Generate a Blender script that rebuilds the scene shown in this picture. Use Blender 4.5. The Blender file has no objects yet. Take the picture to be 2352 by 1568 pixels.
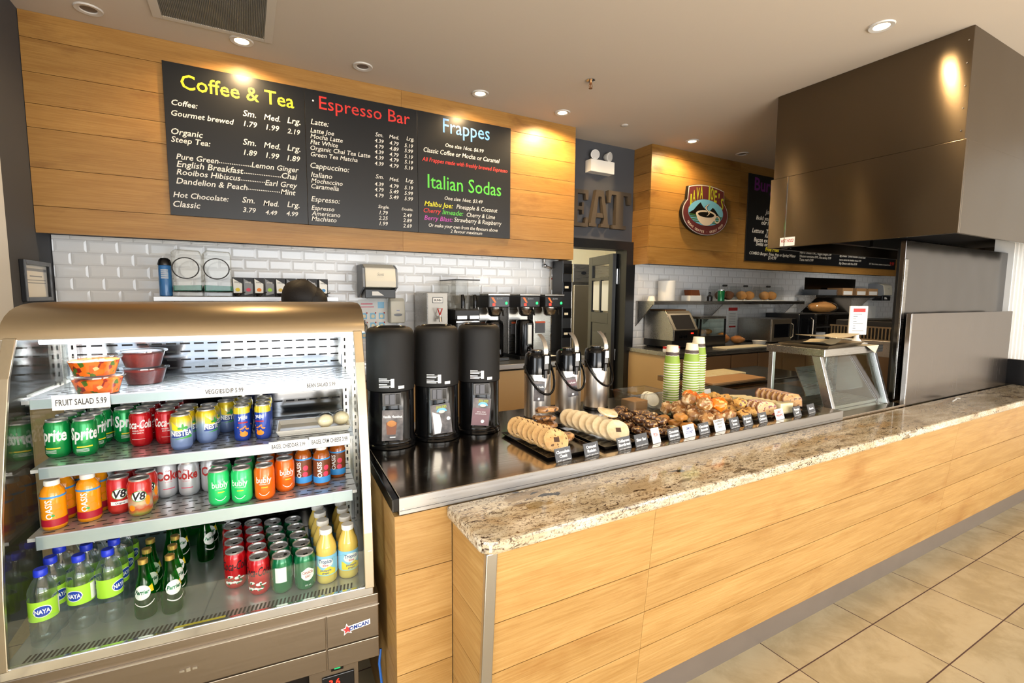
import bpy, bmesh, math, random
from mathutils import Vector, Matrix
random.seed(7)
SC = bpy.context.scene
COL = SC.collection
PI = math.pi

# ------------------------------------------------------------------ camera
CAMZ = 1.586
YAW, PITCH, ROLL, FPX = -28.832, -5.486, 0.426, 1109.1
def _axes():
    y, p, r = [math.radians(a) for a in (YAW, PITCH, ROLL)]
    f = Vector((-math.sin(y)*math.cos(p), math.cos(y)*math.cos(p), math.sin(p)))
    ri = Vector((math.cos(y), math.sin(y), 0)); up = ri.cross(f)
    return ri*math.cos(r)+up*math.sin(r), up*math.cos(r)-ri*math.sin(r), f
RI, UP, FW = _axes()
CP = Vector((0, 0, CAMZ))
cd = bpy.data.cameras.new('camera'); cam = bpy.data.objects.new('camera', cd); COL.objects.link(cam)
cam.matrix_world = Matrix(((RI.x, UP.x, -FW.x, 0), (RI.y, UP.y, -FW.y, 0), (RI.z, UP.z, -FW.z, CAMZ), (0, 0, 0, 1)))
cd.sensor_width = 36; cd.lens = FPX/2352*36; cd.clip_start = 0.02
SC.camera = cam
SC.view_settings.view_transform = 'Standard'; SC.view_settings.look = 'None'
SC.view_settings.gamma = 1.0; SC.view_settings.exposure = 0.2; SC.view_settings.use_curve_mapping = False
SC.cycles.use_denoising = True
SC.cycles.max_bounces = 10; SC.cycles.diffuse_bounces = 4; SC.cycles.glossy_bounces = 5
SC.cycles.transmission_bounces = 10; SC.cycles.transparent_max_bounces = 24
SC.cycles.caustics_reflective = False; SC.cycles.caustics_refractive = False
SC.cycles.sample_clamp_indirect = 6.0
SC.cycles.blur_glossy = 0.5

# measuring: where a sight line through a photo pixel meets a real plane of the room
def ray(u, v): return FW + RI*((u-1176)/FPX) - UP*((v-784)/FPX)
def PZ(u, v, z):
    r = ray(u, v); return CP + r*((z-CAMZ)/r.z)
def PY(u, v, y):
    r = ray(u, v); return CP + r*(y/r.y)
def PX(u, v, x):
    r = ray(u, v); return CP + r*(x/r.x)

# ------------------------------------------------------------------ world, lights
w = bpy.data.worlds.new('daylight'); SC.world = w; w.use_nodes = True
bg = w.node_tree.nodes['Background']; bg.inputs[0].default_value = (0.80, 0.90, 1.0, 1); bg.inputs[1].default_value = 2.2
def area(name, loc, target, sx, sy, power, col):
    l = bpy.data.lights.new(name, 'AREA'); l.shape = 'RECTANGLE'; l.size = sx; l.size_y = sy
    l.energy = power; l.color = col
    o = bpy.data.objects.new(name, l); COL.objects.link(o); o.location = loc
    o.rotation_euler = (Vector(target)-Vector(loc)).to_track_quat('-Z', 'Y').to_euler()
    return o
# daylight entering by the shop windows behind and to the left of the photographer
area('window_daylight', (0.6, -3.35, 1.55), (0.6, 0, 1.50), 3.4, 2.3, 84, (0.97, 0.985, 1.0))
area('window_daylight', (4.6, -3.35, 1.55), (4.6, 0, 1.50), 3.0, 2.3, 58, (1.0, 0.985, 0.96))
area('window_daylight', (-2.9, -0.6, 1.5), (0, -0.4, 1.3), 2.6, 2.3, 105, (0.97, 0.98, 1.0))
# added fill lights low at the windows, aimed up to brighten the ceiling
area('ceiling_fill', (0.6, -3.3, .55), (1.2, -1.6, 3.0), 3.4, .8, 130, (1.0, 0.90, 0.78))
area('ceiling_fill', (4.6, -3.3, .55), (4.4, -1.6, 3.0), 3.0, .8, 110, (1.0, 0.90, 0.78))
sun = bpy.data.lights.new('sun', 'SUN'); sun.energy = 9.0; sun.angle = math.radians(1.5); sun.color = (1, .9, .75)
so = bpy.data.objects.new('sun', sun); COL.objects.link(so); so.rotation_euler = (math.radians(58), 0, math.radians(-28))

# ------------------------------------------------------------------ material helpers
def lin(c):
    c = c/255.0
    return c/12.92 if c <= 0.04045 else ((c+0.055)/1.055)**2.4
def rgb(h): return tuple(lin(int(h[i:i+2], 16)) for i in (0, 2, 4)) + (1,)
MATS = {}
def newmat(name):
    m = bpy.data.materials.new(name); m.use_nodes = True
    nt = m.node_tree; b = nt.nodes['Principled BSDF']
    MATS[name] = m
    return m, nt, b
def N(nt, t, **kw):
    n = nt.nodes.new(t)
    for k, v in kw.items():
        if k.startswith('i_'): n.inputs[k[2:].replace('_', ' ')].default_value = v
        else: setattr(n, k, v)
    return n
def L(nt, a, b): nt.links.new(a, b)
def pm(name, col, rough=0.5, metal=0.0, bump=0.0, bscale=200, var=0.0, vscale=30, coat=0, trans=0, ior=1.45, emit=None, estr=1, spec=.5, alpha=1):
    """principled material with a little procedural variation"""
    m, nt, b = newmat(name)
    c = rgb(col) if isinstance(col, str) else tuple(col)
    b.inputs['Base Color'].default_value = c
    b.inputs['Roughness'].default_value = rough; b.inputs['Metallic'].default_value = metal
    b.inputs['Coat Weight'].default_value = coat; b.inputs['Coat Roughness'].default_value = .06
    b.inputs['Transmission Weight'].default_value = trans; b.inputs['IOR'].default_value = ior
    b.inputs['Specular IOR Level'].default_value = spec; b.inputs['Alpha'].default_value = alpha
    if emit:
        b.inputs['Emission Color'].default_value = rgb(emit); b.inputs['Emission Strength'].default_value = estr
    tc = N(nt, 'ShaderNodeTexCoord')
    if var > 0:
        n = N(nt, 'ShaderNodeTexNoise', i_Scale=vscale, i_Detail=4.0); L(nt, tc.outputs['Object'], n.inputs['Vector'])
        mx = N(nt, 'ShaderNodeMix', data_type='RGBA')
        mx.inputs[6].default_value = tuple(x*(1-var) for x in c[:3])+(1,); mx.inputs[7].default_value = tuple(min(1, x*(1+var)) for x in c[:3])+(1,)
        L(nt, n.outputs[0], mx.inputs[0]); L(nt, mx.outputs[2], b.inputs['Base Color'])
    if bump > 0:
        n = N(nt, 'ShaderNodeTexNoise', i_Scale=bscale, i_Detail=3.0); L(nt, tc.outputs['Object'], n.inputs['Vector'])
        bp = N(nt, 'ShaderNodeBump', i_Strength=bump, i_Distance=.002); L(nt, n.outputs[0], bp.inputs['Height']); L(nt, bp.outputs[0], b.inputs['Normal'])
    return m
def steel(name, col='9C968C', rough=.28, axis=0, wav=.02, wscale=1.3, streak=.12, grain=45, aniso=0):
    """brushed stainless sheet with a slow wobble in the sheet"""
    m, nt, b = newmat(name)
    c = rgb(col)
    b.inputs['Metallic'].default_value = 1
    if aniso:
        b.inputs['Anisotropic'].default_value = aniso; b.inputs['Anisotropic Rotation'].default_value = 0.25
        tg = N(nt, 'ShaderNodeTangent', direction_type='RADIAL', axis='Z'); L(nt, tg.outputs[0], b.inputs['Tangent'])
    tc = N(nt, 'ShaderNodeTexCoord')
    mp = N(nt, 'ShaderNodeMapping'); sc = [grain]*3; sc[axis] = 1.0; mp.inputs['Scale'].default_value = sc
    L(nt, tc.outputs['Object'], mp.inputs[0])
    n = N(nt, 'ShaderNodeTexNoise', i_Scale=3.0, i_Detail=5.0); L(nt, mp.outputs[0], n.inputs['Vector'])
    mr = N(nt, 'ShaderNodeMapRange'); mr.inputs[3].default_value = max(.02, rough-streak*.5); mr.inputs[4].default_value = rough+streak
    L(nt, n.outputs[0], mr.inputs[0]); L(nt, mr.outputs[0], b.inputs['Roughness'])
    mx = N(nt, 'ShaderNodeMix', data_type='RGBA'); mx.inputs[6].default_value = tuple(x*.93 for x in c[:3])+(1,); mx.inputs[7].default_value = c
    L(nt, n.outputs[0], mx.inputs[0]); L(nt, mx.outputs[2], b.inputs['Base Color'])
    n2 = N(nt, 'ShaderNodeTexNoise', i_Scale=wscale, i_Detail=1.0); L(nt, tc.outputs['Object'], n2.inputs['Vector'])
    bp = N(nt, 'ShaderNodeBump', i_Strength=1.0, i_Distance=wav); L(nt, n2.outputs[0], bp.inputs['Height']); L(nt, bp.outputs[0], b.inputs['Normal'])
    return m
def glassmat(name, tint=(1, 1, 1, 1), rough=.0, gloss=1.0, ior=1.5):
    """thin sheet: clear with a fresnel reflection"""
    m, nt, b = newmat(name)
    nt.nodes.remove(b); out = nt.nodes['Material Output']
    t = N(nt, 'ShaderNodeBsdfTransparent'); t.inputs[0].default_value = tint
    g = N(nt, 'ShaderNodeBsdfGlossy'); g.inputs['Roughness'].default_value = rough; g.inputs[0].default_value = (gloss, gloss, gloss, 1)
    geo = N(nt, 'ShaderNodeNewGeometry'); d = N(nt, 'ShaderNodeVectorMath', operation='DOT_PRODUCT'); L(nt, geo.outputs['Incoming'], d.inputs[0]); L(nt, geo.outputs['Normal'], d.inputs[1])
    ab = N(nt, 'ShaderNodeMath', operation='ABSOLUTE'); L(nt, d.outputs['Value'], ab.inputs[0])
    om = N(nt, 'ShaderNodeMath', operation='SUBTRACT'); om.inputs[0].default_value = 1.0; L(nt, ab.outputs[0], om.inputs[1])
    pw = N(nt, 'ShaderNodeMath', operation='POWER'); pw.inputs[1].default_value = 5.0; L(nt, om.outputs[0], pw.inputs[0])
    f0 = ((ior-1)/(ior+1))**2
    f = N(nt, 'ShaderNodeMath', operation='MULTIPLY_ADD'); f.inputs[1].default_value = 1-f0; f.inputs[2].default_value = f0; L(nt, pw.outputs[0], f.inputs[0])
    mx = N(nt, 'ShaderNodeMixShader')
    L(nt, f.outputs[0], mx.inputs[0]); L(nt, t.outputs[0], mx.inputs[1]); L(nt, g.outputs[0], mx.inputs[2]); L(nt, mx.outputs[0], out.inputs[0])
    return m
def wood(name, base='C08A4A', axis=0, dark=.55):
    m, nt, b = newmat(name)
    tc = N(nt, 'ShaderNodeTexCoord'); geo = N(nt, 'ShaderNodeNewGeometry')
    off = N(nt, 'ShaderNodeVectorMath', operation='SCALE'); L(nt, geo.outputs['Random Per Island'], off.inputs['Scale']); off.inputs[0].default_value = (13, 7, 29)
    ad = N(nt, 'ShaderNodeVectorMath', operation='ADD'); L(nt, tc.outputs['Object'], ad.inputs[0]); L(nt, off.outputs[0], ad.inputs[1])
    def noise(sl, sc, det, dist=0):
        mp = N(nt, 'ShaderNodeMapping'); s = [sc]*3; s[axis] = sl; mp.inputs['Scale'].default_value = s
        L(nt, ad.outputs[0], mp.inputs[0])
        n = N(nt, 'ShaderNodeTexNoise', i_Scale=1.0, i_Detail=det, i_Distortion=dist, i_Roughness=.6); L(nt, mp.outputs[0], n.inputs['Vector']); return n
    fine = noise(5, 170, 5, .4); mid = noise(1.6, 16, 5, .8); blotch = noise(2.2, 5, 5, .3)
    c = rgb(base)[:3]
    def mul(k, g=1, bl=1): return (min(1, c[0]*k), min(1, c[1]*k*g), min(1, c[2]*k*bl), 1)
    def mix(fac, a, bb, typ='MIX'):
        mx = N(nt, 'ShaderNodeMix', data_type='RGBA', blend_type=typ)
        for i, x in ((0, fac), (6, a), (7, bb)):
            if hasattr(x, 'is_output'): L(nt, x, mx.inputs[i])
            else: mx.inputs[i].default_value = x
        return mx.outputs[2]
    def ramp(src, a, bb):
        r = N(nt, 'ShaderNodeMapRange'); r.inputs[1].default_value = a; r.inputs[2].default_value = bb; r.clamp = True
        L(nt, src, r.inputs[0]); return r.outputs[0]
    col = mix(ramp(mid.outputs[0], .3, .72), mul(.86, .95, .85), mul(1.10, 1.03, 1.1))
    col = mix(ramp(fine.outputs[0], .38, .62), col, mix(1.0, col, (.85, .79, .69, 1), 'MULTIPLY'))
    col = mix(ramp(blotch.outputs[0], .56, .75), col, mix(1.0, col, (dark, dark*.86, dark*.7, 1), 'MULTIPLY'))
    pr = N(nt, 'ShaderNodeMapRange'); pr.inputs[3].default_value = .93; pr.inputs[4].default_value = 1.06; L(nt, geo.outputs['Random Per Island'], pr.inputs[0])
    sc = N(nt, 'ShaderNodeVectorMath', operation='SCALE'); L(nt, col, sc.inputs[0]); L(nt, pr.outputs[0], sc.inputs['Scale'])
    L(nt, sc.outputs[0], b.inputs['Base Color'])
    b.inputs['Roughness'].default_value = .42; b.inputs['Specular IOR Level'].default_value = .45
    bp = N(nt, 'ShaderNodeBump', i_Strength=.5, i_Distance=.0015); L(nt, fine.outputs[0], bp.inputs['Height']); L(nt, bp.outputs[0], b.inputs['Normal'])
    return m
def walltile(name):
    m, nt, b = newmat(name)
    tc = N(nt, 'ShaderNodeTexCoord'); sp = N(nt, 'ShaderNodeSeparateXYZ'); cb = N(nt, 'ShaderNodeCombineXYZ')
    L(nt, tc.outputs['Object'], sp.inputs[0]); L(nt, sp.outputs[0], cb.inputs[0]); L(nt, sp.outputs[2], cb.inputs[1])
    def brick(ms, sm):
        br = N(nt, 'ShaderNodeTexBrick', offset=.5); br.inputs['Scale'].default_value = 1; br.inputs['Brick Width'].default_value = .152
        br.inputs['Row Height'].default_value = .076; br.inputs['Mortar Size'].default_value = ms; br.inputs['Mortar Smooth'].default_value = sm
        br.inputs['Color1'].default_value = rgb('ECECEB'); br.inputs['Color2'].default_value = rgb('F0F0EF'); br.inputs['Mortar'].default_value = rgb('D6D5D3')
        L(nt, cb.outputs[0], br.inputs[0]); return br
    a = brick(.0022, .1); L(nt, a.outputs['Color'], b.inputs['Base Color'])
    bev = brick(.016, 1.0)
    bp = N(nt, 'ShaderNodeBump', i_Strength=1.0, i_Distance=.0028); bp.invert = True
    L(nt, bev.outputs['Fac'], bp.inputs['Height']); L(nt, bp.outputs[0], b.inputs['Normal'])
    b.inputs['Roughness'].default_value = .08; b.inputs['Specular IOR Level'].default_value = .6
    return m
def floortile(name, ox, oy, tx, ty):
    m, nt, b = newmat(name)
    tc = N(nt, 'ShaderNodeTexCoord'); sp = N(nt, 'ShaderNodeSeparateXYZ'); L(nt, tc.outputs['Object'], sp.inputs[0])
    def mth(op, a, bb=None):
        n = N(nt, 'ShaderNodeMath', operation=op)
        for i, x in enumerate((a, bb)):
            if x is None: continue
            if hasattr(x, 'is_output'): L(nt, x, n.inputs[i])
            else: n.inputs[i].default_value = x
        return n.outputs[0]
    ux = mth('DIVIDE', mth('SUBTRACT', sp.outputs[0], ox), tx); uy = mth('DIVIDE', mth('SUBTRACT', sp.outputs[1], oy), ty)
    def edge(u, s, wd): # distance to the joint
        f = mth('FRACT', u); d = mth('MINIMUM', f, mth('SUBTRACT', 1.0, f)); return mth('LESS_THAN', mth('MULTIPLY', d, s), wd)
    j = mth('MAXIMUM', edge(ux, tx, .0026), edge(uy, ty, .0026))
    cb = N(nt, 'ShaderNodeCombineXYZ'); L(nt, mth('FLOOR', ux), cb.inputs[0]); L(nt, mth('FLOOR', uy), cb.inputs[1])
    wn = N(nt, 'ShaderNodeTexWhiteNoise', noise_dimensions='2D'); L(nt, cb.outputs[0], wn.inputs['Vector'])
    ad = N(nt, 'ShaderNodeVectorMath', operation='ADD'); sc = N(nt, 'ShaderNodeVectorMath', operation='SCALE'); sc.inputs['Scale'].default_value = 9
    L(nt, wn.outputs['Color'], sc.inputs[0]); L(nt, tc.outputs['Object'], ad.inputs[0]); L(nt, sc.outputs[0], ad.inputs[1])
    n = N(nt, 'ShaderNodeTexNoise', i_Scale=4.0, i_Detail=9.0, i_Distortion=.35, i_Roughness=.68); L(nt, ad.outputs[0], n.inputs['Vector'])
    cr = N(nt, 'ShaderNodeValToRGB'); e = cr.color_ramp.elements
    e[0].position = .3; e[0].color = rgb('A19376'); e[1].position = .56; e[1].color = rgb('B5A788')
    x = e.new(.42); x.color = rgb('A69878'); x = e.new(.75); x.color = rgb('BBAE8F')
    L(nt, n.outputs[0], cr.inputs[0])
    mx = N(nt, 'ShaderNodeMix', data_type='RGBA'); L(nt, j, mx.inputs[0]); L(nt, cr.outputs[0], mx.inputs[6]); mx.inputs[7].default_value = rgb('4A3128')
    L(nt, mx.outputs[2], b.inputs['Base Color'])
    rr = N(nt, 'ShaderNodeMapRange'); rr.inputs[3].default_value = .25; rr.inputs[4].default_value = .8; L(nt, j, rr.inputs[0]); L(nt, rr.outputs[0], b.inputs['Roughness'])
    bp = N(nt, 'ShaderNodeBump', i_Strength=.6, i_Distance=.002); bp.invert = True; L(nt, j, bp.inputs['Height']); L(nt, bp.outputs[0], b.inputs['Normal'])
    return m
def granitemat(name):
    m, nt, b = newmat(name)
    tc = N(nt, 'ShaderNodeTexCoord')
    def nz(s, d, dist=0, r=.6, vec=None):
        n = N(nt, 'ShaderNodeTexNoise', i_Scale=s, i_Detail=d, i_Distortion=dist, i_Roughness=r); L(nt, vec or tc.outputs['Object'], n.inputs['Vector']); return n.outputs[0]
    def rp(src, a, bb):
        r = N(nt, 'ShaderNodeMapRange'); r.inputs[1].default_value = a; r.inputs[2].default_value = bb; L(nt, src, r.inputs[0]); return r.outputs[0]
    def mix(f, a, bb):
        mx = N(nt, 'ShaderNodeMix', data_type='RGBA')
        for i, x in ((0, f), (6, a), (7, bb)):
            if hasattr(x, 'is_output'): L(nt, x, mx.inputs[i])
            else: mx.inputs[i].default_value = x
        return mx.outputs[2]
    def mul(a, bb):
        n = N(nt, 'ShaderNodeMath', operation='MULTIPLY'); L(nt, a, n.inputs[0])
        if hasattr(bb, 'is_output'): L(nt, bb, n.inputs[1])
        else: n.inputs[1].default_value = bb
        return n.outputs[0]
    mp = N(nt, 'ShaderNodeMapping'); mp.inputs['Scale'].default_value = (.55, 1.5, 1.5); mp.inputs['Rotation'].default_value = (0, 0, .25); L(nt, tc.outputs['Object'], mp.inputs[0])
    V = mp.outputs[0]
    base = mix(rp(nz(9, 6, .5, .6, V), .38, .66), rgb('B3A284'), rgb('DDD2BC'))
    base = mix(mul(rp(nz(4, 5, 1, .6, V), .58, .68), .75), base, rgb('B39468'))
    vo = N(nt, 'ShaderNodeTexVoronoi', i_Scale=26.0); L(nt, V, vo.inputs['Vector'])
    base = mix(mul(rp(vo.outputs['Color'], .72, .80), rp(nz(6, 3, .6, .5, V), .5, .6)), base, rgb('857660'))
    patch = rp(nz(3.2, 4, .8, .6, V), .38, .56)
    sp1 = mul(rp(nz(55, 5, 1.2, .75, V), .545, .585), patch)
    base = mix(sp1, base, rgb('3A2418'))
    sp2 = mul(rp(nz(130, 3, .5, .6), .57, .61), .75)
    base = mix(sp2, base, rgb('5B4636'))
    blk = rp(nz(7.5, 2, .8, .5, V), .70, .72)
    base = mix(blk, base, rgb('1E1A18'))
    # the large mica-dark clots near the left end of the slab
    wob = N(nt, 'ShaderNodeTexNoise', i_Scale=22.0, i_Detail=3.0); L(nt, tc.outputs['Object'], wob.inputs['Vector'])
    ws = N(nt, 'ShaderNodeVectorMath', operation='MULTIPLY_ADD'); L(nt, wob.outputs['Color'], ws.inputs[0]); ws.inputs[1].default_value = (.09, .05, 0); L(nt, tc.outputs['Object'], ws.inputs[2])
    for (u, v, rx, ry, c, k) in ((1205, 1138, .085, .030, '8A7658', .8), (1330, 1122, .11, .028, '97876C', .75), (1470, 1118, .12, .03, 'A39377', .6), (1235, 1158, .05, .022, '8C7448', .7), (1268, 1134, .042, .013, '1C1A1A', 1), (1190, 1131, .016, .010, '2A2220', 1), (1225, 1133, .012, .006, '2A2220', 1), (1470, 1126, .02, .004, '241E1C', 1), (1530, 1119, .02, .004, '241E1C', 1)):
        q = PZ(u, v, .902)
        mp2 = N(nt, 'ShaderNodeMapping', vector_type='POINT'); mp2.inputs['Scale'].default_value = (1/rx, 1/ry, 0); mp2.inputs['Location'].default_value = (-(q.x+.045)/rx, -(q.y+.025)/ry, 0); L(nt, ws.outputs[0], mp2.inputs[0])
        ln = N(nt, 'ShaderNodeVectorMath', operation='LENGTH'); L(nt, mp2.outputs[0], ln.inputs[0])
        base = mix(mul(rp(ln.outputs['Value'], 1.05, .95), k), base, rgb(c))
    L(nt, base, b.inputs['Base Color']); b.inputs['Roughness'].default_value = .09; b.inputs['Specular IOR Level'].default_value = .55
    return m

# ------------------------------------------------------------------ mesh builder
class MB:
    def __init__(s): s.v = []; s.f = []; s.mi = []; s.sm = []; s.cur = 0
    def mat(s, i): s.cur = i; return s
    def add(s, vs, fs, smooth=False):
        o = len(s.v); s.v += [tuple(p) for p in vs]
        for f in fs: s.f.append(tuple(i+o for i in f)); s.mi.append(s.cur); s.sm.append(smooth)
        return s
    def box(s, x0, x1, y0, y1, z0, z1):
        if x1 < x0: x0, x1 = x1, x0
        if y1 < y0: y0, y1 = y1, y0
        if z1 < z0: z0, z1 = z1, z0
        return s.add([(x, y, z) for z in (z0, z1) for y in (y0, y1) for x in (x0, x1)],
                     [(0, 2, 3, 1), (4, 5, 7, 6), (0, 1, 5, 4), (2, 6, 7, 3), (0, 4, 6, 2), (1, 3, 7, 5)])
    def hexa(s, b4, t4):
        """bottom 4 (ccw seen from above) and top 4"""
        return s.add(list(b4)+list(t4), [(3, 2, 1, 0), (4, 5, 6, 7), (0, 1, 5, 4), (1, 2, 6, 5), (2, 3, 7, 6), (3, 0, 4, 7)])
    def prism(s, poly, axis, a, b, smooth=False):
        """poly 2d extruded along an axis: axis 0 -> poly=(y,z), 1 -> (x,z), 2 -> (x,y)"""
        n = len(poly)
        def P(p, t): return (t, p[0], p[1]) if axis == 0 else ((p[0], t, p[1]) if axis == 1 else (p[0], p[1], t))
        s.add([P(p, a) for p in poly]+[P(p, b) for p in poly], [(i, (i+1) % n, n+(i+1) % n, n+i) for i in range(n)], smooth)
        o = len(s.v)-2*n
        s.f.append(tuple(range(o+n-1, o-1, -1))); s.f.append(tuple(range(o+n, o+2*n))); s.mi += [s.cur]*2; s.sm += [False]*2
        return s
    def lathe(s, prof, n=24, cx=0, cy=0, cap0=True, cap1=True, a0=0, a1=2*PI):
        full = abs(a1-a0-2*PI) < 1e-6; k = n if full else n+1
        vs = [(cx+r*math.sin(a0+(a1-a0)*j/n), cy-r*math.cos(a0+(a1-a0)*j/n), z) for r, z in prof for j in range(k)]
        fs = []
        for i in range(len(prof)-1):
            for j in range(n):
                j2 = (j+1) % k
                fs.append((i*k+j, i*k+j2, (i+1)*k+j2, (i+1)*k+j))
        if full and cap0: fs.append(tuple(range(k-1, -1, -1)))
        if full and cap1: fs.append(tuple(range((len(prof)-1)*k, len(prof)*k)))
        return s.add(vs, fs, True)
    def tube(s, pts, r, n=8, caps=True, flat=1.0):
        pts = [Vector(p) for p in pts]; vs = []; fs = []
        rr = r if isinstance(r, (list, tuple)) else [r]*len(pts)
        t = (pts[1]-pts[0]).normalized(); u = t.orthogonal().normalized()
        for i, p in enumerate(pts):
            t2 = (pts[min(i+1, len(pts)-1)]-pts[max(i-1, 0)]).normalized()
            u = (u-t2*u.dot(t2)).normalized(); w_ = t2.cross(u)
            for j in range(n):
                a = 2*PI*j/n; vs.append(p+(u*math.cos(a)+w_*(math.sin(a)*flat))*rr[i])
        for i in range(len(pts)-1):
            for j in range(n): fs.append((i*n+j, i*n+(j+1) % n, (i+1)*n+(j+1) % n, (i+1)*n+j))
        if caps: fs += [tuple(range(n-1, -1, -1)), tuple(range((len(pts)-1)*n, len(pts)*n))]
        return s.add(vs, fs, True)
    def ball(s, c, rx, ry, rz, nu=14, nv=9, noise=0, seed=0, zmin=None):
        rnd = random.Random(seed); ph = [rnd.uniform(0, 6.3) for _ in range(6)]
        vs = []; fs = []
        for i in range(nv+1):
            th = PI*i/nv
            for j in range(nu):
                a = 2*PI*j/nu
                d = 1+noise*(math.sin(3*a+ph[0]+2*th)*.5+math.sin(5*a+ph[1]-3*th)*.3+math.cos(4*th+ph[2]+a)*.4+math.sin(9*a+ph[3]+7*th)*.25)
                z = c[2]-rz*math.cos(th)*d
                if zmin is not None: z = max(zmin, z)
                vs.append((c[0]+rx*math.sin(th)*math.cos(a)*d, c[1]+ry*math.sin(th)*math.sin(a)*d, z))
        for i in range(nv):
            for j in range(nu): fs.append((i*nu+j, i*nu+(j+1) % nu, (i+1)*nu+(j+1) % nu, (i+1)*nu+j))
        return s.add(vs, fs, True)
    def plane(s, pts): return s.add(pts, [tuple(range(len(pts)))])
    def xf(s, M, start=0):
        for i in range(start, len(s.v)): s.v[i] = tuple(M @ Vector(s.v[i]))
        return s
    def rough(s, amp, freq, seed=0):
        """knock the surface about a little, like torn dough"""
        from mathutils import noise as nz
        off = Vector((seed*1.7, seed*.9, seed*2.3))
        s.v = [tuple(Vector(p)+nz.noise_vector(Vector(p)*freq+off)*amp) for p in s.v]
        return s
    def mesh(s, name, mats):
        me = bpy.data.meshes.new(name); me.from_pydata(s.v, [], s.f)
        for m in (mats if isinstance(mats, (list, tuple)) else [mats]): me.materials.append(MATS[m] if isinstance(m, str) else m)
        me.polygons.foreach_set('material_index', s.mi); me.polygons.foreach_set('use_smooth', s.sm)
        if any(s.sm): me.set_sharp_from_angle(angle=math.radians(38))
        me.update(); return me
    def build(s, name, mats, parent=None, loc=None, rz=None, bevel=0, sub=0, **props):
        o = bpy.data.objects.new(name, s.mesh(name, mats)); COL.objects.link(o)
        if parent: o.parent = parent
        if loc is not None: o.location = loc
        if rz is not None: o.rotation_euler = (0, 0, rz) if not isinstance(rz, tuple) else rz
        if bevel:
            b = o.modifiers.new('bevel', 'BEVEL'); b.width = bevel; b.segments = 2; b.limit_method = 'ANGLE'; b.angle_limit = math.radians(50)
        if sub:
            b = o.modifiers.new('subdivision', 'SUBSURF'); b.levels = sub; b.render_levels = sub
        for k, v in props.items(): o[k] = v
        return o
def thing(name, label, cat, loc=(0, 0, 0), rz=0, group=None):
    o = bpy.data.objects.new(name, None); COL.objects.link(o); o.empty_display_size = .05
    o.location = loc; o.rotation_euler = (0, 0, rz) if not isinstance(rz, tuple) else rz
    return tag(o, label, cat, group)
def tag(o, label, cat, group=None):
    o['label'] = label; o['category'] = cat
    if group: o['group'] = group
    return o
KIDS = {}
def dup(root, loc=None, rz=None, label=None, group=None):
    """copy a thing and its parts and sub-parts"""
    r = root.copy(); COL.objects.link(r)
    if loc is not None: r.location = loc
    if rz is not None: r.rotation_euler = (0, 0, rz) if not isinstance(rz, tuple) else rz
    if label: r['label'] = label
    if group: r['group'] = group
    def rec(src, dst):
        ch = KIDS.get(src.name)
        if ch is None: ch = KIDS[src.name] = list(src.children)
        for c in ch:
            d = c.copy(); COL.objects.link(d); d.parent = dst; rec(c, d)
    rec(root, r)
    return r
def struct(o): o['kind'] = 'structure'; return o

# ------------------------------------------------------------------ lettering
_TX = {}
def textmesh(s, bold=0, shear=0):
    """(verts, faces, width) of a line of lettering: em height 1, baseline at 0, left at 0"""
    k = (s, bold, shear)
    if k in _TX: return _TX[k]
    cu = bpy.data.curves.new('lettering', 'FONT'); cu.body = s; cu.size = 1; cu.offset = bold; cu.shear = shear; cu.resolution_u = 2
    o = bpy.data.objects.new('lettering', cu)
    me = o.to_mesh()
    vs = [tuple(v.co) for v in me.vertices]; fs = [tuple(p.vertices) for p in me.polygons]
    o.to_mesh_clear(); bpy.data.objects.remove(o); bpy.data.curves.remove(cu)
    x0 = min([v[0] for v in vs] or [0]); x1 = max([v[0] for v in vs] or [1])
    vs = [(a-x0, b) for a, b, c in vs]
    _TX[k] = (vs, fs, max(1e-4, x1-x0)); return _TX[k]
def text_flat(mb, s, org, ex, ez, width=None, height=None, align='l', bold=0, shear=0):
    """lay a line of lettering on a plane: org = baseline start, ex, ez = unit directions. width fits the line, height = capital height"""
    vs, fs, w0 = textmesh(s, bold, shear)
    sy = (height/.72) if height else width/w0
    sx = (width/w0) if width else sy
    o = Vector(org); ex = Vector(ex); ez = Vector(ez)
    sh = 0 if align == 'l' else (w0*sx*.5 if align == 'c' else w0*sx)
    mb.add([o+ex*(a*sx-sh)+ez*(b*sy) for a, b in vs], fs); return mb
def wrapz(mb, vs2, fs, R, ang=0, smooth=True):
    """wrap flat (x, z) points round a cylinder, centred on the -Y side turned by ang"""
    mb.add([(R*math.sin(x/R+ang), -R*math.cos(x/R+ang), z) for x, z in vs2], fs, smooth)
def _cut(vs, fs, step):
    bm = bmesh.new(); bv = [bm.verts.new((a, b, 0)) for a, b in vs]
    for f in fs:
        try: bm.faces.new([bv[i] for i in f])
        except ValueError: pass
    xs = [a for a, b in vs]; x = min(xs)+step
    while x < max(xs):
        bmesh.ops.bisect_plane(bm, geom=bm.verts[:]+bm.edges[:]+bm.faces[:], plane_co=(x, 0, 0), plane_no=(1, 0, 0)); x += step
    bm.verts.index_update()
    r = [(v.co.x, v.co.y) for v in bm.verts], [tuple(v.index for v in f.verts) for f in bm.faces]
    bm.free(); return r
def text_wrap(mb, s, R, z, width=None, height=None, ang=0, bold=0, shear=0, vert=False):
    vs, fs, w0 = textmesh(s, bold, shear)
    sy = (height/.72) if height else width/w0
    sx = (width/w0) if width else sy
    if vert: pts = [(-b*sy+height*.5, a*sx) for a, b in vs]; pts = [(x, zz+z) for x, zz in pts]
    else: pts = [(a*sx-w0*sx/2, b*sy+z) for a, b in vs]
    pts, fs = _cut(pts, fs, R*.16)
    wrapz(mb, pts, fs, R, ang)
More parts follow.
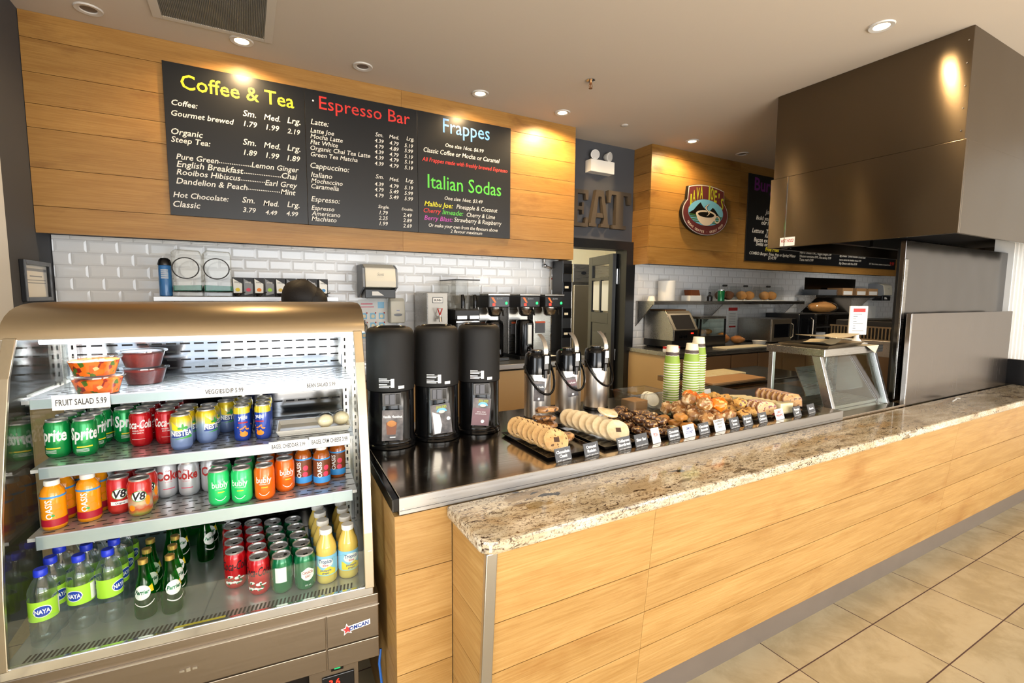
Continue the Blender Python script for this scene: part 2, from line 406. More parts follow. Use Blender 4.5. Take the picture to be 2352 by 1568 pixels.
def patch(mb, R, x0, x1, lo, hi, ang=0, n=10):
    """curved label between z functions lo(x), hi(x)"""
    lo = lo if callable(lo) else (lambda x, a=lo: a); hi = hi if callable(hi) else (lambda x, a=hi: a)
    vs = []
    for i in range(n+1):
        x = x0+(x1-x0)*i/n; vs += [(x, lo(x)), (x, hi(x))]
    wrapz(mb, vs, [(2*i, 2*i+2, 2*i+3, 2*i+1) for i in range(n)], R, ang)
def oval(mb, R, cx, cz, rx, rz, ang=0, n=14):
    patch(mb, R, cx-rx, cx+rx, lambda x: cz-rz*math.sqrt(max(0, 1-((x-cx)/rx)**2)), lambda x: cz+rz*math.sqrt(max(0, 1-((x-cx)/rx)**2)), ang, n)
def planks(mb, x0, x1, zs, y, th, axis=0, seams=(), gap=.0026):
    """a face boarded with planks: zs = joint heights, seams = positions of the vertical joints"""
    ss = [x0]+sorted(seams)+[x1]
    for a, b in zip(zs[:-1], zs[1:]):
        for c, d in zip(ss[:-1], ss[1:]):
            if axis == 0: mb.box(c+gap/4, d-gap/4, y, y+th, a+gap/2, b-gap/2)
            else: mb.box(y, y+th, c+gap/4, d-gap/4, a+gap/2, b-gap/2)
    return mb
# ------------------------------------------------------------------ materials
wood('fascia_wood', 'A0763A', 0, .6); wood('counter_wood', 'B48E55', 0, .8); wood('counter_wood_side', 'B48E55', 1, .8); wood('fascia_wood_side', '976E38', 1, .6)
walltile('white_wall_tile'); granitemat('granite')
floortile('floor_tile', 2.014, 1.087, .608, .294)
pm('ceiling_paint', 'C2B6A8', .9, bump=.1, bscale=300)
pm('dark_paint', '45464A', .75, bump=.1, bscale=200, var=.06, vscale=2)
pm('white_paint', 'D8D8D6', .7); pm('cream_paint', 'E6DDC0', .8)
pm('wainscot_paint', '3A3B40', .6)
pm('kick_plate', '8A8078', .4, .6, var=.1, vscale=6)
steel('steel_counter', 'C6B9AA', .13, 0, .004, 2.2, .10)
steel('steel_lip', 'BDBDBD', .27, 0, .004, 3, .12)
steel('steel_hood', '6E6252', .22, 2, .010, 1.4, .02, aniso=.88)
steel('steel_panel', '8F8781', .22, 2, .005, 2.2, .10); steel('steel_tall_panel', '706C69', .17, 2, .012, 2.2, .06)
steel('steel_satin', 'AAA7A2', .26, 0, .003, 4, .1)
steel('steel_warm', 'B0A48F', .33, 0, .003, 2, .12); steel('steel_case', '8F8272', .30, 0, .003, 2, .10); steel('steel_frame', 'B2A690', .30, 2, .001, 2, .06)
steel('steel_canopy', 'A6957A', .30, 0, .003, 2, .10)
steel('steel_mirror', 'A4A8AE', .10, 0, .010, 2.5, .05)
steel('steel_body', 'D5D3CF', .2, 2, .0015, 9, .10)
pm('chrome', 'DADADA', .08, 1.0); pm('aluminium', 'C9CACC', .28, 1.0, bump=.05, bscale=400)
pm('can_top', 'C9C9CB', .3, .75); pm('dark_metal', '2A2623', .35, .8)
pm('black_plastic', '131315', .28, coat=.2); pm('black_gloss', '0B0B0C', .14, coat=.15, spec=.35); pm('black_satin', '1E1E20', .45, bump=.15, bscale=600)
pm('charcoal_shell', '1B1A19', .48, spec=.25, bump=.35, bscale=900); pm('rubber', '17161A', .7)
pm('white_plastic', 'E4E2DC', .4); pm('cream_plastic', 'DCD8C8', .45); pm('grey_plastic', '8C9095', .45)
pm('paper', 'EEEDE8', .7); pm('card_grey', '55565A', .5); pm('paper_cream', 'D9CDB0', .7); pm('cardboard', 'A98258', .8, var=.08)
pm('ink_black', '15151A', .6); pm('ink_blue', '223E86', .6); pm('ink_red', 'B43330', .6); pm('ink_white', 'F0EFEC', .6)
pm('board_black', '17181A', .33, bump=.04, bscale=500); pm('board_text', 'D9D6CE', .5)
pm('text_yellow', 'E9DA2A', .5); pm('text_red', 'D3322A', .5); pm('text_blue', '5C92DC', .5); pm('text_green', '57C241', .5); pm('text_purple', 'B244A4', .5); pm('text_magenta', '7C3183', .5)
pm('lamp_glow', 'FFF3DC', .5, emit='FFE3B4', estr=22); pm('lamp_trim', 'C6C2BD', .35); pm('lamp_dark', '6B6560', .4, .5)
pm('vent_grey', '77746E', .6); pm('vent_white', 'C4BBB0', .6)
pm('tan_laminate', 'C4A678', .5, var=.05, vscale=3); pm('brown_laminate', '8B6847', .5, var=.05, vscale=3); pm('gap_dark', '1B1817', .8)
pm('door_black', '1A1B1D', .3, coat=.2); glassmat('pane_glass'); glassmat('case_glass', (.93, .97, .95, 1)); glassmat('clear_plastic', (.93, .94, .94, 1), .04); glassmat('smoke_plastic', (.86, .85, .82, 1), .06); pm('tower_grey', '8E8A82', .35, .5)
pm('letter_wood', '453B2F', .75, var=.12, vscale=20)
pm('sign_maroon', '5E2B2C', .5); pm('sign_lime', 'A9B32E', .5); pm('sign_sky', '6FB2D2', .5); pm('sign_cream', 'D9CBB8', .5); pm('sign_green', '3E6A3B', .5); pm('sign_edge', '15130F', .4); pm('sign_mount', '3A3436', .5)
pm('led_red', 'F03020', .4, emit='FF2A18', estr=2); pm('led_green', '20E060', .4, emit='20FF60', estr=3); pm('led_tube', 'FFFFFF', .4, emit='EAF4FF', estr=3)
pm('display_black', '101114', .2); pm('cord_blue', '2A66B8', .5); pm('red_label', 'C0302C', .5); pm('orange_label', 'D0552A', .5); pm('switch_green', '17A060', .3, emit='10D070', estr=.6)
pm('skin', '9A6B50', .55); pm('hair', '15100E', .6, bump=.6, bscale=90); pm('shirt', '2B2B30', .8); pm('trousers', '23242A', .8); pm('shoe', '151515', .5)
pm('copper', 'B98A60', .3, 1)

# ------------------------------------------------------------------ the room
CEIL = 3.074; YF = 3.633; YW = 3.88; XL = -1.0
def wall(name, x0, x1, y0, y1, z0, z1, m): return struct(MB().box(x0, x1, y0, y1, z0, z1).build(name, m))
wall('floor', -3.2, 9.4, -3.6, 6.4, -.05, 0, 'floor_tile')
wall('ceiling', -3.2, 9.4, -3.6, 6.4, CEIL, CEIL+.06, 'ceiling_paint')
mb = MB().box(XL, 2.72, YW, YW+.12, 0, CEIL).box(2.72, 3.51, YW, YW+.12, 2.075, CEIL).box(3.51, 9.3, YW, YW+.12, 0, CEIL)
struct(mb.build('wall_back', 'dark_paint'))
wall('wall_back', XL+.004, 2.655, YW-.012, YW, .4, 1.93, 'white_wall_tile')
wall('wall_back', 3.585, 9.29, YW-.012, YW, .4, 1.93, 'white_wall_tile')
wall('wall_left', XL-.1, XL, 3.262, YW+.12, 0, CEIL, 'dark_paint')
mb = MB().mat(0).box(XL-.1, XL, .9, 3.262, 1.313, CEIL).mat(1).box(XL-.1, XL, .9, 3.262, 0, 1.313)
struct(mb.build('wall_left', ['white_paint', 'wainscot_paint']))
wall('wall_left', -3.2, XL-.1, .9, 1.0, 0, CEIL, 'white_paint')
wall('wall_right', 9.3, 9.4, -3.6, 4.0, 0, CEIL, 'dark_paint')
wall('wall_right', 6.9, 7.0, -3.5, 1.3, 0, CEIL, 'white_paint')
# shop front behind the photographer: sill, head, piers between the windows
mb = MB().box(-3.2, 9.4, -3.6, -3.5, 0, .42).box(-3.2, 9.4, -3.6, -3.5, 2.72, CEIL)
for x in (-3.2, -1.3, 2.45, 6.2): mb.box(x, x+.55, -3.6, -3.5, .42, 2.72)
mb.box(6.75, 9.4, -3.6, -3.5, .42, 2.72)
struct(mb.build('wall_front', 'white_paint'))
mb = MB().box(-3.2, -3.1, -3.5, 1.0, 0, .42).box(-3.2, -3.1, -3.5, 1.0, 2.72, CEIL).box(-3.2, -3.1, -3.5, -2.1, .42, 2.72).box(-3.2, -3.1, .6, 1.0, .42, 2.72)
struct(mb.build('wall_left', 'white_paint'))
# the room behind the door
mb = MB().box(2.2, 2.3, YW+.12, 6.3, 0, CEIL).box(5.2, 5.3, YW+.12, 6.3, 0, CEIL).box(2.2, 5.3, 6.3, 6.4, 0, CEIL)
struct(mb.build('wall_back', 'cream_paint'))
area('store_room_light', (3.5, 4.45, 2.95), (3.5, 4.7, 0), .6, .6, 75, (1, .95, .82))

# wood bulkheads over both tiled walls
def zz(u, vs, y): return [PY(u, v, y).z for v in vs]
ZB = 1.909
jl = sorted([ZB, CEIL]+zz(62, [85, 163, 235, 290, 382, 470], YF))
XFB = 2.631
mb = MB(); planks(mb, XL+.002, XFB, jl, YF, .02, 0, [PY(921, 205, YF).x])
mb.mat(1).box(XL+.002, XFB, YF+.021, YF+.215, ZB+.012, CEIL-.001)
mb.mat(2); planks(mb, YF+.02, YW-.001, jl, XFB-.0005, .001, 1)
struct(mb.build('wall_bulkhead', ['fascia_wood', 'gap_dark', 'fascia_wood_side']))
jr = sorted([ZB, CEIL]+zz(1495, [352, 394, 435, 477, 516, 566], YF))
XC = 3.552; XD = 8.6
mb = MB(); planks(mb, XC, XD, jr, YF, .02, 0, [4.9, 6.4])
mb.mat(2); planks(mb, YF+.02, YW-.001, jr, XC, .02, 1)
mb.mat(1).box(XC+.021, XD, YF+.021, YW-.013, ZB+.012, CEIL-.001)
struct(mb.build('wall_bulkhead', ['fascia_wood', 'gap_dark', 'fascia_wood_side']))

# fluted white window pier at the right end of the counter
mb = MB().box(5.42, 5.95, 1.50, 1.62, .905, CEIL-.001)
for i in range(6): mb.box(5.44+i*.085, 5.475+i*.085, 1.485, 1.51, .93, CEIL-.001)
struct(mb.build('trim_1', 'white_paint'))

# door frame and the black door standing open into the back room
mb = MB().box(3.462, 3.58, YW-.03, YW+.14, 0, 2.14).box(2.66, 3.58, YW-.031, YW+.14, 2.055, 2.14).box(2.655, 2.70, YW-.03, YW+.14, 0, 2.055)
struct(mb.build('trim_2', 'door_black'))
dr = thing('door_1', 'black half-glazed door standing open into the cream back room', 'door', (3.425, 3.99, 0), math.atan2(.633, .177)); dr['kind'] = 'structure'
W_ = .66
mb = MB().box(0, .1, -.02, .02, .02, 2.03).box(W_-.1, W_, -.02, .02, .02, 2.03).box(.1, W_-.1, -.02, .02, 1.93, 2.03).box(.1, W_-.1, -.02, .02, 1.28, 1.4).box(.1, W_-.1, -.02, .02, .02, .2).box(.1, W_-.1, -.012, .012, .2, 1.28)
mb.box(.31, .345, -.02, .02, 1.4, 1.78).box(.1, W_-.1, -.02, .02, 1.76, 1.79).box(.17, W_-.17, -.018, .018, .3, 1.18)
mb.build('door_leaf', 'door_black', dr, bevel=.003)
MB().box(.1, W_-.1, -.003, .003, 1.4, 1.93).build('pane', 'pane_glass', dr)
MB().box(.12, .3, .006, .008, 1.42, 1.75).box(.36, .54, .006, .008, 1.42, 1.75).build('notice', 'paper', dr)
MB().box(-.012, .012, -.03, -.021, 1.72, 1.86).tube([(-.006, -.03, 1.71), (-.006, -.03, 1.87)], .008).build('hinge', 'aluminium', dr)
MB().box(-.012, .012, -.03, -.021, .9, 1.02).build('hinge', 'aluminium', dr)
# steel refrigerator in the back room
fr = thing('refrigerator', 'tall stainless refrigerator seen through the open doorway', 'refrigerator', (3.96, 5.0, 0))
MB().box(-.36, .36, 0, .7, .1, 1.98).build('body', 'steel_satin', fr, bevel=.01)
MB().box(-.34, .34, -.03, -.002, .14, 1.72).build('door', 'steel_warm', fr, bevel=.008)
MB().box(-.36, .36, -.035, -.002, 1.75, 1.98).build('top_panel', 'steel_satin', fr, bevel=.006)
mb = MB(); mb.lathe([(0, 0), (.03, 0), (.03, .004), (0, .004)], 20); mb.xf(Matrix.Translation((-.2, -.036, 1.87)) @ Matrix.Rotation(PI/2, 4, 'X') @ Matrix.Diagonal((1.3, .7, 1, 1))); mb.build('badge', 'display_black', fr)
# black tall rack between tiles and door
rx0 = PY(1291, 700, 3.62).x; rx1 = PY(1312, 700, 3.62).x; rw = rx1-rx0
ck = thing('equipment_rack', 'tall black rack of appliances between tiled wall and doorway', 'rack', (rx0, 3.62, 0))
MB().box(0, rw, 0, .17, 1.0505, 1.90).build('body', 'black_plastic', ck, bevel=.004)
for z in (1.2, 1.38, 1.62, 1.78):
    dw = MB().box(.002, rw-.002, -.008, -.001, z, z+.09).build('drawer', 'black_gloss', ck, bevel=.003)
    if z < 1.7: MB().box(rw*.2, rw*.6, -.011, -.0085, z+.03, z+.05).build('label', 'paper_cream', dw)
# ------------------------------------------------------------------ ceiling things
def downlight(u, v, lit, label, power=0):
    p = PZ(u, v, CEIL)
    t = thing('ceiling_light', label, 'ceiling light', (p.x, p.y, CEIL), 0, 'recessed ceiling lights')
    MB().lathe([(.036, -.0005), (.040, -.006), (.060, -.008), (.064, -.0005)], 32, cap0=False, cap1=False).build('trim_ring', 'lamp_trim', t)
    if lit:
        MB().lathe([(0, -.002), (.037, -.002)], 32, cap0=False, cap1=False).build('lamp_lens', 'lamp_glow', t)
        l = bpy.data.lights.new('downlight_beam', 'SPOT'); l.energy = power; l.color = (1, .70, .36); l.spot_size = math.radians(165); l.spot_blend = .6; l.shadow_soft_size = .03
        o = bpy.data.objects.new('downlight_beam', l); COL.objects.link(o); o.location = (p.x, p.y, CEIL-.02)
    else:
        MB().lathe([(0, -.003), (.018, -.003), (.03, -.0012), (.037, -.0012)], 32, cap0=False, cap1=False).build('lamp_lens', 'lamp_dark', t)
    return t
downlight(203, 20, 0, 'unlit recessed ceiling light near the far left corner of the ceiling')
downlight(555, 93, 1, 'lit recessed ceiling light just right of the grey ceiling vent', 34)
downlight(833, 152, 0, 'unlit recessed ceiling light above the middle of the wide black menu board')
downlight(1103, 214, 1, 'lit recessed ceiling light above the right end of the wide black menu board', 20)
downlight(1292, 258, 1, 'lit recessed ceiling light at the right end of the wide wood bulkhead', 75)
downlight(1590, 324, 1, 'lit recessed ceiling light above the round sign', 45)
downlight(1705, 353, 0, 'unlit recessed ceiling light beside the steel hood')
downlight(2025, 59, 1, 'lit recessed ceiling light in front of the steel hood, largest in view', 22)
for x, y, e_, c_ in ((.6, .4, 10, (1, .74, .42)), (2.4, -.6, 12, (1, .74, .42)), (5.4, 2.85, 42, (1, .88, .70)), (7.2, 2.75, 42, (1, .88, .70)), (4.6, -.8, 12, (1, .74, .42))):
    l = bpy.data.lights.new('shop_downlight', 'SPOT'); l.energy = e_; l.color = c_; l.spot_size = math.radians(130); l.spot_blend = .8; l.shadow_soft_size = .06
    o = bpy.data.objects.new('shop_downlight', l); COL.objects.link(o); o.location = (x, y, CEIL-.03)
t = thing('ceiling_vent', 'square grey grille in a white frame on the ceiling', 'ceiling vent', (-.09, 3.05, CEIL))
mb = MB()
for a in ((-.29, -.245, -.31, .31), (.245, .29, -.31, .31), (-.245, .245, .272, .31), (-.245, .245, -.31, -.272)): mb.box(a[0], a[1], a[2], a[3], -.008, -.0005)
mb.build('frame', 'vent_white', t, bevel=.002)
mb = MB().box(-.245, .245, -.272, .272, -.004, -.0005)
for i in range(60): mb.box(-.242+i*.00817, -.2385+i*.00817, -.271, .271, -.008, -.004)
mb.build('grille', 'vent_grey', t)
p = PZ(1357, 183, CEIL)
t = thing('sprinkler', 'small brass fire sprinkler head under the ceiling', 'sprinkler', (p.x, p.y, CEIL))
MB().lathe([(.030, -.0005), (.030, -.006), (.012, -.010)], 20, cap0=False).build('escutcheon', 'chrome', t)
mb = MB().lathe([(.008, -.010), (.009, -.03), (.006, -.032)], 12).tube([(-.012, 0, -.03), (-.014, 0, -.045), (0, 0, -.056)], .002).tube([(.012, 0, -.03), (.014, 0, -.045), (0, 0, -.056)], .002).lathe([(.003, -.03), (.003, -.056)], 8).lathe([(.013, -.057), (.013, -.0585)], 14)
mb.build('nozzle', 'copper', t)
p = PZ(1435, 287, CEIL)
t = MB().lathe([(.03, -.0005), (.03, -.006), (.02, -.01), (0, -.011)], 20, cap0=False, cap1=False).build('ceiling_cover', 'lamp_trim', None, (p.x, p.y, CEIL)); tag(t, 'small round cover plate on the ceiling above the emergency light', 'cover plate')

# ------------------------------------------------------------------ extractor hood
HX0, HX1, HY0, HY1 = 3.535, 6.3, 1.217, 2.358
t = thing('extractor_hood', 'huge stainless extractor hood hung from the ceiling over the grill', 'hood', (HX0, HY0, 1.955))
a, b = HX1-HX0, HY1-HY0; zm = .513; zt = CEIL-1.955-.001
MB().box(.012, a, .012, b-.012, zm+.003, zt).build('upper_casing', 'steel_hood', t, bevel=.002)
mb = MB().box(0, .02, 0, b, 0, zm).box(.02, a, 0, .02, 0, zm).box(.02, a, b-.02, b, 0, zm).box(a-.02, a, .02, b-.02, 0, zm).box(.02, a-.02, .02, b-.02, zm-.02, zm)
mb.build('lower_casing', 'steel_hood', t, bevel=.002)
MB().box(.0205, a-.0205, .0205, b-.0205, .12, .15).build('inner_lining', 'gap_dark', t)
mb = MB()
for i in range(4): mb.box(.2+i*.6, .75+i*.6, b-.35, b-.3, .03, .119)
mb.build('grease_filter', 'dark_metal', t)
MB().box(-.004, -.0005, b-.135, b-.13, .002, zm-.002).build('corner_flange', 'chrome', t)
mb = MB()
for i in range(5): mb.box(.008, .0119, .03, .036, zm+.05+i*.12, zm+.056+i*.12)
mb.build('rivet', 'chrome', t)
q0 = PX(1791, 566, HX0); q1 = PX(1826, 543, HX0)
st = thing('service_sticker', 'small white service sticker on the lower left corner of the hood', 'sticker', (HX0-.0012, q0.y, q1.z))
dy = q1.y-q0.y; dz = q0.z-q1.z
MB().box(-.0005, .0005, 0, dy, dz, 0).build('label_sheet', 'paper', st)
mb = MB(); text_flat(mb, 'WEST HOOD', (-.0008, -.008, -.036), (0, -1, 0), (0, 0, 1), width=-dy-.016, height=.022, bold=.02, shear=.2); mb.build('heading', 'ink_red', st)
mb = MB()
for i in range(2): mb.box(-.0009, -.0007, -.015, -.06, -.07-i*.016, -.064-i*.016).box(-.0009, -.0007, -.08, dy+.02, -.07-i*.016, -.064-i*.016)
mb.build('print', 'ink_black', st)

# stainless guards on the counter under the hood
t = thing('splash_guard', 'low stainless guard panel standing on the granite counter', 'guard panel', (3.63, 1.436, .9025))
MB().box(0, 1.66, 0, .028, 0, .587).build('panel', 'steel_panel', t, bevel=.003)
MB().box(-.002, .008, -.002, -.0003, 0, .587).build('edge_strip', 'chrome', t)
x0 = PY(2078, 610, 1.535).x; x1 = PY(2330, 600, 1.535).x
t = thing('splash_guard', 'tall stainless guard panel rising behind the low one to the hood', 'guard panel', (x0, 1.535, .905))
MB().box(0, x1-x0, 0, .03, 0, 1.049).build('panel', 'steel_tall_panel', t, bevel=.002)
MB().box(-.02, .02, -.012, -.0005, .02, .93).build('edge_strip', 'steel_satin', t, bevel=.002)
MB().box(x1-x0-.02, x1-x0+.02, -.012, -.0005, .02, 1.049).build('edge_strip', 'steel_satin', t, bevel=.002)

# ------------------------------------------------------------------ counters
YS = 1.433; ZS = .956; ZG = .902
t = thing('granite_counter_front', 'wood-boarded front counter base under the speckled granite top', 'counter', (0, 0, 0))
XG = .547; YG = 1.146
def jz(u, vs, y): return [PY(u, v, y).z for v in vs]
zk = .14
jf = sorted([zk]+[z for z in jz(1112, [1440, 1566], 1.19)]+[.30, .86])
# sloping front: planks sheared back towards the floor
mb = MB(); planks(mb, XG+.05, 6.85, jf, 0, .018, 0, [1.215, 3.65, 6.1])
def lean(z): return 1.165+(.86-z)*.095
mb.v = [(x, y+lean(z), z) for x, y, z in mb.v]
mb.build('front_boards', 'counter_wood', t)
mb = MB()
for a, b in zip(jf[:-1], jf[1:]):
    mb.hexa([(XG+.022, lean(a)+.012, a+.001), (XG+.040, lean(a)+.012, a+.001), (XG+.040, YS-.001, a+.001), (XG+.022, YS-.001, a+.001)], [(XG+.022, lean(b)+.012, b-.001), (XG+.040, lean(b)+.012, b-.001), (XG+.040, YS-.001, b-.001), (XG+.022, YS-.001, b-.001)])
mb.build('side_boards', 'counter_wood_side', t)
mb = MB().hexa([(XG+.016, lean(zk)-.004, 0.0), (XG+.052, lean(zk)-.004, 0), (XG+.052, lean(zk)+.014, 0), (XG+.016, lean(zk)+.014, 0)], [(XG+.016, lean(.86)-.004, .86), (XG+.052, lean(.86)-.004, .86), (XG+.052, lean(.86)+.014, .86), (XG+.016, lean(.86)+.014, .86)])
mb.build('corner_trim', 'aluminium', t, bevel=.003)
MB().box(XG+.06, 6.85, 1.268, 1.28, 0, zk+.02).build('kick_plate', 'kick_plate', t)
MB().box(XG+.045, 6.85, 1.285, YS-.002, .002, .858).build('carcass', 'gap_dark', t)
# granite slab with rounded corner and edges
mb = MB(); r = .045; pts = []
for cx, cy, a0 in ((XG+r, YG+r, PI), (6.85, YG, None), (6.85, YS-.002, None), (XG, YS-.002, None)):
    if a0 is None: pts.append((cx, cy))
    else: pts += [(cx+r*math.cos(a0+PI/2*i/8), cy+r*math.sin(a0+PI/2*i/8)) for i in range(9)]
mb.prism(pts, 2, .8605, ZG)
g = mb.build('granite_worktop', 'granite', None, bevel=.010); tag(g, 'long speckled cream granite worktop along the customer side', 'worktop')

t = thing('serving_counter', 'wood-boarded serving counter base under the stainless top', 'counter', (0, 0, 0))
jp = sorted([.02]+jz(905, [1323, 1455, 1557], YS)+[.12, .899])
jp = [z for i, z in enumerate(jp) if i == 0 or z-jp[i-1] > .02]
mb = MB(); planks(mb, .378, XG+.02, jp, YS, .016, 0)
mb.build('front_boards', 'counter_wood', t)
mb = MB()
for a, b in zip(jp[:-1], jp[1:]):
    mb.hexa([(.378, YS+.001, a+.001), (.394, YS+.001, a+.001), (.436, 2.28, a+.001), (.42, 2.28, a+.001)], [(.378, YS+.001, b-.001), (.394, YS+.001, b-.001), (.436, 2.28, b-.001), (.42, 2.28, b-.001)])
mb.build('side_boards', 'counter_wood_side', t)
MB().box(.44, 3.6, YS+.02, 2.26, .002, .8985).build('carcass', 'tan_laminate', t)
X2 = 2.905
t = thing('steel_worktop', 'stainless serving worktop carrying the urns and pastry trays', 'worktop', (0, 0, 0))
MB().hexa([(.394, YS, .9), (X2, YS, .9), (X2, 2.29, .9), (.435, 2.29, .9)], [(.394, YS, ZS), (X2, YS, ZS), (X2, 2.29, ZS), (.435, 2.29, ZS)]).build('top_sheet', 'steel_counter', t, bevel=.003)
mb = MB().box(.392, X2+.001, YS-.0035, YS-.0005, ZG+.0005, ZS-.001).build('front_lip', 'steel_lip', t)
MB().box(.394, X2, YS-.0042, YS-.0036, ZG+.0125, ZG+.0135).build('lip_seam', 'dark_metal', t)
mb = MB().lathe([(0, 0), (.0035, 0), (.0035, .001), (0, .001)], 10); mb.xf(Matrix.Translation((.405, YS-.0037, ZG+.018)) @ Matrix.Rotation(PI/2, 4, 'X')); mb.build('rivet', 'chrome', t)
MB().hexa([(.370, YS-.006, .915), (.3915, YS-.006, .915), (.4325, 2.29, .915), (.411, 2.29, .915)], [(.370, YS-.006, ZS+.002), (.3915, YS-.006, ZS+.002), (.4325, 2.29, ZS+.002), (.411, 2.29, ZS+.002)]).build('edge_bumper', 'black_gloss', t, bevel=.003)
t = MB().box(X2+.003, 3.625, YS+.0005, 2.28, .902, .918).build('steel_ledge', 'steel_counter', None, bevel=.002); tag(t, 'lower stainless ledge under the glass display case', 'worktop')

# prep table behind the pastries
t = thing('prep_table', 'stainless prep table behind the serving counter', 'table', (0, 0, 0))
MB().box(2.93, 4.2, 2.31, 2.85, .90, .94).build('top', 'steel_counter', t, bevel=.003)
for x, y in ((3.0, 2.36), (4.15, 2.36), (3.0, 2.8), (4.15, 2.8)): MB().tube([(x, y, 0), (x, y, .899)], .02, 12).build('leg', 'steel_satin', t)

# back counters with cabinets
def back_counter(name, label, x0, x1, y0, doors, mtop, mdoor, mend):
    t = thing(name, label, 'counter', (x0, y0, 0))
    w_ = x1-x0; d = YW-.016-y0
    MB().box(.02, w_, .025, d, .02, 1.008).build('carcass', 'gap_dark', t)
    MB().box(0, .018, .02, d, .02, 1.008).build('end_panel', mend, t)
    for a, b in doors: 
        dd = MB().box(a-x0, b-x0, 0, .018, .12, .995).build('door', mdoor, t, bevel=.003)
    return t
c = back_counter('back_counter', 'low tan cabinets under the coffee machines along the back wall', XL+.01, 2.645, 3.29, [(-.98, -.4), (-.38, .2), (.22, .8), (.82, 1.4), (1.42, 2.005), (2.045, 2.63)], 'x', 'tan_laminate', 'tan_laminate')
tp = MB().box(XL+.006, 2.65, 3.265, YW-.014, 1.01, 1.05).build('back_worktop', 'steel_lip', None, bevel=.003); tag(tp, 'stainless worktop under the coffee machines along the back wall', 'worktop')
KX = 3.53; KY = 3.20
xs_ = [PY(u, 850, KY).x for u in (1548, 1679, 1740, 1796, 1849)]
dl = [(a+.012, b-.012) for a, b in zip(xs_[:-1], xs_[1:])]+[(xs_[-1]+.012, xs_[-1]+.5), (xs_[-1]+.52, 8.2)]
c = back_counter('back_counter', 'tan-ended brown cabinets under the toaster in the kitchen', KX, 8.3, KY, dl, 'x', 'brown_laminate', 'tan_laminate')
tp = MB().box(KX-.02, 8.35, KY-.02, YW-.014, 1.01, 1.05).build('kitchen_worktop', 'steel_satin', None, bevel=.003); tag(tp, 'stainless worktop under the toaster and microwave in the kitchen', 'worktop')
# ------------------------------------------------------------------ refrigerated display case
FX, FY, FR, FW_ = .341, 1.633, -.08, .93
def fw(x, y, z=0): return (FX+math.cos(FR)*x-math.sin(FR)*y, FY+math.sin(FR)*x+math.cos(FR)*y, z)
t = thing('display_fridge', 'open-fronted stainless drinks fridge with a curved brass-toned canopy', 'fridge', (FX, FY, 0), FR)
fridge = t
prof = [(.115, 1.458), (.06, 1.354), (.012, 1.18), (-.033, 1.0), (-.058, .8), (-.070, .615)]
mb = MB().box(-.945, .018, -.07, .535, .36, .585).build('cabinet', 'steel_case', t, bevel=.003)
MB().box(-.90, -.05, .03, .50, .06, .36).build('plinth', 'dark_metal', t)
for x in (-.86, -.09):
    for y in (.07, .46): MB().tube([(x, y, 0), (x, y, .06)], .022, 12).build('foot', 'rubber', t)
mb = MB().box(-.942, -.151, -.075, -.0705, .437, .548).box(-.147, .016, -.075, -.0705, .437, .548).box(-.942, -.151, -.075, -.0705, .362, .433).box(-.147, .016, -.075, -.0705, .362, .433)
mb.build('front_panel', 'steel_case', t, bevel=.002)
MB().box(-.945, .018, -.0775, -.0705, .549, .553).build('panel_edge', 'chrome', t)
mb = MB()
for x in (-.535, -.515): mb.box(x-.012 if x < -.53 else x, x if x < -.53 else x+.012, -.0785, -.0755, .49, .496)
mb.box(-.53, -.52, -.079, -.0755, .488, .499); mb.build('latch', 'chrome', t)
MB().box(-.205, -.045, .0, .029, .14, .357).build('control_panel', 'steel_case', t, bevel=.002)
MB().box(-.135, -.095, -.004, -.0005, .298, .343).mat(1).box(-.125, -.105, -.007, -.0041, .306, .336).build('rocker_switch', ['black_gloss', 'switch_green'], t, bevel=.001)
mb = MB().box(-.165, -.06, -.005, -.0005, .225, .283); mb.build('thermostat', 'display_black', t, bevel=.003)
mb = MB(); text_flat(mb, '3.6', (-.125, -.0056, .248), (1, 0, 0), (0, 0, 1), height=.022, align='c', bold=.02); mb.build('readout', 'led_red', t)
# maker's badge: a red star and a blue word on a white plate
mb = MB(); st = []
cx, cz = -.085, .487
for i in range(10):
    a = PI/2+i*PI/5+.1; r = .021 if i % 2 == 0 else .0095; st.append((cx+r*math.cos(a), cz+r*math.sin(a)))
mb.prism(st, 1, -.0762, -.0752)
st2 = [(cx+(x-cx)*.72, cz+(z-cz)*.72) for x, z in st]
mb.prism([(-.082, .478), (-.012, .486), (-.012, .505), (-.082, .497)], 1, -.0762, -.0752)
mb.mat(1).prism(st2, 1, -.0768, -.0763)
mb.mat(2); text_flat(mb, 'OMCAN', (-.078, -.0772, .4815), (1, 0, .115), (-.115, 0, 1), width=.063, height=.0135, bold=.03, shear=.2)
mb.build('maker_badge', ['paper', 'ink_red', 'ink_blue'], t)
pm('deck_grey', 'C4C9CC', .22, .6)
# deck with slotted air grille, chrome rail, low glass guard
MB().box(-.93, 0, -.058, .5, .586, .61).build('deck', 'deck_grey', t, bevel=.001)
MB().box(-.932, .002, -.074, -.059, .586, .618).build('front_rail', 'chrome', t, bevel=.003)
mb = MB()
for i in range(74):
    x = -.895+i*.0113; mb.hexa([(x, -.050, .6101), (x+.0055, -.050, .6101), (x+.0105, -.018, .6101), (x+.005, -.018, .6101)], [(x, -.050, .6106), (x+.0055, -.050, .6106), (x+.0105, -.018, .6106), (x+.005, -.018, .6106)])
mb.build('air_grille', 'gap_dark', t)
MB().box(-.56, -.43, -.052, -.040, .6107, .6112).build('caution_strip', 'text_yellow', t)
MB().box(-.928, -.018, -.071, -.066, .618, .742).build('glass_guard', 'case_glass', t)
MB().box(-.016, .0, -.074, -.060, .618, .742).build('guard_post', 'chrome', t, bevel=.002)
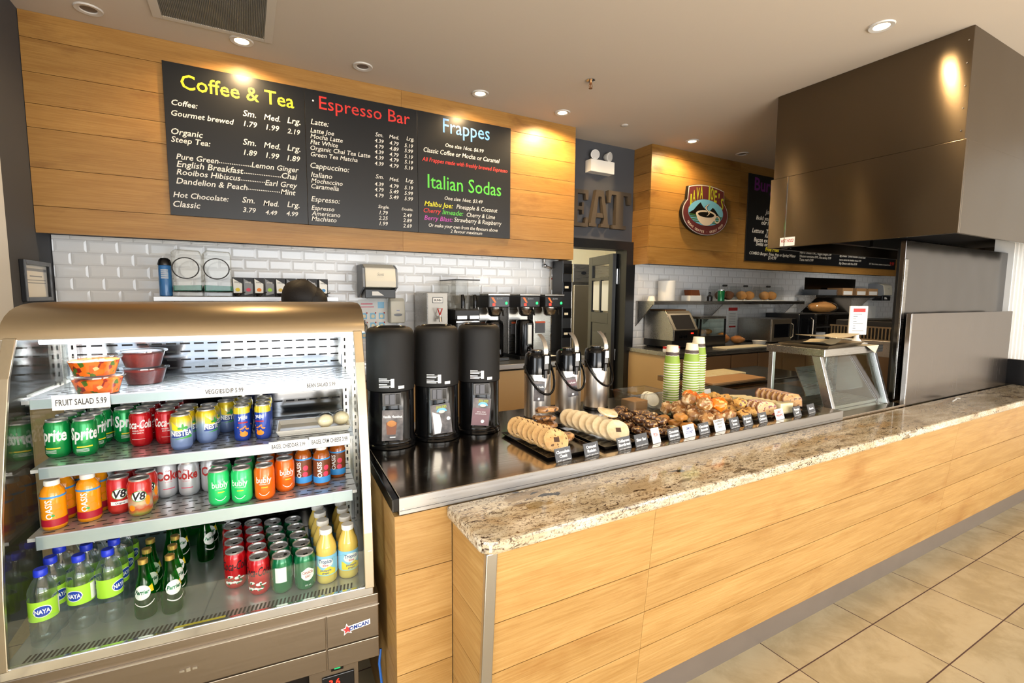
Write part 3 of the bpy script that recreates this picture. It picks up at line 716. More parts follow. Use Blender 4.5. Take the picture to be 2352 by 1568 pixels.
# glazed ends with chrome front frames and slotted uprights
bp_ = [(.495, .612), (.495, 1.455)]
for x in (-.93, -.006):
    MB().prism(prof[::-1][0:1]+prof[::-1][1:]+bp_[::-1], 0, x, x+.006).build('end_glass', 'case_glass', t)
for x0, x1 in ((-.936, -.908), (-.026, .004)):
    mb = MB()
    outer = [(y-.012, z) for y, z in prof]
    mb.prism(prof+outer[::-1], 0, x0, x1); mb.build('end_frame', 'steel_frame', t, bevel=.002)
for x in (-.915, -.035):
    mb = MB().box(x, x+.022, .45, .475, .612, 1.44).mat(1)
    for i in range(26): mb.box(x+.008, x+.014, .4492, .4498, .64+i*.03, .655+i*.03)
    mb.build('upright', ['steel_body', 'gap_dark'], t)
mb = MB().box(-.93, 0, .476, .49, .612, 1.455).mat(1)
for z in (.68, .72, .76, .80, .84, .96, 1.0, 1.04, 1.15, 1.19, 1.23, 1.305, 1.335, 1.365, 1.395, 1.425):
    for i in range(20): mb.box(-.905+i*.0435, -.905+i*.0435+.031, .4752, .4758, z, z+.006)
mb.build('back_panel', ['steel_mirror', 'gap_dark'], t)
MB().box(-.945, .012, .491, .535, .586, 1.49).build('rear_casing', 'steel_satin', t)
cp = [(.108, 1.452), (.110, 1.464), (.117, 1.482), (.130, 1.500), (.150, 1.516), (.180, 1.531), (.215, 1.541), (.26, 1.548), (.32, 1.552), (.535, 1.552), (.535, 1.495), (.475, 1.462), (.13, 1.452)]
mb = MB().prism(cp, 0, -.947, .014)
for i in range(len(cp)):
    if i < 9: mb.sm[i] = True
mb.build('canopy', 'steel_canopy', t)
MB().box(-.947, .014, .1065, .1085, 1.4515, 1.4535).build('canopy_edge', 'chrome', t)
mb = MB().tube([(-.88, .16, 1.442), (-.05, .16, 1.442)], .008, 10); mb.build('light_tube', 'led_tube', t)
l = area('fridge_light', fw(-.465, .165, 1.43), fw(-.465, .25, 1.0), .84, .03, 5, (.90, .96, 1.0)); l.rotation_euler.z = FR if False else l.rotation_euler.z
pm('rail_grey', 'B4BCC8', .3, .55)
# three shelves with price rails
def shelf(zt, yf, th):
    mb = MB().box(-.905, -.03, yf+.004, .448, zt-.016, zt-.006).mat(1)
    for j in range(14):
        y = yf+.03+j*.029
        if y > .41: break
        for i in range(19): mb.box(-.88+i*.0445+(j % 2)*.022, -.855+i*.0445+(j % 2)*.022, y, y+.004, zt-.0058, zt-.0054)
    sh = mb.build('shelf', ['deck_grey', 'gap_dark'], t)
    MB().box(-.885, -.045, yf-.004, yf+.003, zt-th, zt).build('price_rail', 'rail_grey', sh, bevel=.0015)
    MB().box(-.885, -.045, yf-.0065, yf-.0045, zt-th+.003, zt-.003).build('rail_cover', 'case_glass', sh)
    return sh
S1, S2, S3, DK = 1.290, 1.089, .909, .6115
shelf(S1, .088, .030); shelf(S2, .104, .034); shelf(S3, .055, .040)
Z1, Z2, Z3 = S1-.005, S2-.005, S3-.005
# handwritten price tickets in the rails
def ticket(x, y, zc, w_, h_, s, label, colr='ink_black'):
    o = thing('price_ticket', label, 'price ticket', fw(x, y, zc), FR, 'handwritten price tickets on the fridge shelves')
    MB().box(-w_/2, w_/2, -.0006, .0006, -h_/2, h_/2).build('card', 'paper', o)
    mb = MB(); text_flat(mb, s, (-w_/2+.008, -.0009, -h_*.2), (1, 0, 0), (0, 0, 1), width=w_-.016, height=h_*.42, bold=.012); mb.build('handwriting', colr, o)
ticket(-.770, .078, 1.276, .130, .042, 'FRUIT SALAD 5.99', 'white handwritten ticket for fruit salad on the top shelf')
ticket(-.418, .078, 1.280, .120, .034, 'VEGGIES/DIP 5.99', 'white handwritten ticket for veggies and dip on the top shelf')
ticket(-.135, .078, 1.280, .105, .032, 'BEAN SALAD 5.99', 'white handwritten ticket for bean salad on the top shelf')
ticket(-.242, .094, 1.078, .118, .034, 'BAGEL CHEDDAR 3.99', 'left handwritten bagel ticket, for cheddar, on the middle shelf')
ticket(-.112, .094, 1.080, .132, .036, 'BAGEL CRM CHEESE 3.99', 'right handwritten bagel ticket, for cream cheese, on the middle shelf')

# ---- drinks
def bands(name, stops, rough=.25, metal=0., coat=.5, const=True, noise=0):
    m, nt, b = newmat(name)
    tc = N(nt, 'ShaderNodeTexCoord'); sp = N(nt, 'ShaderNodeSeparateXYZ'); L(nt, tc.outputs['Object'], sp.inputs[0])
    src = sp.outputs[2]
    if noise:
        n = N(nt, 'ShaderNodeTexNoise', i_Scale=60.0); L(nt, tc.outputs['Object'], n.inputs['Vector'])
        ma = N(nt, 'ShaderNodeMath', operation='MULTIPLY_ADD'); ma.inputs[1].default_value = noise; L(nt, n.outputs[0], ma.inputs[0]); L(nt, src, ma.inputs[2]); src = ma.outputs[0]
    d = N(nt, 'ShaderNodeMath', operation='MULTIPLY'); d.inputs[1].default_value = 4.0; L(nt, src, d.inputs[0])
    cr = N(nt, 'ShaderNodeValToRGB'); cr.color_ramp.interpolation = 'CONSTANT' if const else 'LINEAR'
    e = cr.color_ramp.elements
    for i, (z, c) in enumerate(stops):
        x = e[i] if i < 2 else e.new(.5)
        x.position = z*4; x.color = rgb(c)
    L(nt, d.outputs[0], cr.inputs[0]); L(nt, cr.outputs[0], b.inputs['Base Color'])
    b.inputs['Roughness'].default_value = rough; b.inputs['Metallic'].default_value = metal; b.inputs['Coat Weight'].default_value = coat; b.inputs['Coat Roughness'].default_value = .08
    return m
pm('can_green', '0E9447', .25, .35, coat=.5); pm('can_red', 'C3121C', .25, .3, coat=.5); pm('can_silver', 'D2D4D7', .35, .45, coat=.3)
pm('can_bubly_green', '24C268', .3, .1, coat=.4); pm('can_bubly_orange', 'E8650F', .3, .1, coat=.4); pm('can_dark_green', '0B6B40', .25, .3, coat=.5)
bands('can_tea', [(0, '6A7FB0'), (.035, '7D93BB'), (.07, '9DB6C9'), (.100, 'E0C322')], .25, .3, const=False)
bands('can_blue', [(0, '1C3F9E'), (.1, '1B3A96'), (.1005, 'D9C528'), (.115, 'E2CE30')], .25, .2)
bands('can_vegetable', [(0, 'B3261E'), (.02, 'C23026'), (.05, 'BD1F20'), (.1, 'C8262A')], .25, .2, const=False)
bands('can_vegetable_pale', [(0, 'C0331F'), (.018, '8E9B45'), (.035, 'C9512F'), (.05, 'C8B894'), (.085, 'C62A24')], .25, .2, const=False, noise=.02)
pm('juice_orange', 'E8920F', .15, coat=.4); pm('juice_apple', '9A4C10', .12, coat=.5); pm('juice_pale', 'DCBE5E', .15, coat=.5)
pm('cap_blue', '2238C8', .35); pm('cap_white', 'ECEBE4', .4); pm('cap_gold', 'C9A85A', .3, .7)
glassmat('water', (.965, .99, .995, 1), .05, 1.0, 1.95)
nt = MATS['water'].node_tree; o_ = nt.nodes['Material Output']; mxo = o_.inputs[0].links[0].from_node; df = N(nt, 'ShaderNodeBsdfTranslucent'); df.inputs[0].default_value = (.80, .92, .97, 1)
m2_ = N(nt, 'ShaderNodeMixShader'); m2_.inputs[0].default_value = .20; L(nt, mxo.outputs[0], m2_.inputs[1]); L(nt, df.outputs[0], m2_.inputs[2]); L(nt, m2_.outputs[0], o_.inputs[0]); glassmat('green_glass', (.06, .60, .17, 1), .02, 1.0, 1.5)
pm('label_green', 'A6DA3C', .4); pm('label_blue', '1E3FA8', .4); pm('label_skyblue', '3C8FD0', .4); pm('label_crimson', 'A5182C', .4); pm('label_yellow', 'EFD52C', .4)
pm('label_white', 'EEF0EC', .4); pm('label_orange', 'F28A18', .4); pm('label_pink', 'D4405A', .4); pm('label_pale_blue', '8CC6E4', .4); pm('label_leaf', '3A9A3C', .4); pm('label_brown', '6E3B1E', .4)
BOD = [(.020, .0015), (.0265, 0), (.029, .004), (.033, .013), (.033, .103), (.0278, .1155)]
def can_base(root, mat, body=BOD):
    MB().lathe(body, 28, cap1=False).build('body', mat, root)
    h = body[-1][1]; r = body[-1][0]
    mb = MB().lathe([(r, h), (r+.0004, h+.0045), (r-.0007, h+.0058), (r-.002, h+.0045), (r-.0032, h+.0005), (0, h+.0004)], 28, cap0=False, cap1=False)
    mb.mat(1).lathe([(0, h+.0008), (.0075, h+.0008)], 12, cy=-.011, cap0=False, cap1=False)
    ld = mb.build('lid', ['can_top', 'gap_dark'], root)
    MB().lathe([(0, h+.0030), (.0055, h+.0030), (.0055, h+.0018)], 12, cy=-.003).box(-.0045, .0045, -.001, .0125, h+.0016, h+.0028).build('pull_tab', 'can_top', ld)
def milky(name, col, f):
    nt = MATS[name].node_tree; o_ = nt.nodes['Material Output']; a_ = o_.inputs[0].links[0].from_node; d_ = N(nt, 'ShaderNodeBsdfTranslucent'); d_.inputs[0].default_value = col
    m_ = N(nt, 'ShaderNodeMixShader'); m_.inputs[0].default_value = f; L(nt, a_.outputs[0], m_.inputs[1]); L(nt, d_.outputs[0], m_.inputs[2]); L(nt, m_.outputs[0], o_.inputs[0])
milky('green_glass', (.02, .55, .12, 1), .35)
RC = .0334
def k_green(r):
    can_base(r, 'can_green'); mb = MB(); text_wrap(mb, 'Sprite', RC, .056, width=.082, height=.040, bold=.03, shear=.12); mb.build('lettering', 'label_white', r)
    mb = MB(); patch(mb, RC, -.02, .022, .030, .034); mb.build('yellow_line', 'label_yellow', r)
    mb = MB()
    for z in (.016, .020, .024): patch(mb, RC, -.022, .012, z, z+.0014)
    mb.build('small_print', 'label_white', r)
def k_red(r):
    can_base(r, 'can_red'); mb = MB(); text_wrap(mb, 'Coca-Cola', RC, .064, width=.088, height=.030, bold=.02, shear=.35); mb.build('lettering', 'label_white', r)
    mb = MB(); text_wrap(mb, 'ORIGINAL TASTE', RC, .054, width=.036, height=.0045, bold=.02); text_wrap(mb, 'GOUT ORIGINAL', RC, .046, width=.034, height=.0045, bold=.02); patch(mb, RC, -.02, .02, .026, .0268); mb.build('small_print', 'label_white', r)
def k_tea(r):
    can_base(r, 'can_tea')
    mb = MB(); patch(mb, RC+.0001, -.030, .004, lambda x: .072-(x+.03)*.25, lambda x: .100-(x+.03)*.9+.0); mb.build('yellow_flash', 'label_yellow', r)
    mb = MB(); patch(mb, RC, -.033, .033, lambda x: .048+x*.12-.002*math.cos(x*60), lambda x: .066+x*.20); mb.build('blue_band', 'ink_blue', r)
    mb = MB(); text_wrap(mb, 'NESTEA', RC+.0004, .051, width=.066, height=.017, bold=.04); mb.build('lettering', 'label_white', r)
    mb = MB(); oval(mb, RC+.0002, .004, .080, .004, .011); oval(mb, RC+.0002, .013, .077, .007, .005); oval(mb, RC+.0002, -.005, .076, .007, .004); patch(mb, RC, -.02, .033, lambda x: .040+x*.05, lambda x: .044+x*.2); mb.build('leaf_print', 'label_leaf', r)
def k_blue(r):
    can_base(r, 'can_blue', [(.018, .0015), (.022, 0), (.0245, .004), (.027, .012), (.027, .114), (.0245, .1235)])
    R = .0274; mb = MB(); text_wrap(mb, 'yuju', R, .082, width=.030, height=.014, bold=.03); mb.build('lettering', 'label_white', r)
    mb = MB(); patch(mb, R, -.016, .016, .066, .071); mb.build('red_line', 'label_crimson', r)
    mb = MB(); rnd = random.Random(3)
    for i in range(16): oval(mb, R, rnd.uniform(-.018, .018), rnd.uniform(.032, .056), .0028, .0028, n=6)
    oval(mb, R+.0002, .002, .026, .014, .009); mb.build('fruit_print', 'label_orange', r)
def k_v8(r, pale=False):
    can_base(r, 'can_vegetable_pale' if pale else 'can_vegetable')
    mb = MB(); oval(mb, RC, 0, .068, .022, .018); mb.build('oval_panel', 'label_leaf', r)
    mb = MB(); oval(mb, RC+.0002, 0, .068, .020, .016); mb.build('white_panel', 'label_white', r)
    mb = MB(); text_wrap(mb, 'V8', RC+.0004, .056, width=.036, height=.026, bold=.03, shear=.15); mb.build('lettering', 'ink_black', r)
    if not pale:
        mb = MB(); patch(mb, RC, -.026, .026, .032, .044); mb.build('name_strip', 'label_white', r)
        mb = MB(); text_wrap(mb, 'Original', RC+.0003, .0355, width=.026, height=.006, bold=.02); mb.build('small_print', 'ink_black', r)
    else:
        mb = MB(); oval(mb, RC, .024, .050, .008, .016); oval(mb, RC, -.022, .030, .010, .010); mb.build('vegetable_print', 'label_orange', r)
def k_diet(r):
    can_base(r, 'can_silver'); mb = MB(); text_wrap(mb, 'Coke', RC, .064, width=.078, height=.032, bold=.035); text_wrap(mb, 'diet', RC, .094, width=.016, height=.007, bold=.02); mb.build('lettering', 'ink_red', r)
    mb = MB(); patch(mb, RC, -.018, .02, .030, .033); text_wrap(mb, 'by Coca-Cola', RC, .055, width=.022, height=.0045); mb.build('small_print', 'label_pink', r)
def k_bub(r, o=False):
    can_base(r, 'can_bubly_orange' if o else 'can_bubly_green')
    mb = MB(); text_wrap(mb, 'bubly', RC, .064, width=.052, height=.022, bold=.012)
    z0 = .018
    patch(mb, RC, -.017, .017, lambda x: z0+.010*(x/.017)**2, lambda x: z0+.0024+.0095*(x/.017)**2, n=16)
    patch(mb, RC, -.016, .018, .058, .0592); mb.build('lettering', 'label_white', r)
    mb = MB(); patch(mb, RC, -.008, .012, .046, .049); mb.build('flavour_line', 'label_yellow', r)
def k_zero(r):
    can_base(r, 'can_red'); mb = MB(); text_wrap(mb, 'Coca-Cola', RC, .066, width=.085, height=.030, bold=.012, shear=.35); mb.build('lettering', 'ink_black', r)
    mb = MB(); rnd = random.Random(5)
    for i in range(10): oval(mb, RC, rnd.uniform(-.026, .026), rnd.uniform(.018, .045), rnd.uniform(.004, .009), rnd.uniform(.002, .005), n=6)
    mb.build('winter_print', 'label_white', r)
    mb = MB()
    for i in range(8): oval(mb, RC+.0002, rnd.uniform(-.026, .026), rnd.uniform(.018, .043), rnd.uniform(.003, .007), rnd.uniform(.002, .004), n=6)
    mb.build('green_print', 'can_dark_green', r)
def k_ginger(r):
    can_base(r, 'can_dark_green'); mb = MB(); patch(mb, RC, -.021, .021, lambda x: .034+.013*(abs(x)/.021)**2, lambda x: .072+.006*math.cos(x*140)); mb.build('shield', 'label_white', r)
    mb = MB(); text_wrap(mb, 'CANADA', RC+.0003, .057, width=.034, height=.0095, bold=.02); text_wrap(mb, 'DRY', RC+.0003, .0445, width=.017, height=.0085, bold=.02); mb.build('lettering', 'ink_red', r)
    mb = MB(); patch(mb, RC, -.085, -.050, .040, .090); mb.build('facts_panel', 'label_white', r)
    mb = MB(); text_wrap(mb, '355 mL', RC, .016, width=.020, height=.005); mb.build('small_print', 'label_white', r)
def k_water(r):
    pr = [(.018, .002), (.027, 0), (.0305, .006)]
    z = .012
    while z < .07: pr += [(.0312, z), (.0296, z+.005)]; z += .010
    pr += [(.0312, .074), (.0312, .138), (.030, .145), (.0312, .150), (.029, .162), (.022, .178), (.015, .190), (.0135, .196), (.0135, .201)]
    MB().lathe(pr, 28).build('bottle', 'water', r)
    MB().lathe([(.0148, .1965), (.0155, .199), (.0152, .213), (.0135, .2155), (0, .2155)], 24, cap1=False).build('cap', 'cap_blue', r)
    R = .0318; mb = MB(); patch(mb, R, -.066, .066, .078, .134, n=20); lbl = mb.build('label_band', 'label_green', r)
    mb = MB(); oval(mb, R+.0003, 0, .106, .021, .0165); mb.build('white_oval', 'label_white', lbl)
    mb = MB(); oval(mb, R+.0006, 0, .106, .019, .0145); mb.build('blue_oval', 'label_blue', lbl)
    mb = MB(); text_wrap(mb, 'NAYA', R+.0009, .100, width=.033, height=.0125, bold=.03); patch(mb, R+.0003, .040, .066, .082, .130); mb.build('lettering', 'label_white', lbl)
def k_perr(r):
    pr = [(.018, .003), (.028, 0), (.0315, .008), (.0325, .04), (.0315, .065), (.0275, .095), (.021, .125), (.0155, .15), (.0132, .175), (.0135, .188)]
    MB().lathe(pr, 28).build('bottle', 'green_glass', r)
    MB().lathe([(.0143, .186), (.0146, .200), (.0125, .202), (0, .202)], 20, cap1=False).build('cap', 'cap_gold', r)
    R = .0330
    mb = MB(); n = 16
    def rad(z): return (.0275+(.095-z)/.03*.004 if z < .095 else .0275-(z-.095)/.03*.0065)+.0007
    def wr(pts, fs): mb.add([(rad(z)*math.sin(x/.027), -rad(z)*math.cos(x/.027), z) for x, z in pts], fs, True)
    def disc(cx, cz, a, b, k=14):
        vs = []
        for i in range(k+1):
            x = cx-a+2*a*i/k; d = b*math.sqrt(max(0, 1-((x-cx)/a)**2)); vs += [(x, cz-d), (x, cz), (x, cz+d)]
        wr(vs, [(3*i, 3*i+3, 3*i+4, 3*i+1) for i in range(k)]+[(3*i+1, 3*i+4, 3*i+5, 3*i+2) for i in range(k)])
    disc(-.006, .094, .025, .024); mb.build('white_roundel', 'label_white', r)
    mb = MB(); q = MB(); mb2 = mb
    vs = [(.012+.018*i/6, z) for i in range(7) for z in (.092-.0008*i, .108+.0008*i)]
    mb.add([(rad(z)*math.sin(x/.027), -rad(z)*math.cos(x/.027), z) for x, z in vs], [(2*i, 2*i+2, 2*i+3, 2*i+1) for i in range(6)], True); mb.build('yellow_band', 'label_yellow', r)
    mb = MB(); vs, fs, w0 = textmesh('Perrier', .03, .2); s = .042/w0
    pts = [(a*s-.027, .089+b*s*1.4) for a, b in vs]; mb.add([((rad(z)+.0005)*math.sin(x/.027), -(rad(z)+.0005)*math.cos(x/.027), z) for x, z in pts], fs); mb.build('lettering', 'can_dark_green', r)
    mb = MB()
    vs = [(x_, z) for i in range(11) for x_ in [-.03+.06*i/10] for z in (.045+.012*(x_/.03)**2, .049+.012*(x_/.03)**2)]
    mb.add([(.0329*math.sin(x/.032), -.0329*math.cos(x/.032), z) for x, z in vs], [(2*i, 2*i+2, 2*i+3, 2*i+1) for i in range(10)], True); mb.build('white_swash', 'label_white', r)
def bottle_juice(r, liquid):
    MB().lathe([(.022, .002), (.0275, 0), (.0305, .006), (.0305, .05), (.0299, .056), (.0305, .062), (.0305, .108), (.027, .122), (.020, .132), (.0175, .136)], 28).build('bottle', liquid, r)
    MB().lathe([(.0182, .135), (.0192, .137), (.0189, .149), (.0172, .151), (0, .151)], 24, cap1=False).build('cap', 'cap_white', r)
def k_oj(r):
    bottle_juice(r, 'juice_orange'); R = .0309
    MB().lathe([(R, .100), (R, .106)], 32, cap0=False, cap1=False).build('blue_line', 'label_skyblue', r)
    MB().lathe([(R, .012), (R, .034)], 32, cap0=False, cap1=False).build('crimson_band', 'label_crimson', r)
    mb = MB(); text_wrap(mb, 'OASIS', R+.0003, .036, width=.060, height=.017, ang=-.42, bold=.02, vert=True); mb.build('lettering', 'label_white', r)
    mb = MB(); oval(mb, R, .010, .050, .011, .011); oval(mb, R+.0002, .006, .073, .011, .009); mb.build('orange_print', 'label_orange', r)
    mb = MB(); oval(mb, R+.0003, -.004, .046, .005, .004); mb.build('leaf_print', 'label_leaf', r)
def k_apple(r):
    bottle_juice(r, 'juice_apple'); R = .0309
    MB().lathe([(R, .100), (R, .106)], 32, cap0=False, cap1=False).build('blue_line', 'label_skyblue', r)
    MB().lathe([(R, .012), (R, .036)], 32, cap0=False, cap1=False).build('blue_band', 'label_skyblue', r)
    MB().lathe([(R, .037), (R, .099)], 32, cap0=False, cap1=False).build('brown_band', 'label_brown', r)
    mb = MB(); text_wrap(mb, 'OASIS', R+.0004, .034, width=.060, height=.017, ang=-.42, bold=.02, vert=True); mb.build('lettering', 'label_white', r)
    mb = MB(); oval(mb, R+.0003, .010, .046, .010, .010); oval(mb, R+.0003, .012, .070, .010, .010); mb.build('apple_print', 'label_pink', r)
def k_trop(r):
    MB().lathe([(.022, .002), (.030, 0), (.0335, .007), (.0335, .095), (.0325, .105), (.0335, .112), (.030, .130), (.022, .150), (.0175, .162), (.017, .166)], 28).build('bottle', 'juice_pale', r)
    MB().lathe([(.0195, .1655), (.0205, .168), (.0203, .180), (.0185, .182), (0, .182)], 24, cap1=False).build('cap', 'cap_white', r)
    R = .0340
    lbl = MB().lathe([(R, .030), (R, .098)], 32, cap0=False, cap1=False).build('label_band', 'label_pale_blue', r)
    mb = MB(); patch(mb, R+.0003, -.034, .034, lambda x: .033, lambda x: .056+.006*math.sin(x*150)); mb.build('fruit_print', 'label_yellow', lbl)
    mb = MB(); oval(mb, R+.0002, 0, .074, .026, .016); mb.build('white_cloud', 'label_white', lbl)
    mb = MB(); text_wrap(mb, 'Tropical', R+.0005, .074, width=.046, height=.013, bold=.02, shear=.15); text_wrap(mb, 'pineapple', R+.0006, .046, width=.036, height=.007, bold=.02); text_wrap(mb, 'ginger', R+.0006, .037, width=.024, height=.006, bold=.02); mb.build('lettering', 'ink_blue', lbl)
    mb = MB(); text_wrap(mb, 'lime', R+.0005, .063, width=.018, height=.008, bold=.02); mb.build('pink_lettering', 'label_pink', lbl)
PROTO = {}
ORD = ['frontmost', 'second from front', 'third from front', 'fourth from front', 'fifth from front']
def drink(key, name, fn, cat, desc, group, x, y, z, psi, row):
    """x, y on the fridge floor plan; row = words that single this one out"""
    wx, wy, _ = fw(x, y)
    rz = math.atan2(-wx, wy)+psi
    label = desc+', '+row
    if key not in PROTO:
        r = thing(name, label, cat, (wx, wy, z), rz, group); fn(r); PROTO[key] = r
    else: r = dup(PROTO[key], (wx, wy, z), rz, label, group)
    r.scale = (.94,)*3 if z > .7 else ((.88,)*3 if key == 'perr' else (1, 1, 1))
    return r
def column(key, name, fn, cat, desc, group, where, x, ys, z, psis, dx=0):
    for i, y in enumerate(ys):
        row = (ORD[i] + ' ' if len(ys) > 1 else '') + where
        drink(key, name, fn, cat, desc, group, x+dx*i, y, z, psis[i] if i < len(psis) else psis[-1], row)
g1 = 'green soda cans on the upper can shelf'
SC_ = ('soda_can', k_green, 'can', 'green soda can', g1)
column('green', *SC_, 'in leftmost green column, upper shelf', -.885, (.238, .306, .374), Z2, (-.55, -.3, .2))
column('green', *SC_, 'in second green column, upper shelf', -.816, (.226, .294, .366), Z2, (-.12, .5, .7))
column('green', *SC_, 'in third green column, upper shelf', -.748, (.352, .418), Z2, (.25, .3))
SC_ = ('soda_can', k_red, 'can', 'bright red cola can', 'red cola cans on the upper can shelf')
column('red', *SC_, 'in left red column, upper shelf', -.686, (.276, .344, .410), Z2, (-.3, .1, .2))
column('red', *SC_, 'in right red column, upper shelf', -.616, (.276, .344, .410), Z2, (.1, -.1, .2))
SC_ = ('iced_tea_can', k_tea, 'can', 'pale blue and yellow iced tea can', 'iced tea cans on the upper can shelf')
column('tea', *SC_, 'in left tea column', -.556, (.178, .246, .314), Z2, (0.0, .9, 1.2))
column('tea', *SC_, 'in middle tea column', -.494, (.232, .300), Z2, (.75, 1.2))
column('tea', *SC_, 'in right tea column', -.448, (.352, .418), Z2, (.35, .6), .006)
SC_ = ('fruit_drink_can', k_blue, 'can', 'slim dark blue fruit drink can', 'slim blue cans on the upper can shelf')
column('blue', *SC_, 'in left blue column', -.386, (.206, .270, .334), Z2, (0.1, .3, -.3))
column('blue', *SC_, 'in right blue column', -.322, (.204, .268, .332), Z2, (-.5, .3, .2))
SC_ = ('orange_juice', k_oj, 'bottle', 'orange juice bottle', 'orange juice bottles on the lower can shelf')
column('oj', *SC_, 'in leftmost column, lower can shelf', -.866, (.122, .190, .258), Z3, (0, .2, .3))
column('oj', *SC_, 'in second column, lower can shelf', -.793, (.147, .215), Z3, (0, .3))
SC_ = ('vegetable_juice_can', k_v8, 'can', 'red vegetable juice can with name strip', 'red vegetable juice cans')
column('v8', *SC_, 'left of the pale one', -.727, (.176, .244), Z3, (0, .3))
SC_ = ('vegetable_juice_can', lambda r: k_v8(r, True), 'can', 'red and green patterned vegetable juice can', 'patterned vegetable juice cans')
column('v8p', *SC_, 'lower can shelf', -.664, (.132, .200), Z3, (-.1, .2))
SC_ = ('diet_cola_can', k_diet, 'can', 'silver diet cola can', 'silver diet cola cans')
column('diet', *SC_, 'in left silver column', -.622, (.264, .334), Z3, (.15, .2))
column('diet', *SC_, 'in middle silver column', -.556, (.252, .322), Z3, (-.3, .2))
column('diet', *SC_, 'in right silver column', -.492, (.262, .330), Z3, (.1, .2), 0)
SC_ = ('sparkling_water_can', k_bub, 'can', 'light green sparkling water can', 'light green sparkling water cans')
column('bubg', *SC_, 'in left light green column', -.452, (.122, .190), Z3, (.1, .1, 0))
column('bubg', *SC_, 'in right light green column', -.386, (.114, .182, .250), Z3, (-.25, .1, 0))
SC_ = ('sparkling_water_can', lambda r: k_bub(r, True), 'can', 'orange sparkling water can', 'orange sparkling water cans')
column('bubo', *SC_, 'in left orange can column', -.319, (.112, .180, .248), Z3, (-.1, .1, 0))
column('bubo', *SC_, 'in right orange can column', -.258, (.160, .228, .296), Z3, (.25, .1, 0))
SC_ = ('apple_juice', k_apple, 'bottle', 'apple juice bottle with blue label', 'apple juice bottles on the lower can shelf')
column('apple', *SC_, 'in left apple juice column', -.198, (.188, .252), Z3, (-.15, .1, 0))
column('apple', *SC_, 'in middle apple juice column', -.138, (.166, .232), Z3, (.15, .1, 0))
column('apple', *SC_, 'in right apple juice column', -.080, (.226, .292), Z3, (-.1, .1, 0))
# bottom deck
SC_ = ('water_bottle', k_water, 'bottle', 'clear water bottle, blue cap', 'water bottles on the fridge deck')
column('water', *SC_, 'leftmost water column', -.872, (.030, .098, .166, .234), DK, (-.1, .5, .2, .2), -.003)
column('water', *SC_, 'second water column', -.806, (.080, .148, .216), DK, (-.55, .6, .3), -.003)
column('water', *SC_, 'third water column', -.740, (.086, .154, .222, .290), DK, (.75, .8, .5), -.003)
SC_ = ('sparkling_water_bottle', k_perr, 'bottle', 'green glass water bottle, gold cap', 'green glass bottles on the fridge deck')
column('perr', *SC_, 'left green glass column', -.650, (.060, .128, .196), DK, (-.1, .6, .3), -.006)
column('perr', *SC_, 'right green glass column', -.582, (.055, .123, .191), DK, (.5, .8, .3), -.006)
column('perr', *SC_, 'dark back pair of green glass bottles', -.625, (.285, .355), DK, (.6, .2), .012)
column('perr', *SC_, 'behind the gap beside red cans', -.535, (.350, .416), DK, (.9, .2), .004)
SC_ = ('zero_cola_can', k_zero, 'can', 'red cola can with black script', 'red cola cans on the fridge deck')
column('zero', *SC_, 'left red deck column', -.418, (.128, .195, .262, .330), DK, (-.1, .4, .9, .3), -.009)
column('zero', *SC_, 'right red deck column', -.343, (.058, .125, .192, .260, .328), DK, (-.3, .5, .8), -.0085)
SC_ = ('ginger_ale_can', k_ginger, 'can', 'dark green ginger ale can', 'ginger ale cans on the fridge deck')
column('ginger', *SC_, 'left dark green column', -.275, (.036, .103, .170, .238, .306), DK, (1.9, .5, .8), -.009)
column('ginger', *SC_, 'right dark green column', -.205, (.026, .093, .160, .228, .296), DK, (.25, .5, .8), -.009)
SC_ = ('fruit_punch_bottle', k_trop, 'bottle', 'pale yellow juice bottle, white cap', 'pale yellow juice bottles on the fridge deck')
column('trop', *SC_, 'left pale juice column', -.137, (.038, .108, .178, .248), DK, (-.1, .2, .4), -.006)
column('trop', *SC_, 'right pale juice column', -.066, (.042, .112, .182, .252), DK, (.3, .2, .4), -.002)

# fruit salad tubs on the top shelf
m, nt, b = newmat('fruit_mix')
tc = N(nt, 'ShaderNodeTexCoord'); vo = N(nt, 'ShaderNodeTexVoronoi', i_Scale=75.0); L(nt, tc.outputs['Object'], vo.inputs['Vector'])
cr = N(nt, 'ShaderNodeValToRGB'); cr.color_ramp.interpolation = 'CONSTANT'; e = cr.color_ramp.elements
e[0].color = rgb('F0721A'); e[1].position = .5; e[1].color = rgb('E85A14')
for p_, c_ in ((.66, '8E1D1A'), (.76, '4A6A1E'), (.84, 'F3A24A'), (.92, 'D8C28A')): x = e.new(p_); x.color = rgb(c_)
L(nt, vo.outputs['Color'], cr.inputs[0]); L(nt, cr.outputs[0], b.inputs['Base Color']); b.inputs['Roughness'].default_value = .3
pm('fruit_dark', '4A1713', .35, var=.5, vscale=70)
def tub(x, y, z, mat, label, r0=.048, r1=.062, h=.05):
    wx, wy, _ = fw(x, y)
    o = thing('fruit_tub', label, 'tub', (wx, wy, z), 0, 'clear tubs of cut fruit')
    MB().lathe([(0, .001), (r0, 0), (r1, h), (r1+.006, h+.001), (r1+.006, h+.003)], 32, cap0=False, cap1=False).build('tub', 'clear_plastic', o)
    MB().lathe([(r0-.002, .002), (r1-.0025, h-.006), (r1-.01, h-.003), (0, h-.002)], 32, cap1=False).rough(.0015, 60, int(x*99)).build('fruit', mat, o)
    MB().lathe([(r1+.008, h+.001), (r1+.008, h+.005), (r1-.002, h+.005), (r1-.006, h+.0015), (0, h+.0015)], 32, cap0=False, cap1=False).build('lid', 'clear_plastic', o)
    return h+.0055
hh = tub(-.752, .152, Z1, 'fruit_mix', 'lower of the two orange fruit tubs at the front')
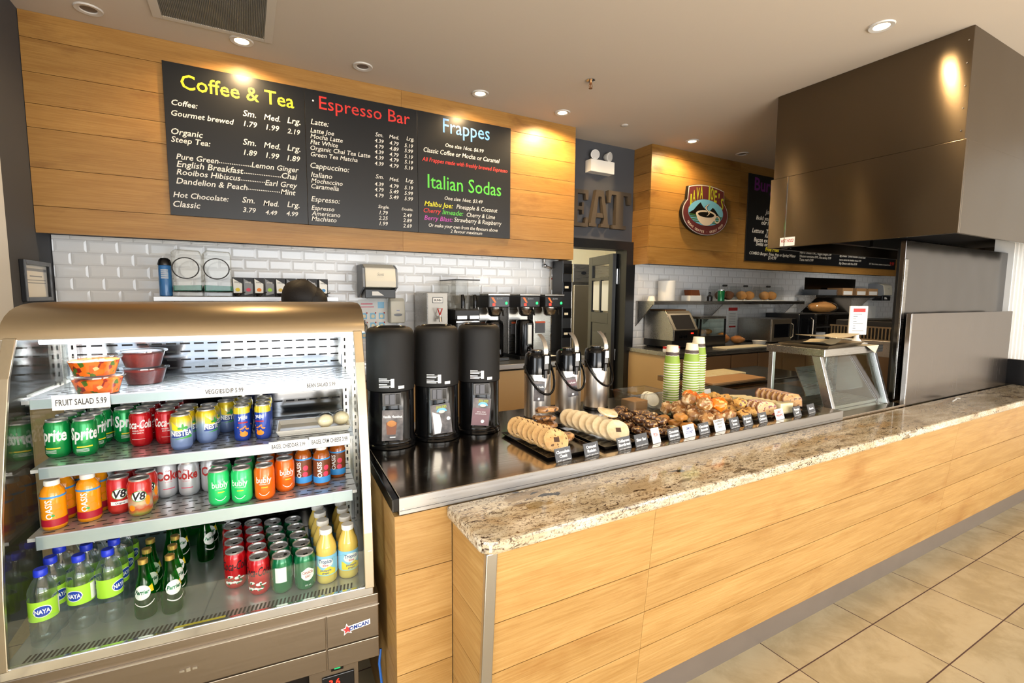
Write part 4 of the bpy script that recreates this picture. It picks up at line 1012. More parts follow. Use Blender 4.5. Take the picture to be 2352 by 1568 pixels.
tub(-.757, .150, Z1+hh, 'fruit_mix', 'upper of the two orange fruit tubs at the front')
hh = tub(-.672, .300, Z1, 'fruit_dark', 'lower of the two dark berry tubs behind the orange ones')
tub(-.675, .302, Z1+hh, 'fruit_dark', 'upper of the two dark berry tubs behind the orange ones')
# tray of wrapped bagels
pm('ceramic', 'E6E0D2', .2, coat=.4); pm('bagel', 'F2E2BC', .5, var=.18, vscale=40, bump=.3, bscale=80); glassmat('film', (.98, .98, .98, 1), .06, 1.0, 1.35)
wx, wy, _ = fw(-.158, .262)
t = thing('serving_tray', 'long cream tray on the middle shelf holding two wrapped bagels', 'tray', (wx, wy, Z2), FR)
mb = MB().hexa([(-.115, -.075, 0), (.115, -.075, 0), (.115, .075, 0), (-.115, .075, 0)], [(-.115, -.075, .006), (.115, -.075, .006), (.115, .075, .006), (-.115, .075, .006)])
for s in ((0, -1), (0, 1), (-1, 0), (1, 0)):
    if s[0] == 0: mb.hexa([(-.115, s[1]*.075-.003, .005), (.115, s[1]*.075-.003, .005), (.115, s[1]*.075+.003, .005), (-.115, s[1]*.075+.003, .005)], [(-.122, s[1]*.082-.003, .022), (.122, s[1]*.082-.003, .022), (.122, s[1]*.082+.003, .022), (-.122, s[1]*.082+.003, .022)])
    else: mb.hexa([(s[0]*.115-.003, -.075, .005), (s[0]*.115+.003, -.075, .005), (s[0]*.115+.003, .075, .005), (s[0]*.115-.003, .075, .005)], [(s[0]*.122-.003, -.082, .022), (s[0]*.122+.003, -.082, .022), (s[0]*.122+.003, .082, .022), (s[0]*.122-.003, .082, .022)])
mb.build('dish', 'ceramic', t, bevel=.002)
for i, (x, y, lb) in enumerate(((-.118, .228, 'left wrapped bagel half leaning on the cream tray'), (-.060, .252, 'right wrapped bagel half leaning on the cream tray'))):
    wx, wy, _ = fw(x, y)
    o = thing('bagel', lb, 'bagel', (wx, wy, Z2+.0065), FR+.3-.5*i, 'wrapped bagels in the fridge')
    mb = MB().ball((0, 0, .026), .028, .020, .025, 18, 10, .05, i, zmin=.001); mb.build('bread', 'bagel', o)
    MB().ball((0, 0, .0285), .034, .026, .029, 18, 10, .05, i+4, zmin=.0003).build('wrapping', 'film', o)
# loose blue cable beside the fridge
pts = [fw(.045, -.02+.02*i, 0) for i in range(4)]
mb = MB().tube([(.372, 1.585, .02), (.370, 1.590, .12), (.366, 1.592, .22), (.360, 1.60, .30), (.368, 1.61, .345)], .0045, 8)
tag(mb.build('power_cable', 'cord_blue'), 'blue cable hanging beside the lower right corner of the fridge', 'cable')
# ------------------------------------------------------------------ wide menu board on the left bulkhead
BX0, BX1, BZ0, BZ1 = -.378, 1.966, 2.056, 2.949
YB = YF-.014; YT = YB-.0006
t = thing('menu_board', 'wide black coffee menu board on the left wood bulkhead', 'menu board', (BX0, YF, BZ0))
s1 = PY(703, 350, YB).x; s2 = PY(960, 420, YB).x
for a, b in ((BX0, s1-.001), (s1+.001, s2-.001), (s2+.001, BX1)):
    MB().box(a-BX0, b-BX0, -.014, -.0005, 0, BZ1-BZ0).build('panel', 'board_black', t, bevel=.001)
INK = {}
def T(col, s, u0, v0, u1, bold=.008, shear=.22, k=1.0):
    bold *= .5
    """one line of the menu: baseline start and right end as seen in the photo, on the board's plane"""
    mb = INK.setdefault(col, MB()); p = PY(u0, v0, YT); q = PY(u1, v0, YT)
    vs, fs, w0 = textmesh(s, bold, shear)
    sx = (q.x-p.x)/w0
    text_flat(mb, s, (p.x-BX0, YT-YF, p.z-BZ0), (1, 0, 0), (0, 0, 1), width=q.x-p.x, height=sx*.72*k, bold=bold, shear=shear)
W = 'board_text'
T('text_yellow', 'Coffee & Tea', 415.3, 203, 674, .014, 0, 1.05)
for s, a, b, c in (('Coffee:', 394, 240, 453.6), ('Gourmet brewed', 393.3, 264.4, 536.8), ('Sm.', 557.9, 265.8, 588), ('Med.', 606.4, 274, 643.5), ('Lrg.', 660, 282, 690),
    ('1.79', 560, 289, 590.8), ('1.99', 611.4, 297.3, 641.5), ('2.19', 660, 305.5, 689.5), ('Organic', 393.3, 307, 466), ('Steep Tea:', 393, 324.7, 483),
    ('Sm.', 558, 331.6, 588), ('Med.', 606.4, 338.4, 643.5), ('Lrg.', 660, 345, 690), ('1.89', 560, 355, 590.8), ('1.99', 611, 362, 641.5), ('1.89', 660, 368, 689.5),
    ('Pure Green', 405, 364.5, 501.6), ('..................', 503, 374, 576), ('Lemon Ginger', 577.6, 383.7, 686), ('English Breakfast', 406, 382.3, 559), ('.....................', 560, 398, 645), ('Chai', 647, 409, 682.7),
    ('Rooibos Hibiscus', 405.7, 400, 552), ('..............', 553, 414, 608), ('Earl Grey', 609, 424.8, 682.7), ('Dandelion & Peach', 405, 420.7, 568), ('..................', 569, 435, 643), ('Mint', 645, 445.4, 679),
    ('Hot Chocolate:', 398, 452, 525), ('Classic', 398, 474, 460.5), ('Sm.', 556.5, 464.6, 585), ('Med.', 605, 471.5, 640), ('Lrg.', 660, 475, 688), ('3.79', 558, 486.5, 588), ('4.49', 610, 492, 637), ('4.99', 658, 494.8, 685)):
    T(W, s, a, b, c, .02)
T('text_red', 'Espresso Bar', 733.3, 249.4, 941, .006, 0, 1.0)
for s, a, b, c in (('Latte:', 713.8, 284.5, 755), ('Latte Joe', 713, 303.3, 767), ('Mocha Latte', 713, 316.6, 787), ('Flat White', 713, 330, 775.8), ('Organic Chai Tea Latte', 713, 343.5, 850), ('Green Tea Matcha', 713.8, 358, 821),
    ('Sm.', 862, 312.5, 880), ('Med.', 894, 317, 916), ('Lrg.', 933.7, 321.7, 951), ('Cappuccino:', 713, 384.8, 802), ('Italiano', 714.5, 405.5, 763), ('Mochaccino', 715, 418.8, 787), ('Caramella', 715, 431.9, 778),
    ('Sm.', 863, 409, 881), ('Med.', 894.7, 414.6, 916), ('Lrg.', 931.9, 417.6, 950), ('Espresso:', 715, 461.7, 780.8), ('Espresso', 715.6, 481.2, 768), ('Americano', 716, 493.8, 781.5), ('Machiato', 716, 506.5, 773),
    ('Single.', 868.7, 477.3, 894), ('Double.', 923, 482.4, 948.6), ('1.79', 871.7, 492, 891), ('2.49', 926, 497.3, 946), ('2.25', 870, 504, 891), ('2.89', 926, 509.5, 946), ('1.99', 871.7, 516.8, 891), ('2.69', 926, 521.9, 946)):
    T(W, s, a, b, c, .012)
for vals, ya, yb, yc in ((('4.39', '4.79', '5.19'), 326.3, 332, 337.3), (('4.79', '4.89', '5.99'), 339.3, 344.6, 349.2), (('4.39', '4.79', '5.19'), 352, 358, 362.5), (('4.39', '4.79', '5.19'), 364.8, 370.3, 375), (('4.39', '4.79', '5.19'), 378.6, 383.7, 388.2),
    (('4.39', '4.79', '5.19'), 426, 430.7, 434.2), (('4.79', '5.49', '5.99'), 438.7, 443.3, 446.8), (('4.79', '5.49', '5.99'), 452, 456, 459.4)):
    T(W, vals[0], 860.7, ya, 881.4, .012); T(W, vals[1], 894.7, yb, 915.8, .012); T(W, vals[2], 929, yc, 948.6, .012)
T('text_blue', 'Frappes', 1017.5, 303.3, 1124.7, .008, 0, 1.15)
T(W, 'One size 16oz. $6.99', 1023, 336.6, 1111, .012); T(W, 'Classic Coffee or Mocha or Caramel', 973, 348, 1147.7, .012, .22, 1.15)
T('text_red', 'All Frappes made with freshly brewed Espresso', 969.7, 368.7, 1165.6, .012, .22, 1.15)
T('text_green', 'Italian Sodas', 982.4, 430.7, 1151, .008, 0, 1.15)
T(W, 'One size 16oz. $3.49', 1021.4, 458.3, 1108.6, .012)
T('text_yellow', 'Malibu Joe:', 975, 472, 1040, .012); T(W, 'Pineapple & Coconut', 1048.5, 479, 1142.6, .01, .22, 1.15)
T('text_red', 'Cherry', 973, 487, 1012.7, .012); T('text_green', 'limeade:', 1016, 491.6, 1063.9, .012); T(W, 'Cherry & Lime', 1072, 497.3, 1137, .01, .22, 1.1)
T('text_purple', 'Berry Blast:', 974.8, 504.2, 1039.8, .012); T(W, 'Strawberry & Raspberry', 1043.2, 508.8, 1152, .01, .22, 1.15)
T(W, 'Or make your own from the flavours above', 984.7, 520.2, 1143, .01, .22, 1.15); T(W, '2 flavour maximum', 1034.7, 534, 1107.5, .01)
for c, mb in INK.items(): mb.build('lettering', c, t)
mb = MB()
for u, v in ((719, 231),): p = PY(u, v, YT); mb.lathe([(0, 0), (.006, 0)], 10, cap0=False, cap1=False); mb.xf(Matrix.Translation((p.x-BX0, YT-YF, p.z-BZ0)) @ Matrix.Rotation(PI/2, 4, 'X'))
mb.build('white_screw', 'ink_white', t)

# second menu board on the right bulkhead
RX0, RX1, RZ0, RZ1 = 5.03, 8.5, 2.0, 2.975
t = thing('menu_board', 'black food menu board on the right bulkhead, half hidden by the hood', 'menu board', (RX0, YF, RZ0))
MB().box(0, RX1-RX0, -.014, -.0005, 0, RZ1-RZ0).build('panel', 'board_black', t, bevel=.001)
def T2(col, s, x, z, w_, bold=.01, shear=.22, k=1.0, mbs={}):
    mb = INK2.setdefault(col, MB()); vs, fs, w0 = textmesh(s, bold, shear)
    text_flat(mb, s, (x, -.0146, z), (1, 0, 0), (0, 0, 1), width=w_, height=w_/w0*.72*k, bold=bold, shear=shear)
INK2 = {}
T2('text_magenta', 'Burgers', .10, .80, .62, .02, 0); 
for s, x, z, w_ in (("Joe's Original", .32, .55, .42), ('Build your burger with', .16, .475, .62), ('our fresh toppings', .26, .425, .5), ('Lettuce  Tomato  Onion', .10, .325, .7), ('Ketchup', .34, .28, .2), ('Bacon extra $1.99', .14, .225, .5), ('Swiss or Cheddar', .18, .18, .46), ('COMBO: Burger, Fries, Pop or Spring Water', .07, .075, .9), ('$14.99', .42, .03, .16),
    ('Ham & Cheese 7.99.... Veggie Delight 7.99', 1.05, .13, .7), ('Western omelette 8.99.. Hot turkey 9.99', 1.05, .085, .7), ('Tuna melt 8.99', 1.05, .04, .3), ('Big Cheese   Grilled cheddar cheese melt', 1.95, .13, .66), ('bacon, tomato & cheddar cheese 9.99', 1.95, .08, .55), ('Big Cheese with fries 9.99', 1.95, .03, .45),
    ('Chipotle chicken wrap with greens', 2.72, .21, .55), ('tomatoes, sauce, cheese & corn', 2.72, .16, .5), ('BLT  Bacon, lettuce, tomato on toasted bread', 2.72, .055, .6)):
    T2('board_text', s, x, z, w_)
T2('text_yellow', 'Free Fries', .36, .125, .26); T2('text_red', '7.99', 3.3, .2, .12); T2('text_red', '9.99', 3.3, .06, .12)
for c, mb in INK2.items(): mb.build('lettering', c, t)
mb = MB(); 
for i, (dz, c, r) in enumerate(((0, 0, .07), (.028, 1, .075), (.05, 2, .078), (.075, 3, .072), (.1, 0, .07))):
    mb.mat(c).prism([(.60+r*math.cos(a), .62+dz+.018*math.sin(a)) for a in [2*PI*k/16 for k in range(16)]], 1, -.0150-.0002*i, -.0145)
mb.build('burger_picture', ['juice_orange', 'label_leaf', 'label_crimson', 'paper_cream'], t)

# round shop sign on the right bulkhead
sc_ = PY(1617.5, 487, YF-.05); CX, CZ = 4.30, 2.452
t = thing('shop_sign', 'oval maroon shop sign with lime lettering and a steaming cup', 'sign', (CX, YF-.0005, CZ))
def ov(rx, rz, cz=0, a0=0, a1=2*PI, n=48): return [(rx*math.cos(a0+(a1-a0)*i/n), cz+rz*math.sin(a0+(a1-a0)*i/n)) for i in range(n+(0 if a1-a0 > 6 else 1))]
def outline(k):
    """oval body with an arched banner on top"""
    body = [(x, z) for x, z in ov(.355*k, .222*k, 0, PI*.80, PI*2.20, 40)]
    top = [(x*.275*k, (.300-.035*x*x)*k) for x in [1-2*i/14 for i in range(15)]]
    return body+top
mb = MB().prism(outline(1.0), 1, -.048, -.012).mat(1).prism(ov(.25, .17), 1, -.012, 0)
mb.build('backing', ['sign_edge', 'sign_mount'], t, bevel=.003)
MB().prism(outline(.985), 1, -.0495, -.0482).build('rim', 'lamp_trim', t)
MB().prism(outline(.955), 1, -.0515, -.0496).build('face', 'sign_maroon', t)
MB().prism(ov(.268, .135, .015), 1, -.0525, -.0516).build('sky_oval', 'sign_sky', t)
def inoval(pts): return [(max(-.264*math.sqrt(max(0, 1-((z-.015)/.134)**2)), min(.264*math.sqrt(max(0, 1-((z-.015)/.134)**2)), x)), z) for x, z in pts]
mb = MB()
mb.prism(inoval([(-.26, -.005), (-.19, .03), (-.12, .095), (-.09, .115), (-.06, .08), (.02, .02), (.02, -.03), (-.26, -.03)]), 1, -.0532, -.0526)
mb.prism(inoval([(.02, -.02), (.06, .04), (.10, .075), (.13, .06), (.20, .0), (.26, -.03)]), 1, -.0531, -.0526)
mb.build('mountains', 'sign_edge', t)
mb = MB()
for i in range(4):
    z = -.012-i*.022; mb.prism(inoval([(-.264, z), (.264, z), (.264, z-.012), (-.264, z-.012)]), 1, -.0535, -.0532)
mb.build('fields', 'sign_green', t)
mb = MB(); mb.prism([(-.155, -.005)]+[(-.155+.31*i/12, -.005-.115*math.sin(PI*i/12)**.6) for i in range(1, 12)]+[(.155, -.005)], 1, -.0543, -.0536)
mb.prism(ov(.155, .043, -.004, n=32), 1, -.0545, -.0536)
mb.add(*(lambda n: ([(.175+r*1.0*math.cos(a), y, -.045+r*.9*math.sin(a)) for y in (-.0541,) for r in (.03, .045) for a in [2*PI*i/n for i in range(n)]], [(i, (i+1) % n, n+(i+1) % n, n+i) for i in range(n)]))(20))
mb.build('cup', 'sign_cream', t)
MB().prism(ov(.125, .028, -.006, n=32), 1, -.0553, -.0546).build('coffee', 'sign_edge', t)
st = []
for i in range(15):
    s = i/14; st.append((.005+.035*math.sin(s*7.0)*(1-s*.2)+.02*s, -.02+.13*s, .006+.014*math.sin(PI*s)))
mb = MB()
for k, (y0, y1, wk) in enumerate(((-.0562, -.0554, 1.0), (-.0568, -.0563, .55))):
    mb.mat(k).add([(x+d*w_*wk, y0, z) for x, z, w_ in st for d in (-1, 1)], [(2*i, 2*i+1, 2*i+3, 2*i+2) for i in range(14)])
mb.build('steam', ['sign_edge', 'sign_cream'], t)
mb = MB()
let = "JAVA JOE'S"; n = len(let)
for i, ch in enumerate(let):
    if ch == ' ': continue
    x = -.245+.49*i/(n-1); zb = .165-.10*abs(x/.25)**2
    vs, fs, w0 = textmesh(ch, .02)
    text_flat(mb, ch, (x-(.008 if ch == "'" else .022), -.0522, zb), (1, 0, 0), (0, 0, 1), width=.016 if ch == "'" else .044, height=.118+.02*(1-abs(x)/.25)-(.0 if ch != "'" else .0), bold=.02)
mb.build('name_lettering', 'sign_lime', t)
mb = MB(); s = 'GREAT COFFEE · GREAT FOOD'
for i, ch in enumerate(s):
    if ch == ' ': continue
    a = PI*1.5+(-.5+i/(len(s)-1))*2.05
    p = Vector((.305*math.cos(a), -.0522, .184*math.sin(a))); tx = Vector((-.305*math.sin(a), 0, .184*math.cos(a))).normalized(); nz_ = Vector((-tx.z, 0, tx.x))
    text_flat(mb, ch, p-nz_*.012, tx, nz_, height=.024, align='c', bold=.03)
mb.build('motto_lettering', 'sign_cream', t)

# EAT letters on the dark wall
def letter(ch, polys, u0, u1, v0, v1, word):
    a = PY(u0, v1, YW-.05); b = PY(u1, v0, YW-.05); w_, h = b.x-a.x, b.z-a.z
    mb = MB()
    for p in polys: mb.prism([(x*w_, z*h) for x, z in p], 1, 0, .048)
    o = mb.build('wall_letter', 'letter_wood', None, (a.x, YW-.05, a.z)); tag(o, word, 'letter', 'wooden letters on the dark wall')
letter('E', [[(0, 0), (1, 0), (1, .26), (.88, .26), (.84, .10), (0, .10)], [(0, .9), (.84, .9), (.88, .74), (1, .74), (1, 1), (0, 1)], [(.15, .1), (.42, .1), (.42, .9), (.15, .9)], [(.42, .45), (.66, .45), (.66, .34), (.76, .34), (.76, .66), (.66, .66), (.66, .55), (.42, .55)]], 1308, 1352, 437, 517, 'brown wooden slab letter E, partly hidden by the wood bulkhead')
letter('A', [[(0, 0), (.36, 0), (.36, .09), (.28, .09), (.325, .24), (.34, .26), (.43, .83), (.57, .83), (.72, .24), (.66, .09), (.58, .09), (.58, 0), (1, 0), (1, .09), (.93, .09), (.68, 1), (.32, 1), (.07, .09), (0, .09)], [(.325, .26), (.68, .26), (.64, .38), (.36, .38)]], 1353, 1402, 440, 519, 'brown wooden slab letter A, middle one of the word')
letter('T', [[(.2, 0), (.8, 0), (.8, .1), (.66, .1), (.66, .9), (.86, .9), (.9, .68), (1, .68), (1, 1), (0, 1), (0, .68), (.1, .68), (.14, .9), (.34, .9), (.34, .1), (.2, .1)]], 1396, 1450, 444, 524, 'brown wooden slab letter T, beside the right bulkhead')
# emergency light
a = PY(1357, 392, YW-.09); b = PY(1412, 366, YW-.09)
t = thing('emergency_light', 'white twin-head emergency light above the wooden letters', 'emergency light', (a.x, YW-.001, a.z))
w_ = b.x-a.x; h = .115
MB().box(0, w_, -.09, 0, 0, h).build('housing', 'white_plastic', t, bevel=.004)
for x, r in ((.07, -.25), (w_-.045, .3)):
    mb = MB().lathe([(.012, .06), (.028, .045), (.045, .0), (.046, -.012), (.040, -.014)], 20, cap1=False).mat(1).lathe([(0, -.011), (.041, -.011)], 20, cap0=False, cap1=False)
    mb.xf(Matrix.Translation((x, -.055, h+.052)) @ Matrix.Rotation(r, 4, 'Z') @ Matrix.Rotation(-PI/2+.15, 4, 'X'))
    lh = mb.build('lamp_head', ['white_plastic', 'lamp_trim'], t)
    MB().tube([(x, -.05, h-.002), (x, -.05, h+.03)], .012, 10).build('neck', 'white_plastic', t)
# framed certificate on the left wall
a = PX(50, 690, XL); b = PX(106, 604, XL)
t = thing('framed_certificate', 'black framed certificate on the dark left wall', 'frame', (XL+.0005, a.y, 1.535))
d = b.y-a.y; h = .215
mb = MB().box(0, .02, 0, .03, 0, h).box(0, .02, d-.03, d, 0, h).box(0, .02, .03, d-.03, 0, .022).box(0, .02, .03, d-.03, h-.022, h); mb.build('frame', 'black_plastic', t, bevel=.002)
MB().box(0, .006, .03, d-.03, .022, h-.022).build('certificate', 'paper', t)
MB().box(.0062, .0066, .04, d-.04, h-.055, h-.04).box(.0062, .0066, .11, d-.11, h-.085, h-.079).box(.0062, .0066, .06, d-.06, h-.105, h-.101).box(.0062, .0066, .06, d-.06, h-.12, h-.116).build('print', 'grey_plastic', t)

# ------------------------------------------------------------------ tea shelf on the left tiles
TS = 1.563
t = thing('wall_shelf', 'stainless wall shelf holding tea boxes and sweet jars', 'shelf', (-.49, 3.62, TS))
MB().box(0, 1.07, 0, YW-.0125-3.62, -.03, 0).build('board', 'steel_lip', t, bevel=.002)
for x in (.1, .95): MB().prism([(.02, -.031), (YW-.0125-3.62, -.031), (YW-.0125-3.62, -.2)], 0, x, x+.006).build('bracket', 'steel_satin', t)
pm('bottle_blue', '3D82C8', .15, coat=.4); pm('teal_sweets', '2B8B78', .5, var=.5, vscale=60)
p = PY(380, 640, 3.70)
t = thing('shaker_bottle', 'blue drinks bottle with black lid at the left end of the tea shelf', 'bottle', (p.x, 3.70, TS))
MB().lathe([(.030, 0), (.035, .004), (.035, .185), (.033, .19)], 24).build('bottle', 'bottle_blue', t)
MB().lathe([(.037, .1905), (.038, .20), (.030, .225), (.02, .235), (0, .235)], 24, cap1=False).build('lid', 'black_plastic', t)
mb = MB()
for i in range(5): patch(mb, .0354, -.02, .02, .11+i*.012, .116+i*.012)
mb.build('print', 'label_white', t)
def jar(u, label):
    p = PY(u, 640, 3.66); t = thing('sweet_jar', label, 'jar', (p.x, 3.66, TS), 0, 'clear sweet jars on the tea shelf')
    body = [(-.075, .03), (.074, .03), (.079, .26), (.07, .285), (-.055, .29), (-.078, .27)]
    mb = MB().prism(body, 1, -.03, .16); mb.build('bin', 'smoke_plastic', t, bevel=.008)
    MB().box(-.078, .078, -.03, .16, 0, .028).build('base', 'smoke_plastic', t, bevel=.003)
    mb = MB(); n = 28; mb.add([(-.005+r*math.cos(a), -.034, .175+r*.92*math.sin(a)) for r in (.066, .073) for a in [2*PI*i/n for i in range(n)]], [(i, (i+1) % n, n+(i+1) % n, n+i) for i in range(n)])
    mb.build('door_ring', 'dark_metal', t)
    MB().box(-.075, .075, -.02, .14, .034, .07).rough(.008, 40, int(u)).build('sweets', 'teal_sweets', t)
jar(431, 'left of the two clear sweet jars on the tea shelf'); jar(501, 'right of the two clear sweet jars on the tea shelf')
TEA = [('yellow', 'label_yellow'), ('pink', 'label_pink'), ('orange', 'label_orange'), ('pale green', 'label_green'), ('gold', 'juice_pale'), ('crimson', 'label_crimson'), ('leaf green', 'label_leaf'), ('brown', 'label_brown'), ('blue', 'label_skyblue')]
for i, (nm, m_) in enumerate(TEA):
    u = 546+i*24.6; p = PY(u, 660, 3.66)
    t = thing('tea_box', 'black and white tea box with %s motif, number from left: %s' % (nm, ['first', 'second', 'third', 'fourth', 'fifth', 'sixth', 'seventh', 'eighth', 'last'][i]), 'tea box', (p.x, 3.66, TS), .03*((i % 3)-1), 'tea boxes on the tea shelf')
    MB().box(-.031, .031, 0, .06, 0, .125).build('carton', 'black_satin', t, bevel=.001)
    MB().prism([(-.024, .01), (.024, .02), (.026, .085), (-.026, .118)], 1, -.0012, -.0004).build('label_panel', 'grey_plastic' if i % 2 else 'label_white', t)
    mb = MB().prism([(.0+.014*math.cos(a), .045+.012*math.sin(a)) for a in [2*PI*k/12 for k in range(12)]], 1, -.002, -.0014); mb.build('motif', m_, t)
    mb = MB(); text_flat(mb, 'steep', (0, -.0024, .09), (1, 0, 0), (0, 0, 1), width=.034, height=.013, align='c'); mb.build('lettering', 'ink_white' if i % 2 else 'ink_black', t)
    s = thing('tea_scoop', 'black scoop in front of the %s tea box' % nm, 'scoop', (p.x-.004, 3.632, TS), .2, 'black scoops along the tea shelf')
    if i % 2 == 0:
        MB().lathe([(0, .001), (.012, .003), (.022, .014), (.024, .024), (.021, .024), (.011, .006), (0, .004)], 14, cap0=False, cap1=False).build('bowl', 'black_plastic', s); MB().tube([(.018, 0, .02), (.05, .01, .03)], .003, 6).build('handle', 'black_plastic', s)
    else: bpy.data.objects.remove(s)
# ------------------------------------------------------------------ on the tiled wall
WF = YW-.0125
def towel(x0, x1, z0, z1, label):
    w_ = x1-x0; h = z1-z0; D = .22
    t = thing('paper_towel_dispenser', label, 'dispenser', (x0, WF, z0), 0)
    side = [(-.001, 0), (-.001, h), (-D*.6, h), (-D*.93, h*.88), (-D, h*.5), (-D, h*.32)]
    mb = MB().prism(side+[(-.06, h*.27)], 0, .012, w_-.012); mb.build('cover', 'cream_plastic', t, bevel=.006)
    MB().prism([(y*.97, z*.98+.002) for y, z in side], 0, -.006, .011).build('side_cheek', 'grey_plastic', t, bevel=.004)
    MB().prism([(y*.97, z*.98+.002) for y, z in side], 0, w_-.011, w_+.006).build('side_cheek', 'grey_plastic', t, bevel=.004)
    MB().box(.012, w_-.012, -D*.9, -.061, .0, h*.26).build('mouth', 'black_plastic', t, bevel=.004)
    MB().prism([(w_*.25, .02), (w_*.6, .02), (w_*.42, h*.2), (w_*.25, h*.2)], 1, -D*.915, -D*.905).build('towel_end', 'paper', t)
    mb = MB(); text_flat(mb, 'Scott', (w_*.5, -D*.965-.006, h*.66), (1, 0, 0), (0, .2, 1), width=w_*.2, height=.022, align='c', shear=.3); mb.build('brand_lettering', 'grey_plastic', t)
towel(.765, 1.015, 1.555, 1.81, 'white paper towel dispenser on the left tiled wall')
towel(8.30, 8.56, 1.545, 1.80, 'white paper towel dispenser at the far end of the kitchen')
t = thing('notice_poster', 'white hand washing poster with small pictures below the towel dispenser', 'poster', (.764, WF-.0006, 1.22))
MB().box(0, .225, -.0005, .0005, 0, .322).build('sheet', 'paper', t)
mb = MB(); mb.box(.02, .11, -.0009, -.0006, .285, .293).box(.02, .12, -.0009, -.0006, .262, .268).build('red_heading', 'label_pink', t)
mb = MB()
for i in range(3):
    for j in range(3):
        if i+j*3 < 9: mb.box(.02+i*.068, .065+i*.068, -.0009, -.0006, .02+j*.075, .068+j*.075)
mb.box(.15, .2, -.0009, -.0006, .255, .305); mb.build('pictures', 'label_pale_blue', t)
mb = MB()
for i in range(3):
    for j in range(3): mb.ball((.043+i*.068, -.0009, .042+j*.075), .014, .0004, .014, 10, 6)
mb.build('hand_print', 'bagel', t)
mb = MB()
for i in range(3):
    for j in range(3): mb.ball((.064+i*.068, -.001, .068+j*.075), .006, .0004, .006, 8, 5)
mb.build('number_dots', 'ink_red', t)
t = thing('soap_dispenser', 'cream soap dispenser on the tiles between poster and hot water tower', 'dispenser', (1.05, WF, 1.36))
MB().prism([(-.001, 0), (-.001, .19), (-.05, .195), (-.085, .17), (-.095, .08), (-.085, .0)], 0, -.058, .058).build('housing', 'cream_plastic', t, bevel=.008)
mb = MB().ball((0, -.0935, .065), .034, .004, .011, 16, 8); mb.build('button', 'grey_plastic', t)
MB().box(-.012, .012, -.096, -.0925, .098, .102).build('brand_strip', 'label_blue', t)
t = thing('tap', 'arched chrome tap behind the right end of the fridge', 'tap', (.79, 3.70, 1.05))
MB().tube([(0, 0, 0), (0, 0, .27), (-.01, -.02, .31), (-.03, -.07, .335), (-.05, -.13, .31), (-.052, -.14, .26)], .011, 10).build('spout', 'chrome', t)
MB().box(-.05, .05, -.03, .03, .0, .025).build('base', 'chrome', t, bevel=.004)
t = thing('water_pipe', 'galvanized pipe with elbows at the right end of the tiled wall', 'pipe', (0, 0, 0))
a = PY(1252, 598, 3.82); b = PY(1254, 610, 3.82); c = PY(1272, 618, 3.82); d = PY(1271, 632, 3.82)
MB().tube([(a.x, 3.84, 1.9195), (b.x, 3.84, b.z), (c.x, 3.84, c.z), (d.x, 3.84, d.z), (d.x, 3.84, 1.42)], .012, 10).build('pipe', 'aluminium', t)
for q in (b, c): MB().ball((q.x, 3.84, q.z), .02, .02, .02, 12, 8).build('elbow', 'aluminium', t)
q = PY(1269, 646, 3.82)
o = MB().box(-.032, .032, -.001, .001, -.062, .062).mat(1).box(-.022, .022, -.0016, -.0011, .035, .048); o = o.build('hang_tag', ['paper', 'ink_red'], None, (d.x, 3.822, 1.70)); tag(o, 'white paper tag hanging on the galvanized pipe', 'tag')
q = PY(1268, 755, WF)
t = thing('outlet_box', 'small white electrical box on the tiles behind the right brewer', 'outlet', (q.x, WF-.0005, q.z))
MB().box(-.038, .038, -.04, 0, -.045, .045).build('housing', 'white_plastic', t, bevel=.004); MB().box(-.018, .018, -.043, -.0402, -.025, .025).build('socket_face', 'grey_plastic', t, bevel=.002)
# hot water tower
CT = 1.0505
t = thing('hot_water_dispenser', 'square stainless hot water tower with a red tap', 'dispenser', (1.285, 3.52, CT))
MB().box(-.085, .085, 0, .30, .0, .55).build('casing', 'steel_satin', t, bevel=.004)
MB().box(-.08, .08, -.004, -.0005, .02, .545).build('front_plate', 'tower_grey', t, bevel=.002)
mb = MB().box(-.042, .042, -.006, -.0041, .47, .515); mb.build('badge', 'black_plastic', t, bevel=.002)
mb = MB().box(-.038, .038, -.0068, -.0062, .475, .51).build('badge_plate', 'paper', t)
mb = MB(); text_flat(mb, 'BUNN', (0, -.0072, .485), (1, 0, 0), (0, 0, 1), width=.055, height=.016, align='c', bold=.03); mb.build('brand_lettering', 'ink_black', t)
mb = MB().tube([(0, -.004, .36), (0, -.06, .36), (0, -.065, .33)], .012, 10).tube([(0, -.05, .36), (0, -.05, .38)], .01, 10); mb.build('tap_body', 'chrome', t)
mb = MB().tube([(0, -.05, .38), (-.018, -.052, .43), (.018, -.052, .43), (0, -.05, .38)], .005, 8); mb.build('tap_handle', 'red_label', t)
